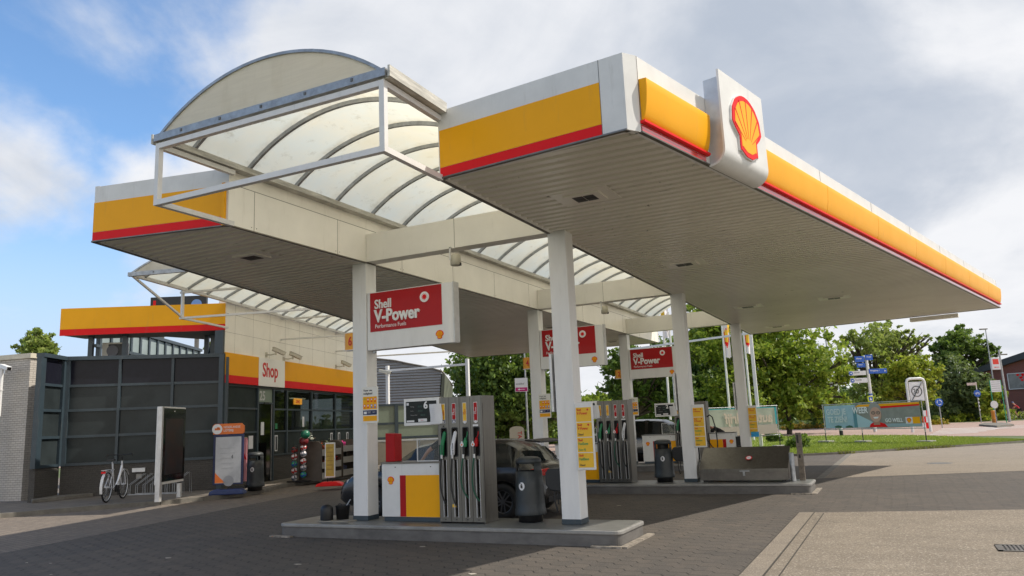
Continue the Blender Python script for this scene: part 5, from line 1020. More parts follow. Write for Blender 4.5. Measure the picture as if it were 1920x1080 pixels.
# ================================================================ CARS
def lerp_tab(tab, x):
    for a, b_ in zip(tab[:-1], tab[1:]):
        if a[0] <= x <= b_[0]:
            u = (x-a[0])/(b_[0]-a[0]+1e-9); return [p+(q-p)*u for p, q in zip(a[1:], b_[1:])]
    return list(tab[-1][1:])
#      x     top   belt  roofw  w    bottom
CAR = [(0, .60, .57, .80, .84, .36), (.012, .80, .76, .80, .93, .28), (.03, .98, .90, .78, .97, .25), (.055, 1.05, .95, .74, .98, .24), (.13, 1.36, .97, .68, .99, .22), (.17, 1.45, .97, .68, 1, .20), (.24, 1.48, .97, .70, 1, .20), (.40, 1.50, .96, .72, 1, .20),
       (.52, 1.48, .95, .72, 1, .20), (.60, 1.42, .94, .70, 1, .20), (.745, 1.03, .93, .74, .99, .20), (.78, .985, .92, .76, .99, .20), (.90, .90, .84, .72, .97, .20), (.955, .80, .74, .66, .93, .22), (.985, .66, .60, .60, .86, .24), (1.0, .52, .48, .5, .78, .28)]
def car(lab, centre, heading, paint, L_=4.6, W_=1.82, H_=1.5, sc=1.0):
    t = thing('parked_car', lab, 'car', centre); X = Vector(heading).normalized(); Y = Vector((-X.y, X.x, 0)); c0 = Vector(centre)-X*L_/2
    hs = H_/1.5; wx = (.175*L_, .80*L_); RW, RA_ = .33, .385; M = 76; rings = []
    for i in range(M+1):
        x = i/M; top, belt, rw, w, zb = lerp_tab(CAR, x); top *= hs; belt *= hs; hw = W_/2*w; xx = x*L_; za = 0
        for c in wx:
            if abs(xx-c) < RA_: za = max(za, RW+sqrt(RA_**2-(xx-c)**2)-.02)
        z1 = max(zb, za); cabin = top-belt > .12
        rg = [(0, zb+.02 if not za else z1), (hw*.80, zb if not za else z1), (hw*.97, max(zb+.09, z1)), (hw, max(.52*hs if top > .6 else top*.7, z1+.02)), (hw*.995, belt-.10*hs if belt-.1*hs > z1+.03 else z1+.04), (hw*.965, belt), (W_/2*rw+(.03 if cabin else 0), top-.05), (W_/2*rw*.88, top-.008), (0, top+.012)]
        rings.append([c0+X*xx+Y*y+ZZ*z for y, z in rg]+[c0+X*xx-Y*y+ZZ*z for y, z in rg[::-1][1:-1]])
    n = len(rings[0]); body = B(); win = B(); vs = [p for r_ in rings for p in r_]; bf = []; wf = []
    for i in range(M):
        x = (i+.5)/M
        for k in range(n):
            f_ = (i*n+k, i*n+(k+1) % n, (i+1)*n+(k+1) % n, (i+1)*n+k)[::-1]
            side = k in (5, n-6); topf = k in (6, 7, n-8, n-7)
            g = (side and .095 < x < .70 and not (.295 < x < .32 or .475 < x < .50)) or (topf and (.055 < x < .125 or .61 < x < .74))
            (wf if g else bf).append(f_)
    body.add(vs, bf, True); body.add(vs, [tuple(range(n))[::-1]]); body.add(vs[-n:], [tuple(range(n))]); win.add(vs, wf, True)
    bo = obj('body', body, paint, t); obj('windows', win, glass('car_glass', (.35, .4, .4), .03, .35, (.01, .012, .012)), t)
    P = lambda x, y, z: c0+X*(x*L_)+Y*(y*W_/2)+ZZ*z
    b = B(); b.prism([P(.10, -.62, 1.44*hs), P(.035, -.58, 1.40*hs), P(.035, .58, 1.40*hs), P(.10, .62, 1.44*hs)], ZZ*.03); obj('roof_spoiler', b, M_black, t)
    for x in wx:
        for s in (-1, 1):
            c = c0+X*x+Y*(s*(W_/2-.12))+ZZ*RW; b = B(); w0, w1 = -.115, .115
            prof = [(.20, w0), (.30, w0), (RW-.01, w0+.02), (RW, w0+.05), (RW, w1-.05), (RW-.01, w1-.02), (.30, w1), (.215, w1), (.20, w1-.03)]
            vs2 = []; K_ = 36
            for r_, y_ in prof: vs2 += [c+X*(r_*cos(2*pi*k/K_))+ZZ*(r_*sin(2*pi*k/K_))+Y*(y_*s) for k in range(K_)]
            b.add(vs2, [(i*K_+k, i*K_+(k+1) % K_, (i+1)*K_+(k+1) % K_, (i+1)*K_+k) for i in range(len(prof)-1) for k in range(K_)], True); w_ = obj('wheel', b, M_rubber, t)
            b = B(); o = c+Y*(s*.085); b.tube([o+(X*cos(a)+ZZ*sin(a))*.205 for a in [2*pi*k/32 for k in range(33)]], .012, 6, cap=False)
            for k in range(10):
                a = 2*pi*k/10+(.09 if k % 2 else -.09); a0 = 2*pi*(k//2)/5+.15; b.beam(o+(X*cos(a0)+ZZ*sin(a0))*.035, o+(X*cos(a)+ZZ*sin(a))*.20, .022, .02, up=Y)
            b.cyl(o-Y*.01*s, o+Y*.012*s, .045); obj('rim', b, mat('dark_rim', (.16, .16, .17), .35, metal=.7), w_); b = B(); b.disc(c+Y*(s*.02), .2, X, ZZ, 24); obj('brake', b, M_black, w_)
    for s in (-1, 1):
        b = B(); b.obox(P(.018, .70*s, .86*hs), .10, .34, .13, (X*.95+ZZ*-.1).normalized(), Y); b.obox(P(.035, .90*s, .88*hs), .20, .10, .10, X, Y); obj('tail_light', b, mat('tail_red', (.45, .01, .012), .15, coat=1), t, bevel=.02)
        b = B(); b.prism([P(.962, .58*s, .70*hs), P(.975, .80*s, .64*hs), P(.94, .93*s, .70*hs), P(.915, .90*s, .78*hs), P(.945, .60*s, .78*hs)], ZZ*.05); obj('headlight', b, mat('headlight', (.55, .58, .6), .08, spec=1, coat=1), t)
        b = B(); b.obox(P(.715, 1.10*s, 1.0*hs), .14, .20, .13, X, Y); obj('door_mirror', b, paint, t, bevel=.03)
        for x in (.36, .56): b = B(); b.obox(P(x, 1.0*s, .83*hs), .18, .03, .025, X, Y); obj('door_handle', b, M_alu, t, bevel=.008)
        b = B()
        for x in (.485,): b.obox(P(x, .998*s, .62*hs), .008, .006, .55, X, Y)
        obj('door_gap', b, M_black, t)
    b = B(); b.obox(P(-.004, 0, .72*hs), .012, .50, .11, X, Y); obj('number_plate', b, M_yellowf, t); b = B(); b.obox(P(.006, 0, .36*hs), .06, 1.3, .10, X, Y); obj('bumper_insert', b, M_black, t)
    b = B(); b.obox(P(.985, 0, .50*hs), .06, 1.0, .14, X, Y); obj('grille', b, M_black, t); b = B(); b.obox(P(.998, 0, .42*hs), .012, .50, .11, X, Y); obj('number_plate', b, M_yellowf, t)
    for s in (-.45, .45): b = B(); b.obox(P(.42, s, .82), .12, .42, .55, (X*.95-ZZ*.2).normalized(), Y); b.obox(P(.50, s, .60), .45, .42, .12, X, Y); obj('seat', b, M_black, t, bevel=.03)
    return t
M_cgrey = mat('car_grey', (.030, .029, .029), .25, metal=.2, noise=.05, coat=.35); M_cdark = mat('car_black', (.008, .008, .009), .2, coat=.8); M_cwhite = mat('car_white', (.62, .63, .64), .25, coat=.6)
car('dark grey hatchback car standing behind the nearest fuel pump', (-8.30, 13.87, .004), (-1, .0, 0), M_cgrey, 4.75, 1.84, 1.47)
car('black car standing at the farthest island behind the white cabinet', (-9.2, 28.4, .004), (-1, .02, 0), M_cdark, 4.5, 1.84, 1.72)
car('light coloured car parked on the road beyond the farthest island', (-17.5, 47.5, .02), (-1, -.3, 0), M_cwhite, 4.3, 1.78, 1.48)
# ================================================================ PEOPLE
def skinned(name, verts, edges, rad, m, parent, lv=2, root=0):
    me = bpy.data.meshes.new(name); iv = INV.get(parent.name) if parent is not None else None
    me.from_pydata([tuple(iv @ Vector(v)) if iv else tuple(v) for v in verts], edges, []); o = bpy.data.objects.new(name, me); COL.objects.link(o); me.materials.append(m)
    if parent is not None: o.parent = parent
    sk = o.modifiers.new('skin', 'SKIN'); sk.use_smooth_shade = True; sk.branch_smoothing = .6
    for i, d in enumerate(me.skin_vertices[0].data): d.radius = rad[i] if isinstance(rad[i], tuple) else (rad[i], rad[i]); d.use_root = i == root
    ss = o.modifiers.new('sub', 'SUBSURF'); ss.levels = ss.render_levels = lv; return o
def person(lab, J, group, cloth, hairm, base, face=None, cat='person'):
    """J: dict of joint positions (world). body = one skinned surface; clothing and hair are children"""
    t = thing('person', lab, cat, base); order = list(J); ix = {k: i for i, k in enumerate(order)}
    R = dict(pel=(.14, .11), spi=(.13, .10), che=(.155, .11), nec=.055, hed=(.075, .09), top=(.07, .085), shl=.055, shr=.055, ell=.040, elr=.040, wrl=.026, wrr=.026, hal=(.035, .02), har=(.035, .02), hil=.085, hir=.085, knl=.055, knr=.055, anl=.038, anr=.038, tol=.032, tor=.032)
    E_ = [('pel', 'spi'), ('spi', 'che'), ('che', 'nec'), ('nec', 'hed'), ('hed', 'top'), ('che', 'shl'), ('che', 'shr'), ('shl', 'ell'), ('shr', 'elr'), ('ell', 'wrl'), ('elr', 'wrr'), ('wrl', 'hal'), ('wrr', 'har'), ('pel', 'hil'), ('pel', 'hir'), ('hil', 'knl'), ('hir', 'knr'), ('knl', 'anl'), ('knr', 'anr'), ('anl', 'tol'), ('anr', 'tor')]
    V = [Vector(J[k]) for k in order]; ed = [(ix[a], ix[b_]) for a, b_ in E_]; rd = [R[k] for k in order]
    for s in 'lr':                                                     # five fingers rooted in the palm
        h_ = Vector(J['ha'+s]); w_ = Vector(J['wr'+s]); d = (h_-w_).normalized(); sd_ = d.cross(ZZ); sd_ = sd_.normalized() if sd_.length > .1 else Vector((1, 0, 0)); dn = sd_.cross(d)
        for q, ln in ((-1.5, .055), (-.5, .072), (.5, .078), (1.5, .068)):
            p0 = h_+sd_*(q*.017)+d*.012; p1 = p0+d*ln*.55-dn*.008; p2 = p1+d*ln*.45-dn*.022; k = len(V); V += [p0, p1, p2]; rd += [.0095, .0085, .007]; ed += [(ix['ha'+s], k), (k, k+1), (k+1, k+2)]
        p0 = h_-d*.03+sd_*.03; p1 = p0+sd_*.022+d*.03; p2 = p1+d*.028; k = len(V); V += [p0, p1, p2]; rd += [.012, .010, .008]; ed += [(ix['ha'+s], k), (k, k+1), (k+1, k+2)]
    body = skinned('body', V, ed, rd, M_skin, t, root=ix['pel'])
    for nm, ks, es, grow, m_ in cloth:
        i2 = {k: i for i, k in enumerate(ks)}; vv = []; rr = []
        for k in ks:
            if '>' in k: a, b_, u = k.split('>'); u = float(u); vv.append(Vector(J[a]).lerp(Vector(J[b_]), u)); ra, rb = R[a], R[b_]; ra = ra if isinstance(ra, tuple) else (ra, ra); rb = rb if isinstance(rb, tuple) else (rb, rb); rr.append(tuple(p+(q-p)*u+grow for p, q in zip(ra, rb)))
            else: vv.append(Vector(J[k])); ra = R[k]; ra = ra if isinstance(ra, tuple) else (ra, ra); rr.append(tuple(p+grow for p in ra))
        skinned(nm, vv, [(i2[a], i2[b_]) for a, b_ in es], rr, m_, t)
    hd = Vector(J['hed']); tp = Vector(J['top']); up = (tp-hd).normalized(); fc = Vector(face or (1, 0, 0)).normalized(); sd_ = fc.cross(up).normalized(); c = hd.lerp(tp, .6)
    b = B()
    vs = []; n_ = 14
    for i in range(8):
        ph = radians(100-i*100/7)
        for k in range(n_): a = 2*pi*k/n_; v = up*(.115*cos(ph))+ (fc*cos(a)*(.098)+sd_*sin(a)*.088)*sin(ph); v = v-fc*.012; 
        for k in range(n_):
            a = 2*pi*k/n_; cut = max(0, cos(a))*.05; vs.append(c+up*(.118*cos(ph)+cut*sin(ph)*.9)+(fc*cos(a)*.100+sd_*sin(a)*.090)*sin(ph)-fc*.012)
    b.add(vs, [(i*n_+k, i*n_+(k+1) % n_, (i+1)*n_+(k+1) % n_, (i+1)*n_+k) for i in range(7) for k in range(n_)], True); obj('hair', b, hairm, t)
    b = B(); b.obox(c+fc*.098-up*.035, .02, .022, .035, sd_, fc, up); nose = obj('nose', b, M_skin, t, bevel=.006)
    for s in (-1, 1): b = B(); b.sphere(c+fc*.088+sd_*(.032*s)-up*.008, .008, 6); obj('eye', b, M_black, t); b = B(); b.obox(c+sd_*(.086*s)-up*.02, .012, .03, .05, sd_, fc, up); obj('ear', b, M_skin, t, bevel=.005)
    b = B(); b.obox(c+fc*.088-up*.068, .045, .012, .010, sd_, fc, up); obj('mouth', b, mat('lips', (.35, .10, .09), .5), t)
    return t
TSH = lambda m_: ('shirt', ['pel', 'spi', 'che', 'che>nec>.6', 'shl', 'shr', 'shl>ell>.75', 'shr>elr>.75'], [('pel', 'spi'), ('spi', 'che'), ('che', 'che>nec>.6'), ('che', 'shl'), ('che', 'shr'), ('shl', 'shl>ell>.75'), ('shr', 'shr>elr>.75')], .016, m_)
TRO = lambda m_, lo='an': ('trousers', ['pel', 'hil', 'hir', 'knl', 'knr', 'knl>anl>.9', 'knr>anr>.9'] if lo == 'an' else ['pel', 'hil', 'hir', 'hil>knl>.85', 'hir>knr>.85'], [('pel', 'hil'), ('pel', 'hir'), ('hil', 'knl'), ('hir', 'knr'), ('knl', 'knl>anl>.9'), ('knr', 'knr>anr>.9')] if lo == 'an' else [('pel', 'hil'), ('pel', 'hir'), ('hil', 'hil>knl>.85'), ('hir', 'hir>knr>.85')], .016, m_)
M_bshirt = mat('black_cloth', (.010, .010, .011), .85, noise=.3); M_jeans = mat('jeans', (.03, .045, .09), .85, noise=.3); M_hair = mat('brown_hair', (.05, .03, .018), .7, noise=.4)
def jset(x, y, z, d, pose):
    """joint set from (forward, left, up) offsets"""
    d = Vector(d).normalized(); l = Vector((-d.y, d.x, 0)); o = Vector((x, y, z)); return {k: o+d*v[0]+l*v[1]+ZZ*v[2] for k, v in pose.items()}
stand = dict(pel=(0, 0, .95), spi=(.02, 0, 1.12), che=(.06, 0, 1.34), nec=(.10, 0, 1.50), hed=(.13, 0, 1.58), top=(.15, 0, 1.70), shl=(.06, .17, 1.40), shr=(.06, -.17, 1.40), ell=(.16, .24, 1.14), elr=(.10, -.22, 1.12), wrl=(.40, .20, 1.10), wrr=(.22, -.20, .90), hal=(.47, .19, 1.09), har=(.25, -.19, .84), hil=(0, .09, .88), hir=(0, -.09, .88), knl=(.03, .10, .49), knr=(.02, -.11, .49), anl=(0, .11, .08), anr=(-.03, -.13, .08), tol=(.15, .12, .04), tor=(.12, -.15, .04))
J1 = jset(-7.05, 12.55, .01, (-.85, .5, 0), dict(stand, ell=(.20, .30, 1.20), wrl=(.30, .42, .98), hal=(.33, .46, .92)))
# the arm seen left of the pump: sleeve and bare forearm reaching down to the car window
J1['shl'] = Vector(YP(826, 828, 12.45)); J1['ell'] = Vector(YP(803, 846, 12.4)); J1['wrl'] = Vector(YP(788, 868, 12.45)); J1['hal'] = J1['wrl']+(J1['wrl']-J1['ell']).normalized()*.07
base = Vector((J1['shl'].x+.12, 12.62, 0)); J1b = jset(base.x, base.y, .01, (-.5, .86, 0), stand)
for k in J1b:
    if k not in ('shl', 'ell', 'wrl', 'hal'): J1[k] = J1b[k]
J1['elr'] = base+Vector((.25, .05, 1.12)); J1['wrr'] = base+Vector((.12, .25, .98)); J1['har'] = base+Vector((.08, .30, .95)); J1['shr'] = base+Vector((.22, -.0, 1.38)); J1['che'] = base+Vector((.04, 0, 1.30)); J1['spi'] = base+Vector((.02, 0, 1.10))
person('person in black T-shirt standing behind the nearest pump, bare arm showing', J1, None, [TSH(M_bshirt), TRO(M_jeans)], M_hair, (base.x, base.y, 0), (-.5, .86, 0))
bend = dict(stand, pel=(0, 0, .92), spi=(.12, 0, 1.05), che=(.34, 0, 1.16), nec=(.49, 0, 1.20), hed=(.57, 0, 1.20), top=(.66, 0, 1.25), shl=(.36, .17, 1.18), shr=(.36, -.17, 1.18), ell=(.50, .22, .96), elr=(.52, -.20, .98), wrl=(.66, .14, 1.02), wrr=(.70, -.12, 1.05), hal=(.73, .12, 1.05), har=(.77, -.10, 1.08))
pb = YP(1352, 800, 27.4); Jb = jset(pb.x+.1, 27.5, .01, (-1, -.1, 0), bend); Jb = {k: Vector((v.x, v.y, v.z*1.12)) for k, v in Jb.items()}
person('person in black bending forward behind the cabinet of the farthest island', Jb, None, [TSH(M_bshirt), TRO(M_bshirt)], M_hair, (pb.x+.1, 27.5, 0), (-1, 0, -.2))
# cyclist on the far road
cb = G(1922, 787.5, .02); cb2 = Vector((cb.x-1.15, cb.y-.12, .02)); _, PB = bicycle(cb, cb2-cb, 'dark touring bicycle ridden along the far road at the right edge', M_bshirt, 1.1, lady=False)
dd = (cb2-cb).normalized(); ll_ = Vector((-dd.y, dd.x, 0)); JC = {k: Vector(cb)+dd*v[0]+ll_*v[1]+ZZ*v[2] for k, v in dict(pel=(.34, 0, 1.13), spi=(.46, 0, 1.32), che=(.62, 0, 1.48), nec=(.74, 0, 1.62), hed=(.80, 0, 1.70), top=(.86, 0, 1.82), shl=(.64, .19, 1.52), shr=(.64, -.19, 1.52), ell=(.78, .24, 1.32), elr=(.78, -.24, 1.32), wrl=(.88, .24, 1.20), wrr=(.88, -.24, 1.20), hal=(.92, .24, 1.17), har=(.92, -.24, 1.17), hil=(.34, .10, 1.08), hir=(.34, -.10, 1.08), knl=(.78, .12, .86), knr=(.70, -.12, .62), anl=(.54, .12, .50), anr=(.50, -.12, .24), tol=(.68, .12, .46), tor=(.64, -.12, .20)).items()}
person('cyclist in red shirt and blue helmet riding at the right edge', JC, None, [TSH(mat('red_cloth', (.55, .02, .05), .8)), TRO(M_bshirt, 'kn')], mat('blue_helmet', (.02, .07, .20), .4), (cb.x, cb.y, .02), dd)
# ================================================================ TREES AND PLANTING
def leafmat(name, a, b_, tr=.35):
    m, nt, bb = nodemat(name); g = nt.nodes.new('ShaderNodeNewGeometry'); c = mix(nt, g.outputs['Random Per Island'], a, b_); bb.inputs['Roughness'].default_value = .55; nt.links.new(c, bb.inputs['Base Color'])
    t = nt.nodes.new('ShaderNodeBsdfTranslucent'); c2 = mix(nt, .5, c, (.20, .26, .03)); nt.links.new(c2, t.inputs[0]); ms = nt.nodes.new('ShaderNodeMixShader'); ms.inputs[0].default_value = tr
    nt.links.new(bb.outputs[0], ms.inputs[1]); nt.links.new(t.outputs[0], ms.inputs[2]); nt.links.new(ms.outputs[0], nt.nodes['Material Output'].inputs[0]); return m
LM = {'bright': leafmat('leaf_bright', (.11, .22, .02), (.44, .52, .07), .58), 'dark': leafmat('leaf_dark', (.04, .10, .02), (.19, .29, .05), .5), 'pale': leafmat('leaf_pale', (.16, .25, .05), (.42, .48, .13), .58), 'willow': leafmat('leaf_willow', (.08, .13, .05), (.17, .22, .09), .4), 'lime': leafmat('leaf_lime', (.20, .30, .02), (.48, .50, .06), .58)}
M_bark = mat('bark', (.075, .06, .045), .9, noise=.5, nscale=8, stretch=(1, 1, .3), bump=.4, bscale=20)
def leaves(name, blobs, n, size, m, parent, seed=1, clump=.19):
    """blobs: (centre, radii) in world; leaves gather in clumps near each blob's shell, with gaps"""
    rg = np.random.default_rng(seed); vol = np.array([r_[0]*r_[1]*r_[2] for c, r_ in blobs]); vol = vol**.7; cnt = (n*vol/vol.sum()).astype(int); P = []
    for (c, r_), k in zip(blobs, cnt):
        nc = max(5, int(k/42)); u = rg.normal(size=(nc, 3)); u /= np.linalg.norm(u, axis=1)[:, None]; rad = rg.uniform(.25, 1.25, nc)**.7
        cc = np.array(c)+u*rad[:, None]*np.array(r_); w_ = rg.integers(0, nc, k); sg = clump*min(r_)*rg.uniform(.35, 1.25, nc)
        P.append(cc[w_]+rg.normal(size=(k, 3))*sg[w_][:, None]*np.array((1, 1, .6)))
    P = np.concatenate(P); k = len(P); a = rg.normal(size=(k, 3)); a /= np.linalg.norm(a, axis=1)[:, None]; b_ = rg.normal(size=(k, 3)); b_ = np.cross(a, b_); b_ /= np.linalg.norm(b_, axis=1)[:, None]
    s = size*rg.uniform(.4, 1.4, k)[:, None]; V = np.stack([P-a*s, P+b_*s*.55, P+a*s, P-b_*s*.55], 1).reshape(-1, 3)
    if parent is not None and parent.name in INV:
        iv = np.array(INV[parent.name]); V = V @ iv[:3, :3].T+iv[:3, 3]
    me = bpy.data.meshes.new(name); me.vertices.add(len(V)); me.vertices.foreach_set('co', V.astype(np.float32).ravel()); me.loops.add(4*k); me.loops.foreach_set('vertex_index', np.arange(4*k, dtype=np.int32)); me.polygons.add(k); me.polygons.foreach_set('loop_start', np.arange(0, 4*k, 4, dtype=np.int32)); me.update(calc_edges=True)
    o = bpy.data.objects.new(name, me); COL.objects.link(o); me.materials.append(m)
    if parent is not None: o.parent = parent
    return o
def tree(lab, D, trunk, blobs, kind, n, size, seed, spread=.8, group='trees round the forecourt', r0=None):
    """blobs given as photo position + radius in photo pixels, at depth D"""
    k = D/FPX; tb = AT(trunk[0], 790, D); tb.z = 0; rs = random.Random(seed); BL = []
    for px, py, r_ in blobs:
        c = AT(px, py, D+rs.uniform(-1, 1)*spread*2); BL.append((c, (r_*k, r_*k*1.1, r_*k*.85)))
        for q in range(3): a_ = rs.uniform(0, 6.28); e_ = Vector((cos(a_), rs.uniform(-.5, .5), sin(a_)))*r_*k*rs.uniform(.9, 1.15); BL.append((c+e_, tuple([r_*k*rs.uniform(.16, .30)]*3)))
    t = thing('tree', lab, 'tree', tb, group=group); b = B(); top = sum((c for c, _ in BL), Vector())/len(BL); H = top.z; R0 = r0 or max(.10, H*.03)
    fork = Vector((tb.x, tb.y, H*.45)); b.tube([tb, tb.lerp(fork, .5)+Vector((.08, .05, 0)), fork], [R0*1.3, R0, R0*.8], 10)
    for c, r_ in BL:
        mid = fork.lerp(c, .5)+Vector((rs.uniform(-.3, .3), rs.uniform(-.3, .3), .3)); b.tube([fork-ZZ*.2, mid, c], [R0*.75, R0*.5, R0*.22], 6)
        for q in range(5):
            e = c+Vector((rs.gauss(0, 1)*r_[0]*.6, rs.gauss(0, 1)*r_[1]*.6, rs.gauss(0, 1)*r_[2]*.6)); b.tube([mid.lerp(c, rs.random()*.8), e], [R0*.26, R0*.07], 5)
    obj('trunk', b, M_bark, t); leaves('crown', BL, n, size, LM[kind], t, seed); return t
tree('big bright green tree right of the white posts beyond the lawn', 62, (1478, 0), [(1340, 640, 52), (1400, 650, 62), (1460, 640, 58), (1520, 668, 52), (1552, 705, 38), (1505, 730, 52), (1440, 720, 60), (1375, 730, 55), (1420, 600, 50), (1550, 750, 32), (1480, 765, 40), (1340, 590, 45)], 'bright', 38000, .18, 3)
tree('dark green tree behind the flags, left of the big bright tree', 70, (1320, 0), [(1310, 650, 45), (1290, 710, 50), (1340, 720, 50), (1340, 770, 30), (1300, 765, 30), (1325, 610, 40)], 'dark', 18000, .2, 5)
tree('pale airy tree behind the blue direction signs', 78, (1648, 0), [(1640, 645, 38), (1612, 690, 34), (1690, 630, 22), (1690, 655, 34), (1665, 700, 42), (1630, 740, 40), (1600, 640, 20), (1725, 640, 16), (1660, 625, 22), (1690, 745, 30)], 'pale', 15000, .19, 8)
tree('yellow green tree between the direction signs and the zone sign', 72, (1715, 0), [(1700, 700, 34), (1735, 690, 24), (1710, 735, 32), (1680, 725, 26), (1745, 725, 18)], 'lime', 12000, .17, 9)
tree('tall dark tree with uneven top behind the roundabout sign', 95, (1800, 0), [(1790, 640, 26), (1820, 650, 26), (1768, 655, 18), (1835, 680, 22), (1805, 625, 16), (1780, 680, 26), (1855, 660, 14)], 'dark', 14000, .22, 11)
tree('drooping grey green tree in front of the red brick building', 84, (1800, 0), [(1790, 700, 34), (1812, 730, 38), (1775, 740, 36), (1800, 765, 34), (1840, 745, 24), (1850, 715, 14), (1760, 765, 24), (1835, 775, 20)], 'willow', 16000, .20, 12)
tree('small yellow green tree beside the green framed sign', 80, (1868, 0), [(1858, 745, 16), (1872, 735, 12), (1850, 765, 14), (1868, 762, 10)], 'lime', 3000, .2, 14)
tree('large dark tree behind the corrugated grey building', 52, (930, 0), [(868, 700, 30), (900, 690, 42), (950, 685, 48), (995, 700, 42), (885, 745, 45), (940, 745, 52), (990, 755, 50), (910, 790, 40), (965, 795, 40), (1035, 730, 26), (1020, 780, 30)], 'dark', 36000, .16, 20)
tree('airy dark tree right of the middle red sign', 58, (1190, 0), [(1150, 690, 26), (1185, 675, 32), (1230, 690, 38), (1165, 730, 34), (1215, 740, 42), (1260, 720, 40), (1250, 660, 30), (1130, 745, 18), (1270, 770, 34)], 'dark', 22000, .16, 21)
tree('bright green bushy tree low between the left pillars', 46, (1100, 0), [(1118, 752, 20), (1090, 765, 24), (1060, 778, 22), (1140, 765, 18), (1075, 800, 24), (1110, 790, 24)], 'bright', 10000, .13, 23)
tree('small tree rising above the pale brick wall at far left', 48, (72, 0), [(72, 640, 22), (50, 652, 15), (95, 655, 15), (78, 662, 26), (60, 630, 10)], 'pale', 6500, .15, 25)
tree('small tree top showing under the yellow roof slab', 60, (402, 0), [(402, 648, 12), (392, 655, 8), (410, 640, 7)], 'pale', 900, .16, 26)
tree('distant green tree right of the zone 30 sign', 110, (1728, 0), [(1722, 760, 22), (1745, 765, 18), (1700, 770, 18)], 'bright', 4000, .3, 28)
def bush(name, lab, px, py, D, r_, kind, n, size, seed, cat='shrub', sx=1.0, group=None):
    c = AT(px, py, D); c.z = max(c.z, .1); k = D/FPX; o = leaves(name, [(c, (r_*k*sx, r_*k, r_*k*.9)), (c+Vector((r_*k*.5*sx, 0, -.1)), (r_*k*.6*sx, r_*k*.7, r_*k*.6)), (c+Vector((-r_*k*.5*sx, 0, -.1)), (r_*k*.6*sx, r_*k*.6, r_*k*.6))], n, size, LM[kind], None, seed, .3)
    return tag(o, lab, cat, group)
bush('shrub', 'dark rounded shrub behind the end of the steel storage box', 1497, 832, 37, 17, 'dark', 3500, .08, 31)
bush('shrub', 'low dark shrub on the lawn left of the round one', 1450, 818, 46, 11, 'dark', 1500, .08, 32, sx=1.3)
bush('shrub', 'small grassy shrub at the foot of the white post on the lawn', 1395, 824, 41, 10, 'bright', 1200, .08, 33)
bush('shrub', 'bushy shrub below the big tree beyond the road', 1530, 782, 78, 15, 'dark', 1500, .14, 34)
def coverband(name, lab, px0, px1, py, D, h_, m, n, size, seed, dep=4):
    a = AT(px0, py, D); c = AT(px1, py, D); bl = [(Vector(a.lerp(c, u)), ((c-a).length/14, dep, h_)) for u in [i/12 for i in range(13)]]
    for q in bl: q[0].z = h_*.55
    o = leaves(name, bl, n, size, m, None, seed, .5); tag(o, lab, 'planting', kind='stuff'); return o
coverband('hedge', 'long low green hedge beyond the road at the right', 1700, 1960, 780, 84, .55, LM['lime'], 9000, .17, 41)
coverband('hedge', 'dark low planting beyond the road behind the banner', 1470, 1720, 784, 84, .5, LM['willow'], 8000, .17, 42)
coverband('flower_bed', 'orange and yellow flower bed under the big tree', 1470, 1540, 786, 80, .35, leafmat('petal_orange', (.50, .24, .02), (.16, .20, .03)), 3000, .13, 43, 2)
coverband('flower_bed', 'yellow flower bed behind the red and white marker', 1725, 1775, 788, 74, .3, leafmat('petal_yellow', (.55, .34, .02), (.20, .22, .03)), 1500, .12, 44, 1)
coverband('hedge', 'dark hedge in the background between the islands', 560, 1320, 800, 66, 1.6, LM['dark'], 26000, .26, 45, 3)
coverband('woodland', 'distant dark wood closing the view behind the trees', 1100, 2050, 775, 150, 4.0, LM['dark'], 26000, .55, 46, 6)
# grass tufts on the lawn, loose growth at the kerb
def tufts(name, poly_fn, n, hgt, m, lab, seed):
    rg = np.random.default_rng(seed); P = poly_fn(rg, n); k = len(P); a = rg.uniform(0, 2*pi, k); h_ = hgt*rg.uniform(.4, 1.5, k); w_ = .012+.02*rg.random(k); dx = np.cos(a)*w_; dy = np.sin(a)*w_; lx = rg.normal(size=k)*h_*.35; ly = rg.normal(size=k)*h_*.35
    V = np.stack([np.stack([P[:, 0]-dx, P[:, 1]-dy, P[:, 2]], 1), np.stack([P[:, 0]+dx, P[:, 1]+dy, P[:, 2]], 1), np.stack([P[:, 0]+lx, P[:, 1]+ly, P[:, 2]+h_], 1)], 1).reshape(-1, 3)
    me = bpy.data.meshes.new(name); me.vertices.add(len(V)); me.vertices.foreach_set('co', V.astype(np.float32).ravel()); me.loops.add(3*k); me.loops.foreach_set('vertex_index', np.arange(3*k, dtype=np.int32)); me.polygons.add(k); me.polygons.foreach_set('loop_start', np.arange(0, 3*k, 3, dtype=np.int32)); me.update(calc_edges=True)
    o = bpy.data.objects.new(name, me); COL.objects.link(o); me.materials.append(m); return tag(o, lab, 'grass', kind='stuff')
ln = np.array([(p.x, p.y) for p in lawn_near]); lf = np.array([(p.x, p.y) for p in reversed(lawn_far)])
def lawnpts(rg, n):
    u = rg.random(n); v = rg.random(n)**1.6; idx = u*(len(ln)-1); i = np.clip(idx.astype(int), 0, len(ln)-2); fr = (idx-i)[:, None]; A_ = ln[i]*(1-fr)+ln[i+1]*fr; idx2 = u*(len(lf)-1); j = np.clip(idx2.astype(int), 0, len(lf)-2); f2 = (idx2-j)[:, None]; B_ = lf[::-1][::-1][j]*(1-f2)+lf[j+1]*f2
    P = A_*(1-v[:, None])+B_*v[:, None]; return np.concatenate([P, np.full((n, 1), .055)], 1)
tufts('lawn_grass', lawnpts, 60000, .07, leafmat('blade', (.14, .23, .02), (.36, .40, .08), .5), 'short green lawn between the forecourt and the road', 51)
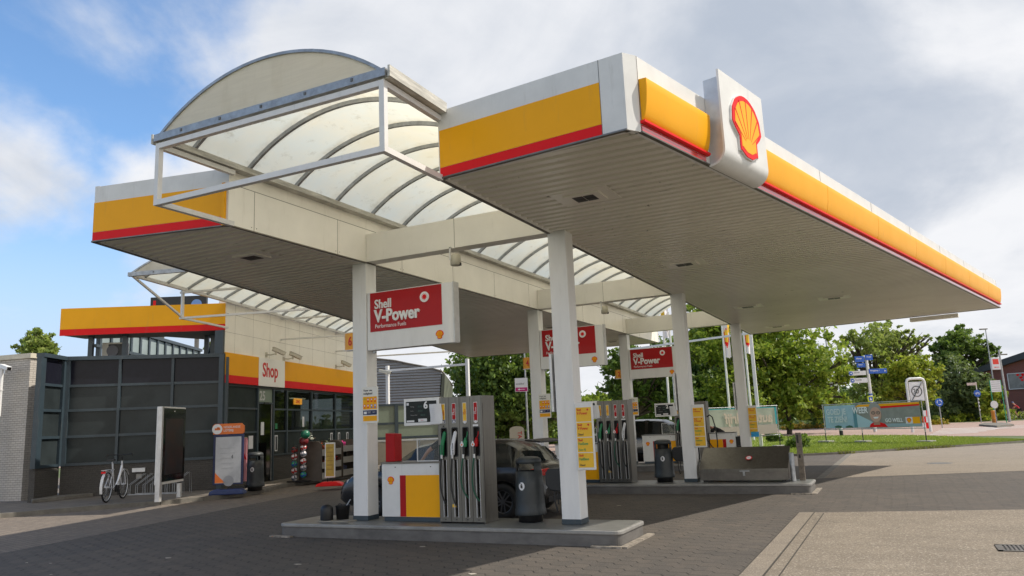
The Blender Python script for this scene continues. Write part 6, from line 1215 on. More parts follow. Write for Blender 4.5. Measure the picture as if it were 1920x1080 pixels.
def kerbpts(rg, n):
    i = rg.integers(3, len(ln)-1, n); fr = rg.random(n)[:, None]; P = ln[i]*(1-fr)+ln[i+1-(i == len(ln)-1)]*fr; keep = np.sin(P[:, 0]*2.1)+np.sin(P[:, 0]*.9+1) > .1; P = P[keep]+rg.normal(size=(keep.sum(), 2))*.08; return np.concatenate([P, np.full((len(P), 1), .02)], 1)
tufts('kerb_weeds', kerbpts, 5000, .10, leafmat('weed', (.10, .12, .02), (.26, .24, .06), .3), 'weeds growing along the kerb of the lawn', 52)
# ================================================================ BACKGROUND BUILDINGS AND STREET THINGS
RX = _r.copy(); RX.z = 0; RX.normalize(); RY = Vector((-RX.y, RX.x, 0))            # across / away from the viewer
def post(b, p, h_, r_=.04, n=10): b.cyl(Vector((p.x, p.y, 0)), Vector((p.x, p.y, h_)), r_, n=n)
# corrugated grey building
m, nt, bb = nodemat('corrugated_steel'); t_ = nt.nodes.new('ShaderNodeTexCoord'); wv = nt.nodes.new('ShaderNodeTexWave'); wv.bands_direction = 'Z'; wv.inputs['Scale'].default_value = 1.9; wv.inputs['Distortion'].default_value = .6; wv.inputs['Detail'].default_value = 1; wv.inputs['Detail Scale'].default_value = .4; nt.links.new(t_.outputs['Object'], wv.inputs[0])
bp = nt.nodes.new('ShaderNodeBump'); bp.inputs['Strength'].default_value = 1; bp.inputs['Distance'].default_value = .10; nt.links.new(wv.outputs[1], bp.inputs['Height']); nt.links.new(bp.outputs[0], bb.inputs['Normal']); bb.inputs['Base Color'].default_value = (.30, .315, .34, 1); bb.inputs['Metallic'].default_value = .25; bb.inputs['Roughness'].default_value = .42; M_corr = m
D = 46; t = thing('grey_building', 'corrugated grey metal building with slanted end behind the nearest pump', 'building', AT(770, 800, D)*1)
top = [(640, 665), (706, 672.5), (742, 676.5), (767, 682), (800, 688), (827.6, 695.7)]; q = [AT(px, py, D) for px, py in top]; bot = [AT(820.5, 790, D), AT(640, 800, D)]
b = B(); b.prism([p for p in q]+bot, RY*1.5); obj('metal_wall', b, M_corr, t)
b = B(); b.prism([AT(829.5, 697, D-.1), AT(834, 703, D), AT(829, 790, D), AT(822, 790, D-.1)], RY*1.4); obj('corner_panel', b, mat('dark_green_grey', (.045, .055, .048), .5), t)
b = B(); b.prism([AT(834.2, 702, D), AT(848.5, 723, D+1.2), AT(846, 790, D+1.2), AT(829.2, 790, D)], RY*.3); obj('end_wall', b, mat('weathered_panel', (.17, .19, .15), .6, noise=.5, nscale=2, stretch=(3, 3, .5)), t)
b = B(); b.tube([p-RY*.03 for p in q]+[AT(829.5, 697, D-.1), AT(848.5, 723, D+1.2)], .05); obj('roof_edge', b, M_steeld, t)
# pale green screen wall and cabinet row
D = 37; p0, p1 = AT(660, 845, D), AT(905, 832, D+1.5); p0.z = p1.z = 0; wd = (p1-p0).normalized(); wl_ = (p1-p0).length; wn_ = Vector((wd.y, -wd.x, 0)); F = lambda s, o, z: p0+wd*s+wn_*o+ZZ*z
t = thing('glass_screen', 'pale green panel wall with dark rails behind the nearest pump', 'screen wall', p0); M_pg = mat('pale_green_panel', (.20, .24, .18), .3, noise=.1, spec=.6)
zz_ = [0, 1.35, 2.05, 2.95]
for a, c in zip(zz_[:-1], zz_[1:]):
    for k in range(3): sbox('panel', wl_*k/3+.08, wl_*(k+1)/3-.08, 0, .03, a+.05, c-.05, M_pg, t, F)
for z in zz_[1:]: sbox('rail', 0, wl_, -.03, .08, z-.05, z+.05, M_slate, t, F)
for k in range(4): sbox('post', wl_*k/3-.09, wl_*k/3+.09, -.05, .10, 0, 3.0, M_slate, t, F)
D = 29; p0, p1 = AT(705, 870, D), AT(835, 862, D); p0.z = p1.z = 0; wd = (p1-p0).normalized(); wl_ = (p1-p0).length; wn_ = Vector((wd.y, -wd.x, 0)); F = lambda s, o, z: p0+wd*s+wn_*o+ZZ*z
t = thing('cargo_trailer', 'beige trailer with latched doors parked behind the nearest pump cabinet', 'trailer', p0); zt = AT(760, 827, D).z
sbox('box_body', -.3, wl_+.3, -1.6, 0, .45, zt, mat('trailer_beige', (.42, .37, .29), .5, noise=.1), t, F, .02); sbox('top_edge', -.32, wl_+.32, -1.62, .02, zt, zt+.05, M_alum2, t, F)
for k in range(3): dr = sbox('door', wl_*k/3+.06, wl_*(k+1)/3-.06, .0, .02, .55, zt-.08, mat('trailer_beige2', (.46, .40, .31), .5, noise=.1), t, F); sbox('latch', wl_*(k+.5)/3+.34, wl_*(k+.5)/3+.38, .02, .05, .9, 1.3, M_galv, dr, F)
for s in (.5, wl_-.5): b = B(); b.cyl(F(s, -.25, .33), F(s, .0, .33), .33, n=20); obj('wheel', b, M_rubber, t)
b = B(); c = YP(731, 862, 11.15); c.z = 1.197; b.lathe([(0, 0), (.035, 0), (.035, .07)], c, n=14); o = obj('spray_bottle', b, mat('neon_yellow', (.5, .6, .02), .4)); tag(o, 'small blue and yellow spray bottle on the white cabinet', 'bottle')
b = B(); b.lathe([(.035, .0702), (.034, .10), (.012, .14), (.012, .165), (.0, .166)], c, n=14); b.box(c.x-.012, c.x+.035, c.y-.01, c.y+.01, c.z+.15, c.z+.175); obj('bottle_top', b, mat('bottle_blue', (.02, .25, .55), .4), o)
# cream rounded totem TAN...
D = 27; p = AT(970, 830, D); p.z = 0; zt = AT(970, 799, D).z; hw = .26; t = thing('tank_sign', 'cream round-topped sign with red upright letters behind the grey car', 'sign', p); X, Y = RX, RY
b = B(); prf = [(-hw, 0), (hw, 0), (hw, zt-.12)]+[(hw*cos(a), zt-.12+.12*sin(a)) for a in [pi*i/10 for i in range(1, 10)]]+[(-hw, zt-.12)]; b.prism([p+X*x+ZZ*z for x, z in prf], Y*.4); o = obj('board', b, mat('cream_sign', (.58, .52, .42), .5), t, bevel=.015)
text('TANKSTATION', .20, p+X*.03-Y*.004+ZZ*(zt-.18), -ZZ, X, M_textr, o, bold=.02); text('AUTO', .20, p-X*.19-Y*.004+ZZ*(zt-.42), -ZZ, X, M_textr, o, bold=.02)
# small arrow sign on lamp post
D = 38; p = AT(992, 860, D); t = thing('arrow_sign', 'white sign with magenta arrow on a thin grey post behind the islands', 'sign', (p.x, p.y, 0)); zt = AT(984, 655, D).z
b = B(); b.cyl((p.x, p.y, 0), (p.x, p.y, zt), .06, .04, 10); obj('post', b, M_galv, t); a0 = AT(966, 735, D-.1); c0_ = AT(989, 708, D-.1); w_ = (c0_-a0).dot(RX); h_ = c0_.z-a0.z
b = B(); b.obox(a0+RX*w_/2+ZZ*h_/2, w_, .03, h_, RX, RY); o = obj('plate', b, M_paper, t); b = B(); b.obox(a0+RX*w_/2+ZZ*h_*.17-RY*.018, w_*.92, .004, h_*.28, RX, RY); o2 = obj('magenta_field', b, M_magenta, o)
b = B(); b.obox(a0+RX*w_*.55+ZZ*h_*.17-RY*.022, w_*.4, .004, h_*.03, RX, RY); c = a0+RX*w_*.2+ZZ*h_*.17-RY*.022; b.prism([c, c+RX*.1+ZZ*.05, c+RX*.1-ZZ*.05], -RY*.003); obj('arrow', b, M_text, o2); text('streekhof', .13, a0+RX*.05+ZZ*h_*.52-RY*.018, RX, ZZ, M_textb, o, sx=.8, shear=.2)
# white goalpost frames
BD = .75
def goal(lab, pa_, pb_, za, zb, D0, D1):
    A_ = G(*pa_) if len(pa_) == 2 else Vector(pa_); B_ = G(*pb_) if len(pb_) == 2 else Vector(pb_); t = thing('goalpost_frame', lab, 'post frame', A_, group='white goalpost frames')
    b = B(); b.beam(A_, A_+ZZ*za, .16, .16, up=(0, 1, 0)); obj('post', b, M_alum2, t); b = B(); b.beam(B_, B_+ZZ*za, .16, .16, up=(0, 1, 0)); obj('post', b, M_alum2, t); b = B(); b.beam(A_+ZZ*(za-BD), B_+ZZ*(za-BD), .11, .11); obj('cross_bar', b, M_alum2, t)
goal('white goalpost frame on the lawn beyond the right canopy end', (1428, 840), (-14.6, 45.5, 0), 6.75, 6.75, 0, 0)
BD = .28
goal('white goalpost frame beyond the left canopy end', (-20.0, 35, 0), (-25.1, 35, 0), 5.25, 5.25, 0, 0)
p = Vector((-25.1, 35, 0)); c = AT(722, 697, (Vector((-25.1, 35, 3))-CAM).dot(_f)-.2); t = thing('security_camera', 'beige security camera on the white post just right of the nearest left pillar', 'security camera', c, group='cameras on the shop wall')
d = (RX*.9-ZZ*.2-RY*.2).normalized(); x = d.cross(ZZ).normalized(); y = x.cross(d); b = B(); b.obox(c, .17, .7, .17, x, d, y); o = obj('camera_body', b, M_cam, t, bevel=.02); b = B(); b.obox(c+d*.352, .12, .008, .12, x, d, y); obj('lens', b, M_black, o); b = B(); b.tube([Vector((-25.1, 34.9, c.z-.12)), c-ZZ*.1], .03); obj('arm', b, M_cam, t)
# flag poles
def flag(px0, px1, D, fy0, fy1, lab, fx):
    pb_ = AT(px1, 800, D); pt = AT(px0, 606, D); z = 8.6; t = thing('flag_pole', lab, 'flag pole', (pb_.x, pb_.y, 0), group='flag poles beyond the lawn'); b = B(); b.cyl((pb_.x, pb_.y, 0), (pb_.x, pb_.y, z), .085, .06, 12); obj('pole', b, M_white, t)
    if fy0 is None: return
    z1 = AT(px0, fy0, D).z+1.1; z0 = AT(px0, fy1, D).z; b = B(); nx, nz = 8, 26; vs = []
    for j in range(nz+1):
        v = j/nz
        for i in range(nx+1): u = i/nx; wdt = .52*(1-.15*v); fold = .10*sin(u*7+v*2)+.05*sin(v*9+u*3); vs.append(Vector((pb_.x, pb_.y, z1+(z0-z1)*(v if u < .8 else v*.97-.0)-.35*u*(.4+v*.0)))+RX*(u*wdt*fx)+RY*fold)
    fl = [(j*(nx+1)+i, j*(nx+1)+i+1, (j+1)*(nx+1)+i+1, (j+1)*(nx+1)+i) for j in range(nz) for i in range(nx)]
    b.add(vs, fl, True); o = obj('flag', b, mat('flag_white', (.70, .66, .68), .8), t)
    for nm, m_, cond in (('red_field', M_red, lambda i, j: abs(j-nz*.60) < 5-abs(i-3) and i < 7), ('yellow_field', M_yellowf, lambda i, j: (i > 4 and j < nz*.5) or (abs(j-nz*.56) < 3 and 1 < i < 6))):
        b = B(); off = RY*(-.012 if m_ is M_red else -.02); b.add([v+off for v in vs], [fl[j*nx+i] for j in range(nz) for i in range(nx) if cond(i, j)], True); obj(nm, b, m_, o)
flag(1357, 1371, 50, 600, 668, 'flag pole with white, red and yellow flag left of the far right pillar', 1); flag(1396, 1411, 50, 622, 660, 'flag pole with hanging flag right of the far right pillar', 1); flag(1248, 1258, 50, None, None, 'bare white pole left of the middle right pillar', 1); flag(1262, 1270, 49, 590, 628, 'flag pole with flag just left of the middle right pillar', -1)
# banners
def banner(lab, legs, zb, zt, face_m, D_=None):
    L0, L1 = legs[0], legs[-1]; X = (L1-L0); X.z = 0; ln_ = X.length; X.normalize(); Y = Vector((-X.y, X.x, 0)); t = thing('banner_frame', lab, 'banner', L0, group='banners along the lawn')
    P = lambda s, z, o=0: Vector((L0.x, L0.y, 0))+X*s+Y*o+ZZ*z
    for l_ in legs:
        s = (l_-L0).dot(X); b = B(); b.cyl(P(s, .02, .03), P(s, zt+.04, .03), .022, n=8); pole = obj('pole', b, M_galv, t); b = B(); b.prism([P(s-.35, .06, -.25), P(s+.35, .06, -.2), P(s+.32, .06, .3), P(s-.36, .06, .25)], ZZ*.09); obj('foot_block', b, M_conc, pole, bevel=.02); b = B(); b.cyl(P(s, .06, .03), P(s, .55, .03), .026, n=8); obj('dark_sleeve', b, M_black, pole)
    b = B()
    for z in (zb-.05, zt+.04): b.tube([P(-.05, z, .03), P(ln_+.05, z, .03)], .020)
    for k in range(15): s = ln_*k/14; b.tube([P(s, zt-.03, .0), P(s, zt+.05, .03)], .006); b.tube([P(s, zb+.03, .0), P(s, zb-.06, .03)], .006)
    obj('rails_and_ties', b, M_galv, t); b = B(); nx = 30; vs = []
    for v in (0, .5, 1): vs += [P(.10+(ln_-.20)*i/nx, zb+.02+(zt-zb-.04)*v, .012*sin(i*1.3+v*2)) for i in range(nx+1)]
    n1 = nx+1; b.add(vs, [(j*n1+i, j*n1+i+1, (j+1)*n1+i+1, (j+1)*n1+i) for j in range(2) for i in range(nx)], True); o = obj('sheet', b, face_m, t); return t, P, X, Y, ln_, o
lg = [G(1549, 829.5, .06), G(1621, 829.5, .06), G(1737, 829.5, .06)]; lg[1] = lg[0].lerp(lg[2], .40)
D1 = (lg[0]-CAM).dot(_f); zt = AT(1541, 761, D1).z; zb = AT(1548, 804, D1).z
t, P, X, Y, ln_, o = banner('long blue banner with smiling man and the words GOED JE WEER TE ZIEN', lg, zb, zt, mat('banner_blue', (.36, .53, .60), .6, noise=.12, nscale=2)); hh = zt-zb; Q_ = lambda u, v, k=1: P(ln_*u, zb+hh*v, -.02-.004*k)
def bq(pts, m_, nm='print', k=1, par=None): b = B(); b.add([Q_(u, v, k) for u, v in pts], [tuple(range(len(pts)))]); return obj(nm, b, m_, par or o)
bq([(.36, .03), (.985, .03), (.985, .97), (.36, .97)], mat('banner_grey', (.29, .29, .26), .6, noise=.2, nscale=3)); bq([(.36, .03), (.62, .03), (.36, .62)], mat('banner_pale', (.40, .55, .60), .6), k=2); bq([(.36, .88), (.985, .86), (.985, .97), (.40, .97)], M_yellow, k=2); bq([(.52, .77), (.985, .83), (.985, .89), (.50, .86)], M_red, k=3); bq([(.335, .03), (.37, .03), (.37, .85), (.335, .85)], mat('banner_teal', (.10, .25, .30), .6), k=3)
bq([(.62, .03), (.985, .03), (.985, .16), (.60, .16)], mat('banner_steel', (.30, .40, .44), .6), k=2); bq([(.13, .03), (.19, .03), (.20, .10), (.16, .14), (.12, .09)], mat('banner_shrub', (.04, .12, .07), .7), k=3); bq([(.24, .03), (.32, .03), (.31, .10), (.28, .13), (.24, .08)], MAT['banner_shrub'], k=3)
cx, cy = .565, .54; el = lambda a0, ru, rv, n=20, ox=0, oy=0: [(cx+ox+ru*cos(2*pi*i/n), cy+oy+rv*sin(2*pi*i/n)) for i in range(n)]
bq([(.49, .03), (.67, .03), (.645, .16), (.60, .22), (.53, .22), (.50, .14)], M_red, 'collar', 4); bq([(.535, .12), (.60, .12), (.595, .34), (.54, .34)], mat('print_neck', (.42, .22, .15), .6), 'neck', 5); bq(el(0, .066, .36, oy=.14, ox=-.005), mat('print_hair', (.32, .31, .29), .7), 'hair', 5); bq(el(0, .056, .31), mat('print_skin', (.56, .33, .25), .6), 'face', 6)
for s in (-1, 1): bq(el(0, .021, .07, 14, .024*s+.003, .07), M_black, 'spectacle_rim', 7); bq(el(0, .016, .052, 14, .024*s+.003, .07), mat('print_eye', (.42, .28, .22), .6), 'lens', 8); bq(el(0, .005, .02, 10, .024*s+.003, .07), M_black, 'eye', 9)
bq([(cx-.003, cy+.03), (cx+.010, cy-.05), (cx-.006, cy-.05)], mat('print_nose', (.50, .26, .2), .6), 'nose', 8); bq([(cx-.026, cy-.10), (cx+.030, cy-.09), (cx+.018, cy-.16), (cx-.014, cy-.165)], M_text, 'smile', 8)
fs = hh*.34; M_bt = mat('banner_letter', (.62, .68, .68), .6)
text('GOED JE', fs, Q_(.045, .60, 9), X, ZZ, M_bt, o, bold=.03, sx=.78, ext=.001); text('WEER', fs*1.05, Q_(.335, .62, 9), X, ZZ, M_text, o, bold=.03, sx=.78, ext=.001); text('TE ZIEN!', fs, Q_(.055, .27, 9), X, ZZ, M_bt, o, bold=.03, sx=.78, ext=.001); text('GO WELL', fs*.62, Q_(.655, .22, 9), X, ZZ, M_text, o, bold=.03, sx=.85, ext=.001)
bq([(.845, .14), (.908, .14), (.908, .40), (.845, .40)], M_paper, 'mark_field', 4); bq([(.908, .14), (.975, .14), (.975, .40), (.908, .40)], M_yellow, 'mark_field', 4); pecten(Q_(.876, .27, 5), X, ZZ, hh*.20, o, .002)
lg = [G(1300, 847, .06), G(1376, 842, .06), G(1464, 838, .06)]; D1 = (lg[2]-CAM).dot(_f); zt = AT(1461, 757, D1).z; zb = AT(1464, 813, D1).z
t, P, X, Y, ln_, o = banner('pale banner seen from behind with reversed lettering, next to the far pillar', lg, zb, zt-.12, mat('banner_back', (.42, .44, .37), .7, noise=.12, nscale=1.5, trans=.3)); hh = zt-.12-zb; Q_ = lambda u, v, k=1: P(ln_*u, zb+hh*v, -.02-.004*k)
bq([(.02, .02), (.98, .02), (.98, .36), (.02, .30)], mat('banner_pinkish', (.44, .38, .34), .7, trans=.2)); bq([(.015, .96), (.985, .96), (.985, .99), (.015, .99)], mat('banner_edge', (.02, .28, .33), .6), k=2); bq([(.965, .36), (.985, .36), (.985, .99), (.965, .99)], MAT['banner_edge'], k=2); bq([(.64+.04*cos(2*pi*i/16), .22+.09*sin(2*pi*i/16)) for i in range(16)], mat('banner_violet', (.22, .20, .34), .7), k=3)
text('autobedrijf', hh*.52, Q_(.93, .45, 3), -X, ZZ, mat('reverse_letter', (.48, .40, .33), .7), o, bold=.03, sx=.85, ext=.001)
# zone 30 portal sign
D = 54; pL, pR = AT(1712, 812, D), AT(1746, 812, D); pL.z = pR.z = 0; zt = AT(1722, 709, D).z; t = thing('zone_sign', 'white portal frame with crossed out zone 30 sign', 'road sign', pL)
b = B(); b.tube([pL, pL+ZZ*(zt-.25), pL+ZZ*(zt-.07)+RX*.07, pL+ZZ*zt+RX*.25, pR+ZZ*zt-RX*.25, pR+ZZ*(zt-.07)-RX*.07, pR+ZZ*(zt-.25), pR], .095, 10); obj('portal', b, M_white, t)
w_ = (pR-pL).length; c = (pL+pR)/2+ZZ*(zt-.90); b = B(); b.obox(c, w_-.28, .04, 1.35, RX, RY); o = obj('plate', b, M_paper, t); b = B(); b.tube([c+(RX*cos(a)+ZZ*sin(a))*.36-RY*.025 for a in [2*pi*i/24 for i in range(25)]], .035, 6, cap=False); obj('ring', b, mat('sign_grey', (.12, .12, .12), .5), o); text('30', .46, c-RX*.27-ZZ*.15-RY*.024, RX, ZZ, MAT['sign_grey'], o, bold=.02, sx=.95)
b = B(); b.beam(c-RX*.42-ZZ*.62-RY*.06, c+RX*.42+ZZ*.62-RY*.06, .015, .12, up=RY); obj('bar', b, MAT['sign_grey'], o); b = B(); b.obox(c+ZZ*.52-RY*.023, .6, .004, .10, RX, RY); obj('small_line', b, M_text, o)
# red and white marker panels
D = 56; p = AT(1735, 812, D); t = thing('marker_panel', 'red and white checked marker panel behind the right end of the long banner', 'marker', (p.x, p.y, 0)); a0 = AT(1728, 800, D); 
for i in range(2):
    for j in range(3):
        b = B(); b.obox(AT(1733+6.5*i, 775+11.5*j, D), .25, .03, .42, RX, RY); obj('field', b, M_red if (i+j) % 2 else M_paper, t)
b = B(); post(b, p, AT(1735, 772, D).z, .03); obj('post', b, M_galv, t)
# direction signs
D = 60; pb_ = AT(1640, 800, D); t = thing('direction_post', 'white post carrying blue and white direction signs above the long banner', 'direction sign', (pb_.x, pb_.y, 0)); zt = AT(1630, 664, D).z
b = B(); b.cyl((pb_.x, pb_.y, 0), (pb_.x, pb_.y, zt), .13, .11, 12); o = obj('post', b, M_white, t)
for k in range(4): b = B(); z = AT(1640, 752-4*k, D).z; b.cyl((pb_.x, pb_.y, z), (pb_.x, pb_.y, z+.10), .134, n=12); obj('blue_ring', b, M_blue if k % 2 else M_paper, o)
for x0, x1, y0, y1, m_, tip, s_ in ((1611, 1629, 667, 678, M_blue, 0, 'Haven'), (1631, 1645, 664, 674, M_blue, 0, 'Hotel'), (1614, 1630, 680, 688, M_blue, 0, 'Station'), (1598, 1630, 695.5, 703.5, M_paper, -1, 'Centrum'), (1600, 1632, 709, 718, M_paper, -1, 'Vreewijk'), (1636, 1670, 691, 700, M_blue, 1, 'Hoogkamp 1')):
    a0 = AT(x0, y1, D); c0_ = AT(x1, y0, D); s0 = (a0-pb_).dot(RX); s1 = (c0_-pb_).dot(RX); z0, z1 = a0.z, c0_.z+.0; z1 = z0+(y1-y0)*D/FPX; cc = Vector((pb_.x, pb_.y, 0)); pts = [cc+RX*s0+ZZ*z0, cc+RX*s1+ZZ*z0, cc+RX*s1+ZZ*z1, cc+RX*s0+ZZ*z1]
    b = B(); b.prism([q-RY*.17 for q in pts], RY*.05); f_ = obj('finger_board', b, m_, t, bevel=.015)
    tm = M_text if m_ is M_blue else M_textb; text(s_, (z1-z0)*.42, cc+RX*(s0+(.12 if tip >= 0 else .38))+ZZ*(z0+(z1-z0)*.50)-RY*.175, RX, ZZ, tm, f_, bold=.01, sx=.9)
    if tip: xx = s0+.15 if tip < 0 else s1-.15; b = B(); b.disc(cc+RX*xx+ZZ*(z0+z1)/2-RY*.178, .16, RX, ZZ, 16); e = obj('end_field', b, M_blue, f_); b = B(); q = cc+RX*xx+ZZ*(z0+z1)/2-RY*.182; b.prism([q+RX*tip*.09, q-RX*tip*.06+ZZ*.07, q-RX*tip*.06-ZZ*.07], -RY*.002); obj('arrow', b, M_text, e)
def roundsign(lab, px, py, r_, D, m_, pxb, cat='road sign', mark=None, back=False):
    c = AT(px, py, D); t = thing('round_sign', lab, cat, (c.x, c.y, 0)); b = B(); post(b, c+RY*.05, c.z+.1, .04); obj('post', b, M_galv, t); rr = r_*D/FPX; b = B(); b.prism([c+(RX*cos(a)+ZZ*sin(a))*rr for a in [2*pi*i/24 for i in range(24)]], RY*.03); o = obj('disc', b, m_, t)
    if mark == 'ring':
        for k in range(3): A_ = [radians(120*k+10*i) for i in range(9)]; b = B(); b.tube([c-RY*.01+(RX*cos(a)+ZZ*sin(a))*rr*.55 for a in A_], rr*.09, 5); obj('arrow', b, M_text, o)
    if mark == 'bike': b = B(); [b.tube([c-RY*.01+RX*s*rr*.38-ZZ*rr*.1+(RX*cos(a)+ZZ*sin(a))*rr*.25 for a in [2*pi*i/12 for i in range(13)]], rr*.05, 5, cap=False) for s in (-1, 1)]; b.tube([c-RY*.01-RX*rr*.38-ZZ*rr*.1, c-RY*.01+ZZ*rr*.2, c-RY*.01+RX*rr*.38-ZZ*rr*.1], rr*.05, 5); obj('symbol', b, M_text, o)
    return t
roundsign('blue round roundabout sign in front of the drooping tree', 1761, 754.5, 7.5, 62, M_blue, 1762, mark='ring')
t = roundsign('blue round cycle path sign on a striped post at the hedge', 1832.5, 737.5, 6.5, 74, M_blue, 1836, mark='bike'); c = AT(1822, 720, 74); b = B(); b.obox(c, .95, .03, .25, RX, RY); obj('finger_board', b, mat('faded_sign', (.55, .45, .42), .6), t); b = B(); z = AT(1832, 716, 74).z; q = AT(1832.5, 737.5, 74); b.cyl((q.x, q.y+.05, q.z), (q.x, q.y+.05, z), .045); obj('upper_post', b, M_white, t)
for k in range(4): b = B(); b.cyl((q.x, q.y+.05, q.z-.6-.35*k), (q.x, q.y+.05, q.z-.45-.35*k), .06); obj('white_band', b, M_paper, t)
roundsign('grey back of a round sign above the orange bollard', 1864.5, 758.5, 7, 66, M_alu, 1865)
D = 66.2; p = AT(1865, 796, D); p.z = .1; zt = AT(1865, 769, D).z; t = thing('orange_bollard', 'orange bollard on the traffic island near the right edge', 'bollard', p); b = B(); b.lathe([(.15, 0), (.15, zt-.25), (.17, zt-.22), (.15, zt-.12), (0, zt-.12)], p, n=16); obj('column', b, mat('bollard_orange', (.62, .24, .03), .5), t); b = B(); b.lathe([(.156, .1), (.156, .35)], p, n=16); obj('base_band', b, mat('dull_orange', (.45, .16, .02), .6), t)
# crossing sign, low bollard
c = AT(1632.5, 748, 58); t = thing('crossing_sign', 'small yellow bordered crossing sign below the direction signs', 'road sign', (c.x, c.y, 0)); b = B(); post(b, c+RY*.06, c.z, .035); obj('post', b, M_galv, t); b = B(); b.obox(c, .46, .03, .42, RX, RY); o = obj('border', b, mat('neon_border', (.55, .62, .02), .5), t); b = B(); b.obox(c-RY*.018, .30, .004, .30, RX, RY); o2 = obj('blue_field', b, M_blue, o); b = B(); q = c-RY*.022; b.prism([q-RX*.10-ZZ*.10, q+RX*.10-ZZ*.10, q+ZZ*.12], -RY*.002); obj('triangle', b, M_text, o2)
p = G(1578, 817, .06); t = thing('low_bollard', 'short grey and black bollard on the lawn behind the banner', 'bollard', p); b = B(); b.cyl(p, p+ZZ*.35, .12); obj('base', b, M_black, t); b = B(); b.cyl(p+ZZ*.35, p+ZZ*.62, .12); obj('top', b, M_alu, t)
# lamp posts
def lamp(lab, pxt, pyt, pxb, D, head=True):
    c = AT(pxt, pyt, D); q = AT(pxb, 790, D); t = thing('street_lamp', lab, 'street lamp', (q.x, q.y, 0), group='street lamps'); b = B(); b.tube([(q.x, q.y, 0), (q.x, q.y, c.z*.6), (q.x, q.y, c.z)], [.10, .07, .05], 10); obj('pole', b, M_galv, t)
    b = B(); h_ = Vector((q.x, q.y, c.z)); b.obox(h_-RX*.25+ZZ*.05, .9, .28, .12, RX, RY); o = obj('lamp_head', b, M_steeld, t, bevel=.03); b = B(); b.obox(h_-RX*.3-ZZ*.02, .6, .2, .03, RX, RY); obj('lens', b, M_paper, o)
lamp('tall thin street lamp above the red brick building', 1863, 614, 1874, 88); lamp('street lamp partly hidden by the pale airy tree', 1632, 640, 1645, 82); lamp('grey street lamp right of the big bright tree', 1556, 605, 1566, 70)
# red white sign on leaning-looking post
D = 72; q = AT(1891, 775, D); zt = AT(1866, 655, D).z; t = thing('sign_post', 'tall grey post with red and white box sign in front of the brick building', 'sign', (q.x, q.y, 0)); b = B(); b.cyl((q.x, q.y, 0), (q.x, q.y, zt), .12, .08); obj('post', b, M_galv, t)
zc = AT(1865, 681, D).z; cc = Vector((q.x, q.y, zc))-RX*.55; b = B(); b.obox(cc, .82, .25, 1.15, RX, RY); o = obj('box', b, M_paper, t, bevel=.02); b = B(); b.obox(cc+ZZ*.18-RY*.128, .56, .004, .50, RX, RY); obj('red_square', b, mat('bright_red', (.75, .05, .03), .5), o); b = B(); b.obox(cc-ZZ*.35-RY*.128+RX*.06, .40, .004, .05, RX, RY); a_ = cc-ZZ*.35-RY*.128-RX*.24; b.prism([a_, a_+RX*.14+ZZ*.07, a_+RX*.14-ZZ*.07], -RY*.002); obj('red_arrow', b, MAT['bright_red'], o)
b = B(); b.obox(Vector((q.x, q.y, zt-.45))+RX*.25, 1.0, .06, .12, RX, RY); obj('top_bar', b, M_steeld, t)
D = 70; c = AT(1867, 724, D); t = thing('info_board', 'white lined information board on green posts near the right edge', 'sign', (c.x, c.y, 0)); b = B(); b.obox(c, .95, .04, 1.05, RX, RY); o = obj('board', b, M_paper, t)
for k in range(5): b = B(); b.obox(c+ZZ*(.38-.19*k)-RY*.023, .8, .003, .05, RX, RY); obj('text_line', b, mat('sign_grey2', (.35, .38, .36), .6), o)
for s in (-.5, .5): b = B(); post(b, c+RX*s, c.z+.55, .04); obj('green_post', b, mat('green_post', (.02, .28, .14), .5), t)
# red brick building
M_bred = bricks('red_wall_brick', (.15, .028, .018), (.19, .036, .024), (.10, .05, .04), .22, .07, .008, vert=True, big=.3)
D = 92; a0 = AT(1842, 790, D); a1 = AT(2010, 790, D-8); a0.z = a1.z = 0; X = (a1-a0).normalized(); ln_ = (a1-a0).length; Y = Vector((-X.y, X.x, 0)); h0 = AT(1842, 697, D).z; h1 = AT(1920, 673, D-4).z+.3*0; sl2 = (AT(1920, 673, D-3.7).z-h0)/((AT(1920, 790, D-3.7)-a0).length)
t = thing('brick_building', 'dark red brick building with sloping dark roof at the right edge', 'building', a0); F = lambda s, o, z: a0+X*s+Y*o+ZZ*z
b = B(); b.hexa([F(0, 0, 0), F(ln_, 0, 0), F(ln_, 9, 0), F(0, 9, 0)], [F(0, 0, h0), F(ln_, 0, h0+sl2*ln_), F(ln_, 9, h0+sl2*ln_), F(0, 9, h0)]); obj('wall', b, M_bred, t)
b = B(); b.hexa([F(-1.0, -.6, h0-.35-sl2), F(ln_, -.6, h0+sl2*ln_-.3), F(ln_, 9.5, h0+sl2*ln_-.3), F(-1.0, 9.5, h0-.35-sl2)], [F(-1.0, -.6, h0+.35-sl2), F(ln_, -.6, h0+sl2*ln_+.45), F(ln_, 9.5, h0+sl2*ln_+.45), F(-1.0, 9.5, h0+.35-sl2)]); obj('roof', b, mat('roof_dark', (.035, .04, .045), .6), t)
s0 = (AT(1890, 720, D-2.5)-a0).dot(X); z0, z1 = AT(1893, 730, D-2.5).z, AT(1888, 701, D-2.5).z; b = B(); b.hexa([F(s0, -.12, z0), F(s0+4.2, -.12, z0), F(s0+4.2, -.01, z0), F(s0, -.01, z0)], [F(s0, -.12, z1), F(s0+4.2, -.12, z1), F(s0+4.2, -.01, z1), F(s0, -.01, z1)]); o = obj('art_panel', b, mat('panel_grey', (.24, .24, .23), .6, noise=.3, nscale=1.5), t)
b = B()
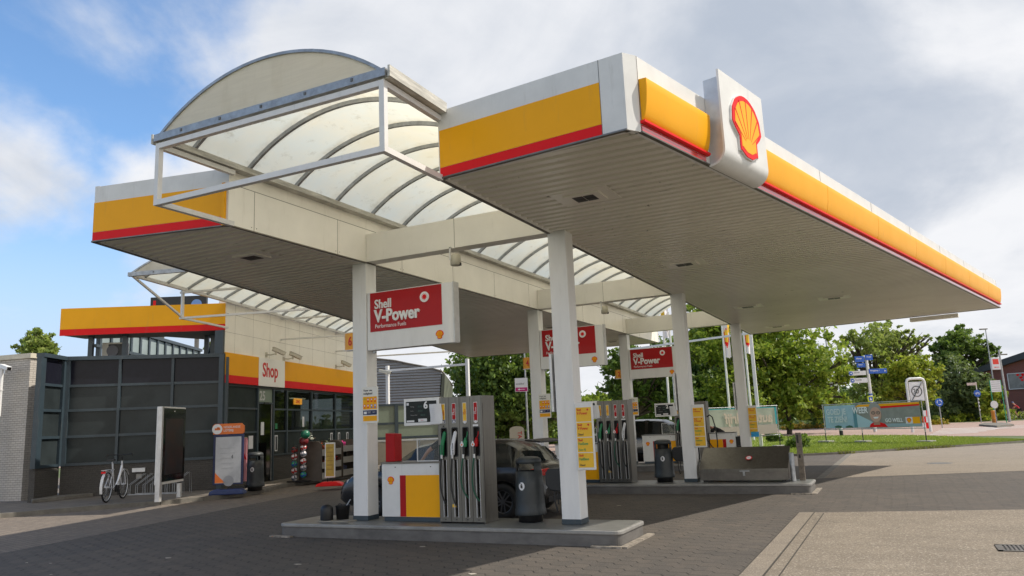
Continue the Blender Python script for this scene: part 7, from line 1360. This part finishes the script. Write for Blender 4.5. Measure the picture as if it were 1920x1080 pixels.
for p_, q_ in (((0, z0), (4.2, z0)), ((0, z1), (4.2, z1)), ((0, z0), (0, z1))): b.beam(F(s0+p_[0], -.14, p_[1]), F(s0+q_[0], -.14, q_[1]), .08, .08, up=Y)
obj('panel_frame', b, M_alu, o); rs = random.Random(4); b = B(); b2 = B()
for k in range(16): c = F(s0+1.0+rs.random()*2.2, -.125, z0+.9+rs.random()*.75); b.prism([c+X*(.16*cos(2*pi*i/7)*rs.uniform(.6, 1.3))+ZZ*(.13*sin(2*pi*i/7)) for i in range(7)], -Y*.003)
obj('red_splash', b, M_red, o)
for k in range(6): c = F(s0+1.2+.35*k, -.13, z0+.35+.2*rs.random()); b2.beam(c, c+X*.35+ZZ*rs.uniform(-.3, .35), .01, .09, up=Y)
obj('black_stroke', b2, M_black, o)
# drain, leaves and litter on the ground
t = thing('drain_grate', 'steel drain grate in the beige concrete at the right edge', 'drain', G(1900, 1030)); g0 = G(1905, 1030); 
b = B()
for k in range(9): b.box(g0.x-.15+.045*k, g0.x-.125+.045*k, g0.y-.2, g0.y+.2, .009, .018)
b.box(g0.x-.2, g0.x-.15, g0.y-.24, g0.y+.24, .009, .02); b.box(g0.x-.2, g0.x+.4, g0.y+.2, g0.y+.24, .009, .02); b.box(g0.x-.2, g0.x+.4, g0.y-.24, g0.y-.2, .009, .02); obj('bars', b, M_steeld, t); b = B(); b.box(g0.x-.15, g0.x+.4, g0.y-.2, g0.y+.2, .0085, .010); obj('pit', b, M_black, t)
c = G(1762, 869, .0); b = B(); b.lathe([(0, .012), (.33, .012), (.36, .010)], c, n=24); tag(obj('manhole_cover', b, M_steeld), 'round manhole cover in the tan paving at the right', 'manhole cover')
rs = random.Random(9)
for k, (px, py) in enumerate(((792, 1025), (315, 1046), (558, 1058), (1160, 948), (886, 1076), (50, 1055), (96, 1077), (95, 1056))):
    c = G(px, py, .0085); b = B(); n = 9; r_ = .05 if k < 5 else .025; b.prism([c+Vector((r_*cos(2*pi*i/n)*rs.uniform(.7, 1.5), r_*.7*sin(2*pi*i/n)*rs.uniform(.7, 1.3), 0)) for i in range(n)], (0, 0, .0015)); o = obj('gum_spot', b, mat('gum', (.42, .38, .32), .9)); tag(o, 'flat pale gum spot on the dark forecourt pavers', 'gum spot', 'gum spots on the pavers')
b = B(); c = G(515, 1006, .01); b.prism([c+Vector((.07*cos(2*pi*i/7)*(1.3 if i % 2 else .7), .05*sin(2*pi*i/7), 0)) for i in range(7)], (0, 0, .01)); tag(obj('fallen_leaf', b, mat('leaf_orange', (.35, .10, .03), .8)), 'orange brown fallen leaf at the left end of the nearest island', 'leaf')
# air curtain lamp strip under the far canopy edge
s_a, s_b = .28, .46; e = RLf-RRf; p0 = RRf+e*.145; p1 = RRf+e*.32; b = B(); b.beam(Z(p0, ZS-.10), Z(p1, ZS-.10), .25, .12); obj('edge_tray', b, M_cream, can)
